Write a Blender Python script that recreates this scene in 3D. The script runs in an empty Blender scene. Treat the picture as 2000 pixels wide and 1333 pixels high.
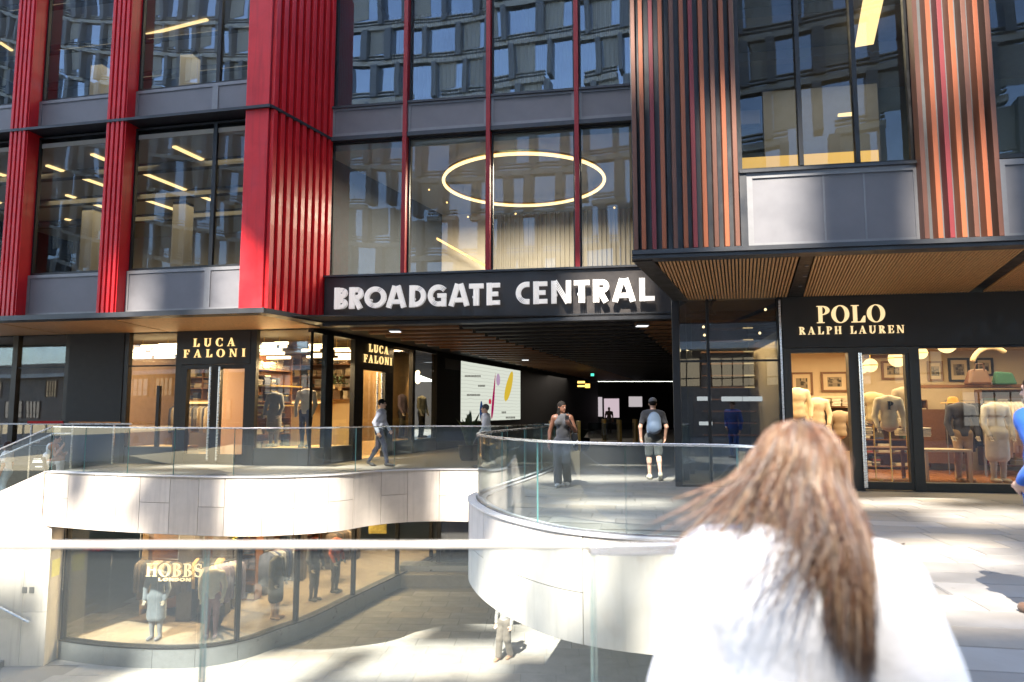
import bpy, bmesh, math, random
import numpy as np
from mathutils import Vector, Matrix
from mathutils.geometry import delaunay_2d_cdt
random.seed(7)
R = math.radians
S = bpy.context.scene
# ------------------------------------------------------------------ camera, sky, sun, exposure
FPX, TILT, CAMZ = 1380.0, R(5.59), 1.5
cam_d = bpy.data.cameras.new('camera'); cam = bpy.data.objects.new('camera', cam_d)
S.collection.objects.link(cam); S.camera = cam
cam.location = (0, 0, CAMZ); cam.rotation_euler = (R(90) + TILT, 0, 0)
cam_d.sensor_width = 36; cam_d.lens = FPX / 2000 * 36
cam_d.clip_start = 0.05; cam_d.clip_end = 600
cam_d.dof.use_dof = True; cam_d.dof.focus_distance = 15.5; cam_d.dof.aperture_fstop = 2.0
SUN = Vector((0.30, 0.90, -1.12)).normalized()          # direction the sunlight travels
SUN_EL = math.asin(-SUN.z); SUN_AZ = math.atan2(-SUN.x, -SUN.y)
w = bpy.data.worlds.new('World'); S.world = w; w.use_nodes = True
wn = w.node_tree
sky = wn.nodes.new('ShaderNodeTexSky'); sky.sky_type = 'NISHITA'; sky.sun_disc = False
sky.sun_elevation = SUN_EL; sky.sun_rotation = SUN_AZ; sky.air_density = 1.0; sky.dust_density = 1.2
bg = wn.nodes['Background']; bg.inputs['Strength'].default_value = 0.15
wn.links.new(sky.outputs[0], bg.inputs[0])
sun_d = bpy.data.lights.new('sun', 'SUN'); sun_d.energy = 3.0; sun_d.angle = R(0.45); sun_d.color = (1.0, 0.94, 0.85)
sun = bpy.data.objects.new('sun', sun_d); S.collection.objects.link(sun)
sun.rotation_euler = SUN.to_track_quat('-Z', 'Y').to_euler(); sun.location = (-20, -40, 60)
S.view_settings.view_transform = 'Standard'; S.view_settings.look = 'None'
S.view_settings.gamma = 1.0; S.view_settings.use_curve_mapping = False
S.view_settings.exposure = 2.8
S.view_settings.use_white_balance = True; S.view_settings.white_balance_temperature = 6800
S.render.engine = 'CYCLES'
cy = S.cycles
cy.max_bounces = 9; cy.diffuse_bounces = 4; cy.glossy_bounces = 4; cy.transmission_bounces = 6
cy.transparent_max_bounces = 28; cy.caustics_reflective = False; cy.caustics_refractive = False
cy.sample_clamp_indirect = 4.0; cy.use_denoising = True

# ------------------------------------------------------------------ helpers
def ray(u, v):
    x = (u - 1000) / FPX; z = (666.5 - v) / FPX
    return Vector((x, math.cos(TILT) - z * math.sin(TILT), math.sin(TILT) + z * math.cos(TILT)))
def at_z(u, v, z=0.0):
    r = ray(u, v); t = (z - CAMZ) / r.z
    return Vector((r.x * t, r.y * t, z))
def at_y(u, v, y):
    r = ray(u, v); t = y / r.y
    return Vector((r.x * t, y, CAMZ + r.z * t))
class Fr:
    """upright reference plane: s runs along it, d stands out of it towards its right-hand side, z up"""
    def __init__(s, ox, oy, ux, uy):
        L = math.hypot(ux, uy); s.o = Vector((ox, oy)); s.u = Vector((ux / L, uy / L)); s.n = Vector((uy / L, -ux / L))
    def P(s, a, d, z):
        q = s.o + s.u * a + s.n * d
        return Vector((q.x, q.y, z))
    def at(s, u, v, d=0.0):
        r = ray(u, v); r2 = Vector((r.x, r.y))
        t = (d + s.o.dot(s.n)) / r2.dot(s.n)
        return (r2 * t - s.o).dot(s.u), CAMZ + r.z * t
    def s(s_, u, v, d=0.0): return s_.at(u, v, d)[0]
    def z(s_, u, v, d=0.0): return s_.at(u, v, d)[1]
WORLD = Fr(0, 0, 1, 0)          # s = x, d = -y
LOC = {}
def put(o, parent, loc):
    S.collection.objects.link(o)
    base = LOC[parent.name] if parent else Vector((0, 0, 0))
    o.parent = parent; o.location = Vector(loc) - base; LOC[o.name] = Vector(loc)
    return o
def tag(o, label=None, cat=None, group=None, kind=None):
    if label: o['label'] = label
    if cat: o['category'] = cat
    if group: o['group'] = group
    if kind: o['kind'] = kind
    return o
def thing(name, loc, label, cat, group=None, parent=None):
    o = bpy.data.objects.new(name, None); o.empty_display_size = 0.1
    put(o, parent, loc); return tag(o, label, cat, group)
def holder(name, loc, parent, kind=None):
    o = bpy.data.objects.new(name, None); put(o, parent, loc); return tag(o, kind=kind)
class MB:
    def __init__(s): s.v = []; s.f = []; s.m = []
    def add(s, vs, fs, mi=0):
        b = len(s.v); s.v += [tuple(q) for q in vs]; s.f += [tuple(b + i for i in f) for f in fs]; s.m += [mi] * len(fs)
        return s
    def hexa(s, p, mi=0):      # p: 8 corners, 0-3 bottom, 4-7 top, counter-clockwise seen from above
        return s.add(p, [(3, 2, 1, 0), (4, 5, 6, 7), (0, 1, 5, 4), (1, 2, 6, 5), (2, 3, 7, 6), (3, 0, 4, 7)], mi)
    def box(s, fr, a0, a1, d0, d1, z0, z1, mi=0):
        if a1 < a0: a0, a1 = a1, a0
        if d1 < d0: d0, d1 = d1, d0
        if z1 < z0: z0, z1 = z1, z0
        P = fr.P
        return s.hexa([P(a0, d1, z0), P(a1, d1, z0), P(a1, d0, z0), P(a0, d0, z0), P(a0, d1, z1), P(a1, d1, z1), P(a1, d0, z1), P(a0, d0, z1)], mi)
    def cube(s, x0, x1, y0, y1, z0, z1, mi=0): return s.box(WORLD, x0, x1, -y1, -y0, z0, z1, mi)
    def quad(s, a, b, c, d, mi=0): return s.add([a, b, c, d], [(0, 1, 2, 3)], mi)
    def prism(s, pts, axis, mi=0):   # planar polygon of 3-d points (any convex / simple), swept by axis
        n = len(pts); ax = Vector(axis)
        vs = [Vector(p) for p in pts] + [Vector(p) + ax for p in pts]
        fs = [tuple(range(n - 1, -1, -1)), tuple(range(n, 2 * n))] + [(i, (i + 1) % n, n + (i + 1) % n, n + i) for i in range(n)]
        return s.add(vs, fs, mi)
    def tube(s, pts, r, n=8, mi=0, up=None):
        pts = [Vector(p) for p in pts]; rs = r if isinstance(r, (list, tuple)) else [r] * len(pts)
        vs = []; fs = []; prev = None
        for i, p in enumerate(pts):
            t = (pts[min(i + 1, len(pts) - 1)] - pts[max(i - 1, 0)]).normalized()
            a = up or (Vector((0, 0, 1)) if abs(t.z) < 0.9 else Vector((1, 0, 0)))
            if prev is not None: a = prev
            x = (a - t * a.dot(t)).normalized(); y = t.cross(x); prev = x
            for k in range(n):
                an = 2 * math.pi * k / n
                vs.append(p + (x * math.cos(an) + y * math.sin(an)) * rs[i])
        for i in range(len(pts) - 1):
            for k in range(n):
                fs.append((i * n + k, i * n + (k + 1) % n, (i + 1) * n + (k + 1) % n, (i + 1) * n + k))
        fs.append(tuple(range(n - 1, -1, -1))); L = (len(pts) - 1) * n; fs.append(tuple(range(L, L + n)))
        return s.add(vs, fs, mi)
    def lathe(s, c, prof, n=16, mi=0):
        vs = []; fs = []
        for r, z in prof:
            for k in range(n):
                a = 2 * math.pi * k / n; vs.append((c[0] + r * math.cos(a), c[1] + r * math.sin(a), c[2] + z))
        for i in range(len(prof) - 1):
            for k in range(n): fs.append((i * n + k, i * n + (k + 1) % n, (i + 1) * n + (k + 1) % n, (i + 1) * n + k))
        fs.append(tuple(range(n - 1, -1, -1))); L = (len(prof) - 1) * n; fs.append(tuple(range(L, L + n)))
        return s.add(vs, fs, mi)
    def ball(s, c, r, n=14, mi=0, sz=1.0):
        m = n // 2
        return s.lathe(c, [(max(1e-4, r * math.sin(math.pi * i / m)), -r * sz * math.cos(math.pi * i / m)) for i in range(m + 1)], n, mi)
    def build(s, name, mats, parent=None, smooth=False, kind=None, origin=None, label=None, bevel=0.0):
        if not isinstance(mats, (list, tuple)): mats = [mats]
        A = np.array(s.v, dtype=float)
        c = Vector(origin) if origin is not None else Vector(((A[:, 0].min() + A[:, 0].max()) / 2, (A[:, 1].min() + A[:, 1].max()) / 2, A[:, 2].min()))
        me = bpy.data.meshes.new(name); me.from_pydata((A - np.array(c)).tolist(), [], s.f)
        for m in mats: me.materials.append(m)
        me.polygons.foreach_set('material_index', s.m)
        if smooth:
            me.polygons.foreach_set('use_smooth', [True] * len(s.f))
        me.update()
        if smooth and smooth != 'all': me.set_sharp_from_angle(angle=R(40))
        o = bpy.data.objects.new(name, me); put(o, parent, c)
        if bevel:
            b = o.modifiers.new('bevel', 'BEVEL'); b.width = bevel; b.segments = 2; b.limit_method = 'ANGLE'
        return tag(o, label=label, kind=kind)
def copies(o, locs, parent):           # copies of one piece sharing its mesh
    out = []
    for l in locs:
        c = o.copy(); put(c, parent, l); out.append(c)
    return out
def catmull(pts, n=8, closed=False):
    pts = [Vector(p) for p in pts]; out = []
    for i in range(len(pts) - 1):
        p0 = pts[max(i - 1, 0)]; p1 = pts[i]; p2 = pts[i + 1]; p3 = pts[min(i + 2, len(pts) - 1)]
        for k in range(n):
            t = k / n
            out.append(0.5 * ((2 * p1) + (p2 - p0) * t + (2 * p0 - 5 * p1 + 4 * p2 - p3) * t * t + (3 * p1 - p0 - 3 * p2 + p3) * t ** 3))
    out.append(pts[-1]); return out
class Path:
    """plan polyline measured by arc length; side>0 = to the right of travel"""
    def __init__(s, pts):
        s.p = [Vector((q[0], q[1])) for q in pts]; s.l = [0]
        for a, b in zip(s.p, s.p[1:]): s.l.append(s.l[-1] + (b - a).length)
        s.L = s.l[-1]
    def at(s, t, off=0.0):
        t = min(max(t, 0), s.L); i = 0
        while i < len(s.p) - 2 and s.l[i + 1] < t: i += 1
        a, b = s.p[i], s.p[i + 1]; k = (t - s.l[i]) / max(1e-9, s.l[i + 1] - s.l[i])
        def tan(j):
            q = s.p[min(j + 1, len(s.p) - 1)] - s.p[max(j - 1, 0)]; return q.normalized()
        tg = (tan(i) * (1 - k) + tan(i + 1) * k).normalized()
        q = a.lerp(b, k) + Vector((tg.y, -tg.x)) * off
        return q
    def strip(s, mb, t0, t1, o0, o1, z0, z1, step=0.25, mi=0, zf=None):   # curved box; zf(t) adds height
        n = max(1, int(math.ceil((t1 - t0) / step))); vs = []; fs = []
        for i in range(n + 1):
            t = t0 + (t1 - t0) * i / n; dz = zf(t) if zf else 0
            a = s.at(t, o0); b = s.at(t, o1)
            vs += [(a.x, a.y, z0 + dz), (b.x, b.y, z0 + dz), (b.x, b.y, z1 + dz), (a.x, a.y, z1 + dz)]
        for i in range(n):
            k = 4 * i
            for j in range(4): fs.append((k + j, k + (j + 1) % 4, k + 4 + (j + 1) % 4, k + 4 + j))
        fs += [(3, 2, 1, 0), (4 * n, 4 * n + 1, 4 * n + 2, 4 * n + 3)]
        return mb.add(vs, fs, mi)

# ------------------------------------------------------------------ materials
MATS = {}
LAMP = 0.45             # lamp output relative to the daylight exposure
def nt(name):
    m = bpy.data.materials.new(name); m.use_nodes = True
    t = m.node_tree; return m, t, t.nodes['Principled BSDF']
def mat(name, col, rough=0.5, metal=0.0, var=0.0, scale=6.0, bump=0.0, bscale=40.0, spec=0.5, coat=0.0, stretch=None, rvar=0.0, orand=0.0, emit=None, estr=0.0, sheen=0.0, spots=0.0, streak=0.0):
    if name in MATS: return MATS[name]
    m, t, b = nt(name); N = t.nodes.new; L = t.links.new
    b.inputs['Base Color'].default_value = (*col, 1); b.inputs['Roughness'].default_value = rough
    b.inputs['Metallic'].default_value = metal; b.inputs['Specular IOR Level'].default_value = spec
    b.inputs['Coat Weight'].default_value = coat
    if sheen: b.inputs['Sheen Weight'].default_value = sheen
    tc = N('ShaderNodeTexCoord'); mp = N('ShaderNodeMapping'); L(tc.outputs['Object'], mp.inputs[0])
    if stretch: mp.inputs['Scale'].default_value = stretch
    if var or rvar or orand:
        no = N('ShaderNodeTexNoise'); no.inputs['Scale'].default_value = scale; no.inputs['Detail'].default_value = 6; no.inputs['Roughness'].default_value = 0.6
        L(mp.outputs[0], no.inputs['Vector'])
        if var or orand:
            mr = N('ShaderNodeMapRange'); mr.inputs[1].default_value = 0.3; mr.inputs[2].default_value = 0.7
            mr.inputs[3].default_value = 1 - var; mr.inputs[4].default_value = 1 + var; L(no.outputs[0], mr.inputs[0])
            vm = N('ShaderNodeVectorMath'); vm.operation = 'SCALE'; vm.inputs[0].default_value = col
            if orand:
                oi = N('ShaderNodeObjectInfo'); m2 = N('ShaderNodeMapRange'); m2.inputs[3].default_value = 1 - orand; m2.inputs[4].default_value = 1 + orand
                L(oi.outputs['Random'], m2.inputs[0]); mu = N('ShaderNodeMath'); mu.operation = 'MULTIPLY'
                L(mr.outputs[0], mu.inputs[0]); L(m2.outputs[0], mu.inputs[1]); L(mu.outputs[0], vm.inputs['Scale'])
            else: L(mr.outputs[0], vm.inputs['Scale'])
            colo = vm.outputs[0]
            if streak:      # rain streaks and drip marks running down
                m3 = N('ShaderNodeMapping'); m3.inputs['Scale'].default_value = (5, 5, .35); L(tc.outputs['Object'], m3.inputs[0])
                n3 = N('ShaderNodeTexNoise'); n3.inputs['Scale'].default_value = 2.0; n3.inputs['Detail'].default_value = 5; L(m3.outputs[0], n3.inputs['Vector'])
                r3 = N('ShaderNodeMapRange'); r3.inputs[1].default_value = .5; r3.inputs[2].default_value = .72; r3.inputs[3].default_value = 1; r3.inputs[4].default_value = 1 - streak; L(n3.outputs[0], r3.inputs[0])
                v3 = N('ShaderNodeVectorMath'); v3.operation = 'SCALE'; L(colo, v3.inputs[0]); L(r3.outputs[0], v3.inputs['Scale']); colo = v3.outputs[0]
            if spots:       # gum, grit and small stains
                vo = N('ShaderNodeTexVoronoi'); vo.inputs['Scale'].default_value = 4.2; vo.inputs['Randomness'].default_value = 1; L(tc.outputs['Object'], vo.inputs['Vector'])
                r4 = N('ShaderNodeMapRange'); r4.inputs[1].default_value = .07; r4.inputs[2].default_value = .11; r4.inputs[3].default_value = 1 - spots; r4.inputs[4].default_value = 1; L(vo.outputs['Distance'], r4.inputs[0])
                v4 = N('ShaderNodeVectorMath'); v4.operation = 'SCALE'; L(colo, v4.inputs[0]); L(r4.outputs[0], v4.inputs['Scale']); colo = v4.outputs[0]
            L(colo, b.inputs['Base Color'])
        if rvar:
            r2 = N('ShaderNodeMapRange'); r2.inputs[1].default_value = 0.3; r2.inputs[2].default_value = 0.7
            r2.inputs[3].default_value = max(0.02, rough - rvar); r2.inputs[4].default_value = min(1, rough + rvar)
            L(no.outputs[0], r2.inputs[0]); L(r2.outputs[0], b.inputs['Roughness'])
    if bump:
        n2 = N('ShaderNodeTexNoise'); n2.inputs['Scale'].default_value = bscale; n2.inputs['Detail'].default_value = 4; L(mp.outputs[0], n2.inputs['Vector'])
        bp = N('ShaderNodeBump'); bp.inputs['Strength'].default_value = bump; bp.inputs['Distance'].default_value = 0.02
        L(n2.outputs[0], bp.inputs['Height']); L(bp.outputs[0], b.inputs['Normal'])
    if emit:
        b.inputs['Emission Color'].default_value = (*emit, 1); b.inputs['Emission Strength'].default_value = estr * LAMP
    MATS[name] = m; return m
def glass(name, tint, r0, rough=0.0, wave=0.0, body=0.0, bodycol=(0.6, 0.65, 0.65)):
    """thin sheet glass: clear transmission plus mirror reflection by the Fresnel law"""
    if name in MATS: return MATS[name]
    m = bpy.data.materials.new(name); m.use_nodes = True; t = m.node_tree; t.nodes.clear(); N = t.nodes.new; L = t.links.new
    out = N('ShaderNodeOutputMaterial'); mx = N('ShaderNodeMixShader'); tr = N('ShaderNodeBsdfTransparent'); gl = N('ShaderNodeBsdfGlossy')
    tr.inputs[0].default_value = (*tint, 1); gl.inputs['Roughness'].default_value = rough; gl.inputs[0].default_value = (0.95, 0.98, 1, 1)
    lw = N('ShaderNodeLayerWeight'); lw.inputs[0].default_value = 0.5
    pw = N('ShaderNodeMath'); pw.operation = 'POWER'; pw.inputs[1].default_value = 5.0; L(lw.outputs['Facing'], pw.inputs[0])
    fr = N('ShaderNodeMapRange'); fr.inputs[3].default_value = r0; fr.inputs[4].default_value = 1.0; L(pw.outputs[0], fr.inputs[0])
    L(fr.outputs[0], mx.inputs[0]); L(gl.outputs[0], mx.inputs[2]); L(mx.outputs[0], out.inputs[0])
    if body:
        df = N('ShaderNodeBsdfDiffuse'); df.inputs[0].default_value = (*bodycol, 1); m2 = N('ShaderNodeMixShader'); m2.inputs[0].default_value = body
        L(tr.outputs[0], m2.inputs[1]); L(df.outputs[0], m2.inputs[2]); L(m2.outputs[0], mx.inputs[1])
    else: L(tr.outputs[0], mx.inputs[1])
    if wave:
        tc = N('ShaderNodeTexCoord'); no = N('ShaderNodeTexNoise'); no.inputs['Scale'].default_value = 0.55; no.inputs['Detail'].default_value = 1
        bp = N('ShaderNodeBump'); bp.inputs['Strength'].default_value = wave; bp.inputs['Distance'].default_value = 0.05
        L(tc.outputs['Object'], no.inputs['Vector']); L(no.outputs[0], bp.inputs['Height']); L(bp.outputs[0], gl.inputs['Normal']); L(bp.outputs[0], lw.inputs['Normal'])
    MATS[name] = m; return m
def glow(name, col, strength):
    if name in MATS: return MATS[name]
    m = bpy.data.materials.new(name); m.use_nodes = True; t = m.node_tree; t.nodes.clear()
    e = t.nodes.new('ShaderNodeEmission'); e.inputs[0].default_value = (*col, 1); e.inputs[1].default_value = strength * LAMP
    o = t.nodes.new('ShaderNodeOutputMaterial'); t.links.new(e.outputs[0], o.inputs[0]); MATS[name] = m; return m
RED = mat('red_paint', (0.60, 0.012, 0.018), 0.42, var=0.10, scale=2.5, coat=0.1, rvar=0.1, streak=.22)
REDD = mat('dark_red_paint', (0.30, 0.008, 0.015), 0.45, var=0.1, scale=3, streak=.25)
CHAR = mat('charcoal_metal', (0.042, 0.043, 0.047), 0.40, 0.3, var=0.12, scale=3, rvar=0.1)
BLACK = mat('black_metal', (0.012, 0.012, 0.013), 0.45, 0.2, var=0.1, rvar=0.1)
BRONZE = mat('dark_bronze', (0.040, 0.034, 0.028), 0.42, 0.35, var=0.12, scale=2, rvar=0.12)
SPAN = mat('spandrel_mesh', (0.15, 0.15, 0.165), 0.55, 0.15, var=0.12, scale=2.0, rvar=0.1, bump=0.05, bscale=160)
SPANF = mat('spandrel_frame', (0.20, 0.20, 0.21), 0.45, 0.3, var=0.08)
COPPER = mat('copper_fin', (0.30, 0.085, 0.034), 0.42, 0.2, var=0.15, scale=2, stretch=(1, 1, 0.2), rvar=0.1, streak=.25)
MAROON = mat('maroon_fin', (0.17, 0.022, 0.025), 0.42, 0.2, var=0.12, scale=2, streak=.2)
BROWN = mat('brown_fin', (0.13, 0.052, 0.032), 0.42, 0.25, var=0.12, scale=2, streak=.2)
STONE = mat('limestone', (0.60, 0.545, 0.49), 0.72, var=0.07, scale=3.0, orand=0.09, bump=0.05, bscale=60, streak=.13)
STONEJ = mat('limestone_joint', (0.44, 0.38, 0.32), 0.9)
PAVE = mat('sandstone_paving', (0.205, 0.192, 0.178), 0.70, var=0.15, scale=2.2, orand=0.18, bump=0.10, bscale=45, rvar=0.12, spots=.35)
PAVEB = mat('buff_paving', (0.225, 0.198, 0.165), 0.72, var=0.15, scale=2.4, orand=0.12, bump=0.10, bscale=45)
MORTAR = mat('paving_joint', (0.17, 0.16, 0.15), 0.9, var=0.15, scale=8)
STEEL = mat('brushed_steel', (0.72, 0.70, 0.68), 0.28, 0.85, var=0.05, rvar=0.08, stretch=(1, 1, 12))
DSTEEL = mat('dark_steel', (0.25, 0.25, 0.26), 0.35, 0.8, rvar=0.1)
WOOD = mat('oak_soffit', (0.62, 0.33, 0.14), 0.5, var=0.22, scale=4, stretch=(8, 1, 8), orand=0.1)
WOODL = mat('light_oak', (0.52, 0.34, 0.17), 0.5, var=0.15, scale=4, stretch=(8, 1, 8))
WOODD = mat('walnut', (0.16, 0.07, 0.03), 0.45, var=0.2, scale=4, stretch=(8, 1, 8))
CREAM = mat('cream_wall', (0.48, 0.36, 0.20), 0.8, var=0.04)
WARMW = mat('warm_white_wall', (0.58, 0.46, 0.31), 0.8, var=0.03)
OFFW = mat('office_white', (0.42, 0.40, 0.36), 0.8, var=0.03)
OFFD = mat('office_dark', (0.06, 0.065, 0.075), 0.7, var=0.1)
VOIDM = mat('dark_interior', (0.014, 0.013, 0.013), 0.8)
WHITEP = mat('white_letter', (0.86, 0.84, 0.82), 0.4, var=0.02, emit=(1, .97, .94), estr=.09)  # faint emission added so the sign letters look brighter in the shade
GOLD = mat('gold_letter', (0.80, 0.60, 0.32), 0.4, 0.1, emit=(1.0, 0.74, 0.38), estr=0.45)
BRASS = mat('brass', (0.62, 0.40, 0.12), 0.3, 0.8, var=0.1)
EDGE = mat('glass_edge', (0.16, 0.36, 0.36), 0.15, var=0.1)
GCLEAR = glass('balustrade_glass', (0.91, 0.95, 0.945), 0.05, body=.022)
GSHOP = glass('shop_glass', (0.93, 0.945, 0.93), 0.055, wave=0.03)
GOFF = glass('office_glass', (0.84, 0.88, 0.84), 0.042, wave=0.05)
GUP = glass('upper_office_glass', (0.78, 0.83, 0.81), 0.13, wave=0.06)
GDARK = glass('tinted_glass', (0.55, 0.57, 0.57), 0.085, wave=0.10)
GLOWW = glow('warm_lamp', (1.0, 0.62, 0.24), 0.75)
GLOWO = glow('office_strip', (1.0, 0.70, 0.33), 0.55)
GCOURT = glass('court_shop_glass', (0.93, 0.945, 0.93), 0.09, wave=0.10)
GLOWH = glow('bright_warm_lamp', (1.0, 0.74, 0.40), 2.4)
GLOWN = glow('neutral_lamp', (0.9, 0.95, 1.0), 0.6)
def area_light(name, loc, size, power, col=(1, 0.78, 0.5), rot=(0, 0, 0), size_y=None, parent=None):
    d = bpy.data.lights.new(name, 'AREA'); d.energy = power * LAMP; d.color = col; d.size = size
    if size_y: d.shape = 'RECTANGLE'; d.size_y = size_y
    o = bpy.data.objects.new(name, d); put(o, parent, loc); o.rotation_euler = rot; return o
# ------------------------------------------------------------------ the void in the plaza, decks, lower court
ZL, ZB = -4.5, -1.25                    # lower court floor, underside of the stone band
SOF = 3.75                              # soffit height of the blocks
left_px = [(90, 923), (200, 928), (330, 932), (478, 934.5), (580, 932.5), (660, 929), (720, 923.5), (780, 920), (850, 918.5), (939, 919)]
left_pts = [at_z(u, v) for u, v in left_px]
left_pts = [Vector((q.x, q.y)) for q in left_pts]
apex = [Vector(q) for q in ((-0.25, 18.15), (0.25, 18.8), (0.62, 19.7), (0.92, 20.35), (1.16, 19.9), (1.0, 18.8))]
inner = [Vector(q) for q in ((0.6, 17.2), (0.1, 15.4), (-0.38, 13.8), (-0.66, 12.7), (-0.69, 12.0), (-0.55, 11.2), (-0.3, 10.4), (0.02, 9.72),
                             (0.55, 8.95), (1.19, 8.5), (1.9, 8.25), (2.36, 8.08), (2.66, 7.7), (2.68, 7.1), (2.42, 6.1), (1.98, 4.8), (1.5, 3.55), (1.08, 2.75), (0.8, 2.42), (0.5, 2.27), (0.2, 2.24))]
near = [Vector(q) for q in ((-4, 2.24), (-16, 2.24))]
c_left = catmull(left_pts + apex[:1], 6); c_right = catmull([left_pts[-1]] + apex + inner, 6)
c_right = c_right[6:]                    # begins at apex[0]
i_ap = 18                                # index of the apex point on the right-hand curve
P_left = Path(c_left + c_right[1:i_ap + 1]); P_right = Path(c_right[i_ap:])
P_near = Path([inner[-1]] + near)
X_ST = left_pts[0].x; Y_ST = left_pts[0].y
void_poly = P_left.p + P_right.p[1:] + near + [Vector((-16, 19.75)), Vector((X_ST, 19.75))]
def inside(poly, q):
    c = False; j = len(poly) - 1
    for i in range(len(poly)):
        a, b = poly[i], poly[j]
        if (a.y > q.y) != (b.y > q.y) and q.x < (b.x - a.x) * (q.y - a.y) / (b.y - a.y) + a.x: c = not c
        j = i
    return c
def sheet(name, outer, hole, z, m, kind='structure', parent=None, down=False):
    vs = [Vector(q) for q in outer] + [Vector(q) for q in hole]; n = len(outer); k = len(hole)
    es = [(i, (i + 1) % n) for i in range(n)] + [(n + i, n + (i + 1) % k) for i in range(k)]
    V, E, Fc, *_ = delaunay_2d_cdt(vs, es, [], 1, 1e-5)
    mb = MB(); fs = []
    for f in Fc:
        c = sum((V[i] for i in f), Vector((0, 0))) / len(f)
        if hole and inside(hole, c): continue
        fs.append(tuple(reversed(f)) if down else tuple(f))
    mb.add([(q.x, q.y, z) for q in V], fs)
    return mb.build(name, m, parent, kind=kind, origin=(0, 8, z))
OUT = [(-40, -30), (40, -30), (40, 70), (-40, 70)]
FLOORM = mat('plaza_floor_stone', (0.215, 0.202, 0.185), 0.68, var=0.18, scale=1.2, bump=0.08, bscale=40, rvar=0.12, spots=.3)
plaza = sheet('plaza_pavement', OUT, void_poly, 0.0, FLOORM)
plaza['label'] = 'pale sandstone paved plaza around the sunken court'
under = sheet('deck_underside', [(-40, 2), (40, 2), (40, 70), (-40, 70)], void_poly, ZB - 0.02, BLACK, down=True)
court = sheet('court_floor', [(-40, 2), (40, 2), (40, 70), (-40, 70)], [], ZL, FLOORM)
court['label'] = 'sunken court floor of pale stone slabs'
# paving slabs as single pieces where they read as such
def slab_mesh(name, a, b, h, m):
    mb = MB(); g = 0.005; c = 0.004
    x, y = a / 2 - g - .001, b / 2 - g - .001
    mb.add([(-x, -y, 0), (x, -y, 0), (x, y, 0), (-x, y, 0), (-x + c, -y + c, h), (x - c, -y + c, h), (x - c, y - c, h), (-x + c, y - c, h)],
           [(4, 5, 6, 7), (0, 1, 5, 4), (1, 2, 6, 5), (2, 3, 7, 6), (3, 0, 4, 7)])
    me = bpy.data.meshes.new(name); me.from_pydata(mb.v, [], mb.f); me.materials.append(m); me.update(); return me
def pave(parent, z, fr, s0, s1, d0, d1, rowh, lens, keep, limit, seed):
    rnd = random.Random(seed); meshes = {}; n = 0; d = d0; row = 0; left = MB(); bed = MB()
    while d < d1:
        s = s0 - rnd.random() * lens[-1]
        while s < s1:
            a = rnd.choice(lens); mname = PAVEB if rnd.random() < 0.22 else PAVE
            P = fr.P(s + a / 2, d + rowh / 2, z)
            cs = [fr.P(s + i * a, d + j * rowh, z) for i in (0, 1) for j in (0, 1)]
            if all(keep(c) for c in cs):
                key = (a, mname.name)
                bed.quad(fr.P(s - .012, d - .012, z + .0005), fr.P(s - .012, d + rowh + .012, z + .0005), fr.P(s + a + .012, d + rowh + .012, z + .0005), fr.P(s + a + .012, d - .012, z + .0005))
                if key not in meshes: meshes[key] = slab_mesh('paving_slab', a, rowh, 0.009, mname)
                if n < limit:
                    o = bpy.data.objects.new('paving_slab', meshes[key]); put(o, parent, P)
                    o.rotation_euler = (rnd.uniform(-.0012, .0012), rnd.uniform(-.0012, .0012), math.atan2(fr.u.y, fr.u.x)); n += 1
                else:
                    left.box(fr, s + .005, s + a - .005, d + .005, d + rowh - .005, z, z + .009, 1 if mname is PAVEB else 0)
            s += a
        d += rowh; row += 1
    if bed.v:
        for i in range(len(bed.v)): bed.v[i] = (bed.v[i][0], bed.v[i][1], bed.v[i][2] + .0006 * ((i // 4) % 9))
        bed.build('joint_bed', MORTAR, parent, kind='stuff')
    if left.v: left.build('paving_field', [PAVE, PAVEB], parent, kind='stuff')
fr_p = Fr(3.26, 14.07, 1, -0.175)
grown = [Vector(q) for q in void_poly]
def clear_of_void(c, m=0.34):
    q = Vector((c.x, c.y))
    return not any(inside(void_poly, q + Vector((m * math.cos(a), m * math.sin(a)))) for a in (0, .8, 1.57, 2.36, 3.14, 3.93, 4.71, 5.5)) and not inside(void_poly, q)
def vis_right(c): return c.x / max(c.y, .1) > 0.36 and c.x / max(c.y, .1) < 1.2 and clear_of_void(c)
pave(plaza, 0.002, fr_p, -3, 9.5, 1.25, 10.5, 0.45, (0.6, 0.75, 0.9, 1.05), vis_right, 210, 3)
def vis_mid(c): return -0.06 < c.x / max(c.y, .1) <= 0.36 and clear_of_void(c) and c.y < 15
pave(plaza, 0.002, fr_p, -6, 4, -1.5, 6.6, 0.45, (0.6, 0.75, 0.9, 1.05), vis_mid, 60, 4)
def vis_left(c): return c.x / max(c.y, .1) < -0.02 and c.y > 16 and clear_of_void(c) and c.x > -11.3 and c.y < 19.2 - 0.21 * (c.x + 5.5)
pave(plaza, 0.002, Fr(-5.5, 19.3, 1, -0.21), -8, 8, 0.02, 3.6, 0.45, (0.75, 0.9, 1.05), vis_left, 0, 5)
def vis_low(c): return -0.66 < c.x / c.y < 0.26 and c.y < 24.2
PAVE_T, PAVEB_T = PAVE, PAVEB; PAVE = mat('court_paving', (0.31, 0.295, 0.275), .7, var=.14, scale=2.2, orand=.12, bump=.1, bscale=45, spots=.3); PAVEB = mat('court_paving_buff', (0.34, 0.305, 0.265), .7, var=.14, scale=2.2, orand=.12, bump=.1, bscale=45)
pave(court, ZL + 0.002, Fr(0, 15.6, 1, -0.05), -12, 5, -9, 0.4, 0.6, (0.8, 1.0, 1.2), vis_low, 150, 6)
PAVE, PAVEB = PAVE_T, PAVEB_T
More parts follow.
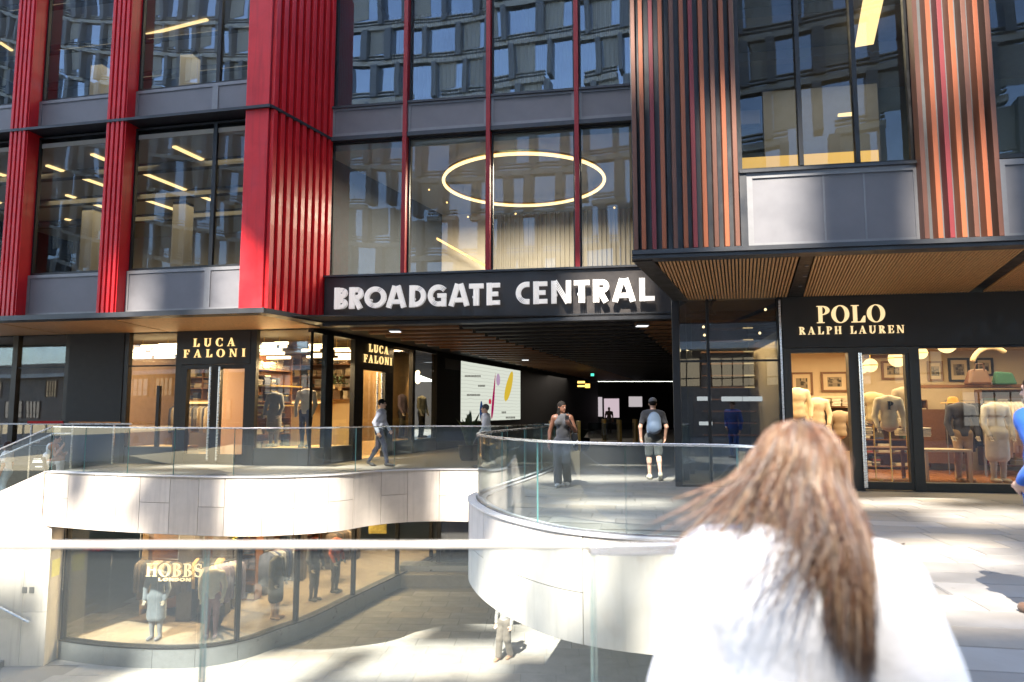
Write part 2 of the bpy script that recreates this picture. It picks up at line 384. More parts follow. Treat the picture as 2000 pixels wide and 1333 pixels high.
# ---- stone bands round the void
def t_at_px(path, u, v, off=0.0, lo=0, hi=None):
    best = None
    hi = hi if hi is not None else path.L
    for i in range(600):
        t = lo + (hi - lo) * i / 599; q = path.at(t, off)
        yc = q.y; x = 1000 + FPX * q.x / (q.y * 1.012)
        e = abs(x - u)
        if best is None or e < best[0]: best = (e, t)
    return best[1]
def stone_band(path, label, t0, t1, wid, loc, seed, rows=True, name='stone_wall', big=0.0):
    rnd = random.Random(seed)
    th = thing(name, loc, label, 'stone wall')
    core = MB(); path.strip(core, t0, t1, -0.25, 0.0, ZB, -0.005, 0.12); core.build('wall_core', STONEJ, th)
    t = t0; k = 0
    while t < t1 - 0.05:
        w_ = min(rnd.uniform(*wid), t1 - t)
        if t1 - t - w_ < 0.25: w_ = t1 - t
        g = 0.006; split = ZB + (0.50 if k % 2 else 0.62) + rnd.uniform(-.06, .06)
        segs = [(ZB, split), (split, 0.0)] if (rows and k % 2 == 0) else [(ZB, 0.0)]
        for z0, z1 in segs:
            mb = MB(); path.strip(mb, t + g, t + w_ - g, 0.002, 0.03 + rnd.uniform(-.001, .001), z0 + (g if z0 > ZB else -0.01), z1 - (g if z1 < 0 else 0), 0.12)
            mb.build('stone_panel', STONE, th, smooth=True)
        t += w_; k += 1
    cap = MB(); path.strip(cap, t0, t1, -0.26, 0.055, 0.006, 0.03, 0.12); cap.build('edge_cap', mat('pale_metal', (0.62, 0.62, 0.64), 0.4, 0.4, rvar=0.1), th, smooth=True)
    sof = MB(); path.strip(sof, t0, t1, -1.5, -0.25, ZB - 0.012, ZB - 0.002, 0.3); sof.build('soffit', STONE, th)
    return th
T_tip_end = t_at_px(P_right, 1440, 1060, lo=P_right.L * 0.3)
stone_band(P_left, 'long wavy pale limestone band below the far deck above the corner shop', 0, P_left.L, (0.62, 0.86), (left_pts[3].x, left_pts[3].y, ZB), 2)
stone_band(P_right, 'rounded white stone prow below the curved glass balustrade', 0, P_right.L, (0.9, 1.5), (0, 9.7, ZB), 5, rows=True, name='curved_stone_wall')
nb = MB(); P_near.strip(nb, 0, P_near.L, -0.25, 0.02, ZB, 0.02, 2.0)
tag(nb.build('near_stone_wall', STONE), 'stone edge of the plaza below the near glass balustrade', 'stone wall')
# ---- glass balustrades
def balustrade(path, off, seams, label, loc, name='glass_balustrade', top=1.1, rail=(0.052, 0.032), zf=None, gap=0.006, railm=STEEL, base=True):
    th = thing(name, loc, label, 'balustrade')
    for a, b in zip(seams, seams[1:]):
        mb = MB(); n = max(1, int((b - a) / 0.1))
        path.strip(mb, a + gap, b - gap, off - 0.0085, off + 0.0085, 0.03, top - 0.012, 0.1, 0, zf)
        # end faces and top face of the sheet show green edge
        nf = len(mb.f); mb.m[-1] = 1; mb.m[-2] = 1
        mb.build('glass_panel', [GCLEAR, EDGE], th, smooth=True)
    mb = MB(); path.strip(mb, seams[0], seams[-1], off - rail[0] / 2, off + rail[0] / 2, top - rail[1] + 0.012, top + 0.012, 0.08, 0, zf)
    mb.build('handrail', railm, th, smooth=True, bevel=0.004)
    if base:
        mb = MB(); path.strip(mb, seams[0], seams[-1], off - 0.03, off + 0.03, 0.012, 0.045, 0.1, 0, zf); mb.build('base_channel', DSTEEL, th, smooth=True)
    return th
seams = [0] + [t_at_px(P_left, u, 900, -0.12, hi=P_left.L * 0.9) for u in (185, 267, 355, 470, 590, 701, 776, 924)]
while seams[-1] < P_left.L - 1.3: seams.append(seams[-1] + 1.15)
seams.append(P_left.L)
balustrade(P_left, -0.12, seams, 'long wavy glass balustrade with steel rail along the far deck', (left_pts[3].x, left_pts[3].y, 0))
iT = t_at_px(P_right, 941, 900, -0.12, hi=P_right.L * 0.55)
tA = t_at_px(P_right, 1049, 950, -0.12, lo=P_right.L * 0.35, hi=P_right.L * 0.62); tB = t_at_px(P_right, 1222, 950, -0.12, lo=P_right.L * 0.35, hi=P_right.L * 0.62)
seams = [0]; n_in = 5
seams += [tA * k / (n_in + 1) * 0.86 for k in range(1, n_in + 1)] + [tA, tB]
while seams[-1] < P_right.L - 1.5: seams.append(seams[-1] + 1.25)
seams.append(P_right.L - 0.02)
balustrade(P_right, -0.12, seams, 'curved glass balustrade sweeping around the rounded prow of the plaza', (0, 9.7, 0), name='curved_glass_balustrade')
# near balustrade, rail about 2.15 m in front of the camera
yb = 2.15
P_nb = Path([Vector((0.252, yb)), Vector((-0.5, yb)), Vector((-4.5, yb))])
tn = [0.0, 0.252 + 0.906, 0.252 + 0.906 + 1.16, 4.7]
balustrade(P_nb, 0.0, tn, 'nearest glass balustrade with wide pale handrail crossing the foreground', (-0.9, yb, 0), name='near_glass_balustrade', rail=(0.042, 0.019), gap=0.005,
           railm=mat('pale_rail', (0.60, 0.57, 0.52), 0.34, 0.5, var=.12, scale=6, rvar=0.1))
# ---- stair at the left end
st = thing('stair', (X_ST - 2, 18.6, -3), 'pale stone stair going down at the left end of the far deck', 'stair')
for k in range(10):
    mb = MB(); mb.cube(X_ST - 0.34 * (k + 1), X_ST - 0.34 * k + (0.02 if k else 0), Y_ST + 0.02, 19.75, -0.16 * (k + 1) - 0.9, -0.16 * (k + 1)); mb.build('step', PAVE, st)
mb = MB()
f0 = Y_ST - 0.005
mb.hexa([(X_ST - 5, f0 - .03, ZL), (X_ST + 0.0, f0 - .03, ZL), (X_ST + 0.0, f0 + .25, ZL), (X_ST - 5, f0 + .25, ZL), (X_ST - 5, f0 - .03, -2.28), (X_ST, f0 - .03, 0.02), (X_ST, f0 + .25, 0.02), (X_ST - 5, f0 + .25, -2.28)])
mb.build('side_wall', STONEJ, st)
# stone panels of the stair wall and pier, cut to the sloping top
xs = [X_ST - 2.6, X_ST - 1.75, X_ST - 1.05, X_ST - 0.32, X_ST + 0.27]
zr = [ZL, -3.4, -2.15, -1.2, 0.03]
for i in range(len(xs) - 1):
    for j in range(len(zr) - 1):
        x0, x1 = xs[i] + .004, xs[i + 1] - .004; za, zb = zr[j] + .004 + (0.14 if i % 2 and j else 0), zr[j + 1] - .004 + (0.14 if i % 2 and j < 3 else 0)
        top = lambda x: min(0.03, 0.03 + 0.46 * (x - X_ST))
        if i == 3 and j == 3: x1 = X_ST
        t0_, t1_ = min(zb, top(x0)), min(zb, top(x1))
        if t0_ <= za: continue
        mb = MB(); mb.hexa([(x0, f0 - .06, za), (x1, f0 - .06, za), (x1, f0 - .03, za), (x0, f0 - .03, za), (x0, f0 - .06, t0_), (x1, f0 - .06, t1_), (x1, f0 - .03, t1_), (x0, f0 - .03, t0_)])
        mb.build('stone_panel', STONE, st)
mb = MB(); mb.cube(X_ST - .3, X_ST + .27, f0 - .03, f0 + 0.42, ZL, ZB - 0.02); mb.build('pier', STONE, st)
for dx in (-1.0, -0.72):
    q = at_y(48 if dx < -0.9 else 62, 1153, f0 - .065)
    mb = MB(); mb.cube(q.x - .055, q.x + .055, f0 - .075, f0 - .06, q.z - .07, q.z + .07); mb.build('wall_socket', DSTEEL, st)
q = at_y(88, 1112, f0)
mb = MB(); mb.cube(X_ST + .272, X_ST + .276, f0 + .02, f0 + .32, q.z - .2, q.z + .2)
tag(mb.build('wall_notice', mat('yellow_notice', (0.75, 0.72, 0.30), 0.6, var=.1)), 'small pale yellow notice on the stone pier beside the lower shop', 'notice')
P_st = Path([Vector((X_ST - 4.5, Y_ST + .12)), Vector((X_ST, Y_ST + .12))])
balustrade(P_st, 0, [0, 1.5, 3.0, 4.5], 'sloping glass balustrade following the stair down to the left', (X_ST - 2, Y_ST, -1), name='stair_balustrade', zf=lambda t: 0.44 * (t - 4.5))
hr = thing('stair_handrail', (X_ST - 2, Y_ST + .3, -1), 'sloping steel handrail on the inner side of the stair', 'handrail')
a0 = Vector((X_ST - 0.1, Y_ST + .35, 0.92)); mb = MB(); mb.tube([a0 + Vector((0.45, 0, 0)), a0, a0 + Vector((-4.2, 0, -0.44 * 4.2))], 0.024, 8); mb.build('rail', STEEL, hr, smooth=True)
for k in range(4):
    mb = MB(); q = a0 + Vector((-0.3 - k * 1.2, 0, -0.44 * (0.3 + k * 1.2))); mb.tube([q, q + Vector((0, -0.1, -.08)), q + Vector((0, -0.2, -.08))], 0.009, 6); mb.build('bracket', STEEL, hr)
# back guard of the stair with red strip
bgd = thing('stair_guard', (X_ST, 19.85, 0), 'steel guard rail with a bright red strip at the back of the stair', 'guard rail')
qa, qb, qc = at_y(20, 827, 19.85), at_y(118, 825, 19.85), at_y(258, 825, 19.85)
mb = MB(); mb.cube(qa.x - 4, qc.x, 19.83, 19.88, 1.10, 1.14); mb.build('rail', STEEL, bgd)
mb = MB(); mb.cube(at_y(54, 824, 19.8).x, qb.x + .1, 19.79, 19.83, 1.13, 1.20); mb.build('red_strip', mat('signal_red', (0.65, 0.01, 0.012), 0.4), bgd)
x = qa.x - 4
while x < qc.x + .05:
    mb = MB(); mb.cube(x - .02, x + .02, 19.835, 19.875, -3.4 if x < X_ST else 0, 1.10); mb.build('post', STEEL, bgd); x += 1.15
# lower-left stair handrail and steps in the court
ls = thing('court_stair', (-11.7, 16.3, ZL), 'few pale steps at the lower left of the sunken court', 'stair')
for k in range(5):
    q = at_z(20, 1296, ZL); mb = MB(); mb.cube(q.x - 2.2, q.x - 0.30 * k, Y_ST - 1.6, Y_ST - .07, ZL + 0.15 * k, ZL + 0.15 * (k + 1)); mb.build('step', PAVE, ls)
lh = thing('court_handrail', (-12, 16.9, ZL), 'short steel handrail end on the stone pier at lower left', 'handrail')
q1 = at_y(57, 1216, Y_ST - .16); q0 = at_y(-60, 1156, Y_ST - .16)
mb = MB(); mb.tube([q0, q1], 0.03, 8); mb.build('rail', STEEL, lh, smooth=True)
mb = MB(); mb.tube([q1 + (q0 - q1) * .12, q1 + (q0 - q1) * .12 + Vector((0, 0.05, -.07)), q1 + (q0 - q1) * .12 + Vector((0, .12, -.07))], 0.01, 6); mb.build('bracket', STEEL, lh)
# ------------------------------------------------------------------ red-finned block on the left
TOPZ = 14.0
Z1, ZH, Z2 = 4.95, 8.68, 9.58            # sill, head / transom, next sill
LF = Fr(-5.79, 16.2, 1, -0.21)
LS = Fr(-5.79, 16.2, 0.44, 1.0)          # finned return running back from the corner
red_b = thing('red_finned_building', (-9, 18, 0), 'office block with bright red finned columns and grey spandrels at left', 'building')
V0 = 450
def ribbed(fr, s0, s1, d, n, z0, z1, parent, name, m=RED, md=REDD, depth=0.09, wid=0.55):
    col = MB(); col.box(fr, s0, s1, d - 0.30, d, z0, z1); o = col.build(name, md, parent)
    p = (s1 - s0) / n
    for i in range(n):
        mb = MB(); a = s0 + p * (i + 0.5)
        mb.hexa([fr.P(a - p * wid / 2, d + depth, z0), fr.P(a + p * wid / 2, d + depth, z0), fr.P(a + p * wid * .62, d - .001, z0), fr.P(a - p * wid * .62, d - .001, z0),
                 fr.P(a - p * wid / 2, d + depth, z1), fr.P(a + p * wid / 2, d + depth, z1), fr.P(a + p * wid * .62, d - .001, z1), fr.P(a - p * wid * .62, d - .001, z1)])
        mb.build('fin', m, o, bevel=0.004)
    return o
GL = -0.35
def window(fr, s0, s1, d, z0, z1, parent, gm=GOFF, fm=BLACK, fw=0.05, mull=(), name='window', inset=0.03):
    a_, b_ = random.uniform(-.022, .022), random.uniform(-.022, .022)      # every pane sits a little out of true
    mb = MB(); mb.quad(fr.P(s0, d - .03, z0), fr.P(s1, d - .03 + a_, z0), fr.P(s1, d - .03 + a_ + b_, z1), fr.P(s0, d - .03 + b_, z1)); w_ = mb.build(name, gm, parent)
    mb = MB(); dd = (d - 0.05, d + inset)
    mb.box(fr, s0, s0 + fw, *dd, z0, z1).box(fr, s1 - fw, s1, *dd, z0, z1).box(fr, s0 + fw, s1 - fw, *dd, z0, z0 + fw).box(fr, s0 + fw, s1 - fw, *dd, z1 - fw, z1)
    for q in mull: mb.box(fr, q - .03, q + .03, d - 0.06, d + inset + .01, z0 + fw, z1 - fw)
    mb.build('frame', fm, w_); return w_
def spandrel(fr, s0, s1, d, z0, z1, parent, seams=()):
    mb = MB(); mb.box(fr, s0 + .08, s1 - .08, d - .05, d, z0 + .08, z1 - .08); o = mb.build('spandrel_panel', SPAN, parent)
    mb = MB(); dd = (d - .06, d + .02)
    mb.box(fr, s0, s0 + .08, *dd, z0, z1).box(fr, s1 - .08, s1, *dd, z0, z1).box(fr, s0 + .08, s1 - .08, *dd, z0, z0 + .08).box(fr, s0 + .08, s1 - .08, *dd, z1 - .08, z1)
    mb.build('frame', SPANF, o)
    for q in seams:
        mb = MB(); mb.box(fr, q - .012, q + .012, d, d + .006, z0 + .08, z1 - .08); mb.build('seam_strip', SPANF, o)
    return o
colx = [(-190, -155), (8, 42), (198, 235)]
cols = [(LF.s(a, V0), LF.s(b, V0)) for a, b in colx]
cc = LF.s(471, V0)
for a, b in cols:
    c = ribbed(LF, a, b, 0.0, 4, SOF + .1, TOPZ, red_b, 'column', depth=0.06)
    mb = MB(); mb.box(LF, b, b + .02, GL - .1, 0.03, SOF + .1, TOPZ); mb.build('return_panel', RED, c)
mb = MB(); mb.box(LF, cc, 0.0, -0.5, 0.0, SOF + .1, TOPZ); ccol = mb.build('corner_column', RED, red_b, bevel=.006)
side_len = (Vector((-4.84, 18.26)) - Vector((-5.79, 16.2))).length
ribbed(LS, 0.02, side_len + .1, 0.0, 9, SOF + .1, TOPZ, red_b, 'finned_return', depth=0.085, wid=0.5)
edges = [cols[0][1] + .02, cols[1][0], cols[1][1] + .02, cols[2][0], cols[2][1] + .02, cc]
for k in range(3):
    a, b = edges[2 * k], edges[2 * k + 1]
    for (z0, z1) in ((Z1, ZH - .08), (Z2, TOPZ)):
        if k == 2:
            m_ = LF.s(414, V0, GL)
            window(LF, a, m_, GL, z0, z1, red_b, gm=GOFF if z0 < 6 else GUP); window(LF, m_, b, GL, z0, z1, red_b, gm=GOFF if z0 < 6 else GUP)
        else: window(LF, a, b, GL, z0, z1, red_b, gm=GOFF if z0 < 6 else GUP)
    for (z0, z1) in ((SOF + .12, Z1 - .02), (ZH + .06, Z2 - .02)):
        if k == 2:
            spandrel(LF, a, m_, GL + .08, z0, z1, red_b); spandrel(LF, m_, b, GL + .08, z0, z1, red_b)
        else: spandrel(LF, a, b, GL + .08, z0, z1, red_b)
s_far = LF.s(-400, V0)
mb = MB(); mb.box(LF, s_far, 0.07, -0.45, 0.075, ZH - .02, ZH + .05); mb.box(LS, 0.0, side_len, -.2, 0.10, ZH - .02, ZH + .05); mb.build('transom', CHAR, red_b)
mb = MB(); mb.box(LF, s_far, 0.12, -0.3, 0.12, SOF - .02, SOF + .10); mb.box(LS, 0.0, side_len, -.3, 0.12, SOF - .0195, SOF + .0995); mb.build('fascia_trim', CHAR, red_b)
# soffit of oak panels with dark joints
sofz = SOF - .005
mb = MB()
A = LF.P(s_far, -.3, sofz); 
mb.add([LF.P(s_far, -.1, SOF + .03), LF.P(0.05, -.1, SOF + .03), LS.P(side_len, 0, SOF + .03), Vector((-5.5, 19.3, SOF + .03)), Fr(-5.5, 19.3, 1, -.21).P(s_far, 0, SOF + .03)], [(0, 1, 2, 3, 4)])
sofo = mb.build('soffit', BLACK, red_b)
LW = Fr(-5.5, 19.3, 1, -0.21)            # shop wall under the soffit
sx = 0.0; joints = [0.0, LW.s(330, 650), LW.s(130, 650), LW.s(0, 655), LW.s(-130, 655)]
for b, a in zip(joints, joints[1:]):
    mb = MB(); g = .035
    f0_, f1_ = LF.P(a + .2 + g, -.02, 0), LF.P(b + .2 - g if b < 0 else b - .05, -.02, 0); w0, w1 = LW.P(a + g, .02, 0), LW.P(b - g if b < 0 else b + .25, .02, 0)
    mb.hexa([(f0_.x, f0_.y, sofz), (f1_.x, f1_.y, sofz), (w1.x, w1.y, sofz), (w0.x, w0.y, sofz), (f0_.x, f0_.y, sofz + .03), (f1_.x, f1_.y, sofz + .03), (w1.x, w1.y, sofz + .03), (w0.x, w0.y, sofz + .03)])
    mb.build('soffit_panel', WOOD, sofo)
# office floors behind the glass
def office(fr, s0, s1, d0, depth, z0, z1, parent, strips, lower=OFFD, wallm=OFFW, cm=OFFW, gl=GLOWO):
    mb = MB(); mb.box(fr, s0, s1, d0 - depth - .1, d0 - depth, z0, z1); mb.build('office_wall', wallm, parent)
    mb = MB(); mb.box(fr, s0, s1, d0 - depth, d0 - .02, z1, z1 + .12); ce = mb.build('office_ceiling', cm, parent)
    for k in range(3):
        a = s0 + (s1 - s0) * (.3 + .25 * k); mb = MB(); mb.box(fr, a, a + .45, d0 - depth * .6, d0 - depth * .6 + .45, z0, z1); mb.build('interior_column', mat('column_grey', (.20, .19, .175), .8), parent)
        mb = MB(); mb.box(fr, s0, s1, d0 - depth * (.2 + .25 * k), d0 - depth * (.2 + .25 * k) + .25, z1 - .22, z1 - .02); mb.build('ceiling_beam', mat('beam_grey', (.13, .125, .115), .8), parent)
    mb = MB(); mb.box(fr, s0, s1, d0 - depth, d0 - .02, z0 - .12, z0); mb.build('office_floor', OFFD, parent)
    mb = MB(); mb.box(fr, s0, s1, d0 - depth, d0 - depth + .03, z0, z0 + 1.35); mb.build('office_screen', lower, parent)
    for (sa, da, sb, db, wd) in strips:
        p, q = fr.P(sa, da, z1 - .03), fr.P(sb, db, z1 - .03); t = (q - p).normalized(); n_ = Vector((t.y, -t.x, 0)) * wd / 2
        mb = MB(); mb.hexa([p - n_ - Vector((0, 0, .02)), q - n_ - Vector((0, 0, .02)), q + n_ - Vector((0, 0, .02)), p + n_ - Vector((0, 0, .02)), p - n_ + Vector((0, 0, .025)), q - n_ + Vector((0, 0, .025)), q + n_ + Vector((0, 0, .025)), p + n_ + Vector((0, 0, .025))])
        mb.build('strip_light', gl, ce)
def strips_px(fr, z, lst, wd):
    out = []
    for (u0, v0, u1, v1) in lst:
        p, q = at_z(u0, v0, z), at_z(u1, v1, z)
        f = lambda P: ((Vector((P.x, P.y)) - fr.o).dot(fr.u), (Vector((P.x, P.y)) - fr.o).dot(fr.n))
        out.append((*f(p), *f(q), wd))
    return out
zc = ZH - .35
st1 = strips_px(LF, zc, [(92, 322, 205, 362), (130, 380, 203, 404), (128, 427, 178, 439), (275, 335, 412, 390), (273, 386, 388, 424), (340, 285, 415, 320), (270, 425, 296, 431), (-60, 322, 20, 345), (180, 300, 206, 311), (-40, 385, 16, 400)], 0.12)
office(LF, s_far, -.3, GL, 9.0, SOF + .15, zc, red_b, st1)
mb = MB(); q = [LF.at(u, 470, -7.5)[0] for u in (312, 445)]; mb.box(LF, LF.s(120, 470, -7.5), LF.s(415, 470, -7.5), -7.6, -7.5, 4.95, 6.25, 0); mb.build('lit_bulkhead', mat('lit_bulkhead', (0.65, 0.5, 0.25), 0.8, emit=(1, .72, .3), estr=0.12), red_b)
office(LF, s_far, -.3, GL, 9.0, ZH + .2, 13.6, red_b, strips_px(LF, 13.55, [(0, 85, 30, 105), (265, 75, 405, 40)], 0.1), wallm=OFFD)
for k in range(3): area_light('office_light', LF.P(-2.2 - 3.4 * k, -4.2, zc - .08), 2.6, 38, (1, .80, .50), size_y=5, parent=red_b)
for k in range(3): area_light('upper_office_light', LF.P(-2.2 - 3.4 * k, -4.2, 13.4), 2.6, 45, (1, .85, .6), size_y=5, parent=red_b)
# dark body of the block behind
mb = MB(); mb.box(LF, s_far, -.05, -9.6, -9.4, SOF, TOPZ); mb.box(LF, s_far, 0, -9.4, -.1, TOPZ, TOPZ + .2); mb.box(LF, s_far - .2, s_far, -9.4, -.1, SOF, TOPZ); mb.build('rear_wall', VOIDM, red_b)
mb = MB(); mb.box(LS, .4, 9.0, -0.5, -0.35, SOF + .12, TOPZ); mb.build('flank_wall', OFFD, red_b)

# ------------------------------------------------------------------ glazed centre above the passage
CF = Fr(-4.84, 18.26, 1, -0.175)
cen = thing('glazed_entrance_building', (0, 20, 0), 'glazed link building with thin red mullions above the dark passage', 'building')
cx = [CF.s(u, 400) for u in (641, 790, 954, 1128)] + [CF.s(1128, 400) + (CF.s(1128, 400) - CF.s(954, 400))]
for i in range(4):
    a, b = cx[i], cx[i + 1]
    window(CF, a + .06, b - .06, -.12, 4.98, ZH - .05, cen, gm=GOFF, fw=.04)
    window(CF, a + .06, b - .06, -.12, Z2, TOPZ, cen, gm=GUP, fw=.04)
    spandrel(CF, a + .05, b - .05, -.02, ZH + .08, Z2 - .03, cen)
for a in cx[1:]:
    mb = MB(); mb.box(CF, a - .055, a + .055, -.2, .10, 4.93, TOPZ); mb.build('red_mullion', REDD, cen, bevel=.005)
mb = MB(); mb.box(CF, 0, cx[-1], -.25, .06, ZH - .05, ZH + .06); mb.box(CF, 0, cx[-1], -.25, .05, Z2 - .05, Z2 + .01); mb.build('transom', CHAR, cen)
rc_ = at_z(1023, 357, 8.1)
# folded room behind the glass: ribbed walls, cream partition, ring lamp
def ribs(fr, s0, s1, d, z0, z1, pitch, m, parent, depth=.05, name='ribbed_wall'):
    mb = MB(); s = s0; prof = []
    while s < s1:
        prof += [(s, d), (s + pitch * .5, d), (s + pitch * .55, d + depth), (s + pitch * .95, d + depth)]; s += pitch
    vs = []; fs = []
    for a, b in prof: vs += [fr.P(a, b, z0), fr.P(a, b, z1)]
    for i in range(len(prof) - 1): fs.append((2 * i, 2 * i + 2, 2 * i + 3, 2 * i + 1))
    mb.add(vs, fs); return mb.build(name, m, parent, kind='stuff')
RIB = mat('ribbed_panel', (0.36, 0.32, 0.27), 0.7, var=.06, scale=1.0)
ribs(CF, -1, 11, -7.0, 4.4, ZH + .2, .16, RIB, cen); ribs(CF, -1, 11, -3.4, Z2 - .6, TOPZ, .13, mat('ribbed_screen', (0.16, 0.15, 0.135), 0.7), cen, .04)
mb = MB(); mb.box(CF, -1, 11, -7.1, -.2, ZH - .25, ZH + .1); ceo = mb.build('room_ceiling', mat('dim_ceiling', (.30, .29, .27), .8), cen)
mb = MB(); mb.box(CF, -1, 11, -7.1, -.2, 4.6, 4.9); mb.build('room_floor', OFFD, cen)
mb = MB(); mb.box(CF, -1, 11, -3.6, -.2, TOPZ, TOPZ + .2); mb.build('roof', VOIDM, cen)
P_ = lambda u, v, d: CF.P(CF.s(u, v, d), d, CF.z(u, v, d))
mb = MB(); mb.prism([P_(805, 316, -6.7), P_(862, 396, -6.7), P_(818, 540, -6.7), P_(950, 540, -6.7), P_(950, 300, -6.7)], CF.n.to_3d() * -.15)
mb.build('cream_partition', mat('plaster_partition', (0.62, 0.55, 0.45), .85, var=.12, scale=1.2), cen)
mb = MB(); mb.prism([P_(640, 300, -6.6), P_(640, 545, -6.6), P_(735, 545, -6.6), P_(775, 300, -6.6)], CF.n.to_3d() * -.1); mb.build('dark_partition', mat('taupe_partition', (.20, .18, .155), .8, var=.05), cen)
for (u0, v0, u1, v1, d) in ((815, 445, 948, 520, -6.3), (660, 402, 711, 427, -6.3)):
    mb = MB(); mb.tube([P_(u0, v0, d), P_(u1, v1, d)], .04, 8); mb.build('strip_light', GLOWW, ceo, smooth=True)
for (u, v) in ((764, 321), (838, 371), (873, 396), (914, 424), (1007, 418), (1200, 406)):
    mb = MB(); mb.ball(P_(u, v, -3.0), .03, 8); mb.build('downlight', GLOWW, ceo)
mb = MB(); mb.ball(P_(668, 461, -4.2), .08, 12); mb.build('wall_lamp', GLOWW, ceo)
area_light('ring_light', rc_ + Vector((0, 0, -.1)), 3.6, 470, (1, .88, .70), parent=cen)
# sign band
mb = MB(); mb.box(CF, -.02, 9.6, -.2, .12, SOF + .02, 4.92); band = mb.build('sign_band', mat('sign_band_metal', (.038, .033, .032), .45, .3, var=.1, rvar=.1), cen)
mb = MB(); mb.box(CF, -.02, 9.6, -.2, .16, SOF - .09, SOF + .0); mb.box(CF, -.02, 9.6, -.2, .19, 4.93, 4.98); mb.box(CF, -.02, 9.6, -.2, .14, SOF + .05, SOF + .08); mb.build('sign_band_trim', CHAR, cen)
ring = thing('ring_lamp', at_z(1023, 355, 8.1), 'large warm glowing ring lamp hanging behind the upper glass', 'lamp')
rc = at_z(1023, 357, 8.1); mb = MB(); RR = 2.33
pts = [rc + Vector((RR * math.cos(a), RR * math.sin(a), 0)) for a in [2 * math.pi * k / 72 for k in range(73)]]
mb.tube(pts, .045, 8); mb.build('light_ring', glow('ring_glow', (1, .70, .34), 0.85), ring, smooth=True)
mb = MB(); mb.tube([p + Vector((0, 0, .07)) for p in pts], .05, 6); mb.build('ring_housing', BRASS, ring, smooth=True)
for k in range(3):
    a = k * 2.1 + .4; mb = MB(); p = rc + Vector((RR * math.cos(a), RR * math.sin(a), .08)); mb.tube([p, Vector((p.x, p.y, ZH - .2))], .006, 5); mb.build('hanging_wire', DSTEEL, ring)

# ------------------------------------------------------------------ copper-finned block on the right
RF = Fr(1.80, 10.30, 1, -0.175)
RW = Fr(3.26, 14.07, 1, -0.175)
RSOF = 3.70
cop = thing('copper_finned_building', (6, 12, 0), 'dark office block with copper coloured fins and slatted timber canopy at right', 'building')
Zs = 4.98
s_end = RF.s(2350, 300)
def finset(px, v, names, z0, z1, parent, back=CHAR, dep=.16, s0=None, s1=None):
    mb = MB(); mb.box(RF, s0, s1, -.3, -.02, z0, z1); o = mb.build('finned_panel', back, parent)
    for u, nm in zip(px, names):
        a = RF.s(u, v, .1); mb = MB(); mb.box(RF, a - .031, a + .031, -.02, dep, z0 + .01, z1)
        mb.build('fin', {'c': COPPER, 'm': MAROON, 'b': BROWN}[nm], o, bevel=.004)
    return o
fp = [1239, 1254, 1274, 1293, 1315, 1335, 1353, 1373, 1394, 1414, 1434]
finset(fp, 270, 'bcmcbcmcbcb', RSOF + .12, TOPZ, cop, s0=0.0, s1=RF.s(1440, 270))
fq = [1797, 1823, 1846, 1869, 1893, 1917, 1940]
finset(fq, 270, 'bcmcbcb', RSOF + .12, TOPZ, cop, s0=RF.s(1792, 270), s1=RF.s(1945, 270), back=mat('grey_metal', (.13, .135, .14), .4, .4, var=.1))
wa, wb, wc, wd = RF.s(1441, 250), RF.s(1791, 250), RF.s(1946, 250), s_end
mx = [RF.s(1562, 250, -.12), RF.s(1672, 250, -.12)]
window(RF, wa, wb, -.12, Zs, TOPZ, cop, mull=mx, fw=.06); window(RF, wc, wd, -.12, Zs, TOPZ, cop, fw=.06)
spandrel(RF, wa + .1, wb, -.03, RSOF + .12, Zs - .04, cop, seams=[RF.s(1612, 420), RF.s(1692, 420)]); spandrel(RF, wc, wd, -.03, RSOF + .12, Zs - .04, cop)
mb = MB(); mb.box(RF, wa, wa + .1, -.2, .0, RSOF + .12, Zs - .02); mb.box(RF, wa, wb, -.2, .03, Zs - .04, Zs + .0); mb.build('sill_trim', CHAR, cop)
# canopy: fascia, border beams, slats
mb = MB(); mb.box(RF, -.02, s_end, -.12, .20, RSOF + .055, RSOF + .118); mb.box(RF, -.02, s_end, -.12, .15, RSOF - .0, RSOF + .053); can = mb.build('canopy_fascia', CHAR, cop)
RS = Fr(3.26, 14.07, -1.46, -3.77)        # flank of the canopy, running towards the camera
Ls = (Vector((3.26, 14.07)) - Vector((1.8, 10.3))).length
mb = MB(); mb.box(RS, 0, Ls, -.28, .0, RSOF - .02, RSOF + .11); mb.build('canopy_flank', BRONZE, cop)
mb = MB(); mb.box(RS, -6, Ls - .02, -.5, -.02, RSOF + .13, TOPZ); mb.build('flank_wall', CHAR, cop)
mb = MB(); mb.add([RF.P(0.1, -.05, RSOF + .08), RF.P(s_end, -.05, RSOF + .08), RW.P(s_end, .02, RSOF + .08), RW.P(0, .02, RSOF + .08)], [(0, 1, 2, 3)]); mb.build('canopy_backing', BLACK, cop)
def slats(sf0, sf1, sb0, sb1, n, zz):     # slats run from the front edge to the shop wall
    mb = MB()
    for i in range(n):
        k0, k1 = (i + .22) / n, (i + .78) / n
        f0_, f1_ = RF.P(sf0 + (sf1 - sf0) * k0, -.14, 0), RF.P(sf0 + (sf1 - sf0) * k1, -.14, 0); b0_, b1_ = RW.P(sb0 + (sb1 - sb0) * k0, .02, 0), RW.P(sb0 + (sb1 - sb0) * k1, .02, 0)
        mb.hexa([(f0_.x, f0_.y, zz), (f1_.x, f1_.y, zz), (b1_.x, b1_.y, zz), (b0_.x, b0_.y, zz), (f0_.x, f0_.y, zz + .045), (f1_.x, f1_.y, zz + .045), (b1_.x, b1_.y, zz + .045), (b0_.x, b0_.y, zz + .045)])
    return mb.build('timber_slats', WOOD, cop, kind='stuff')
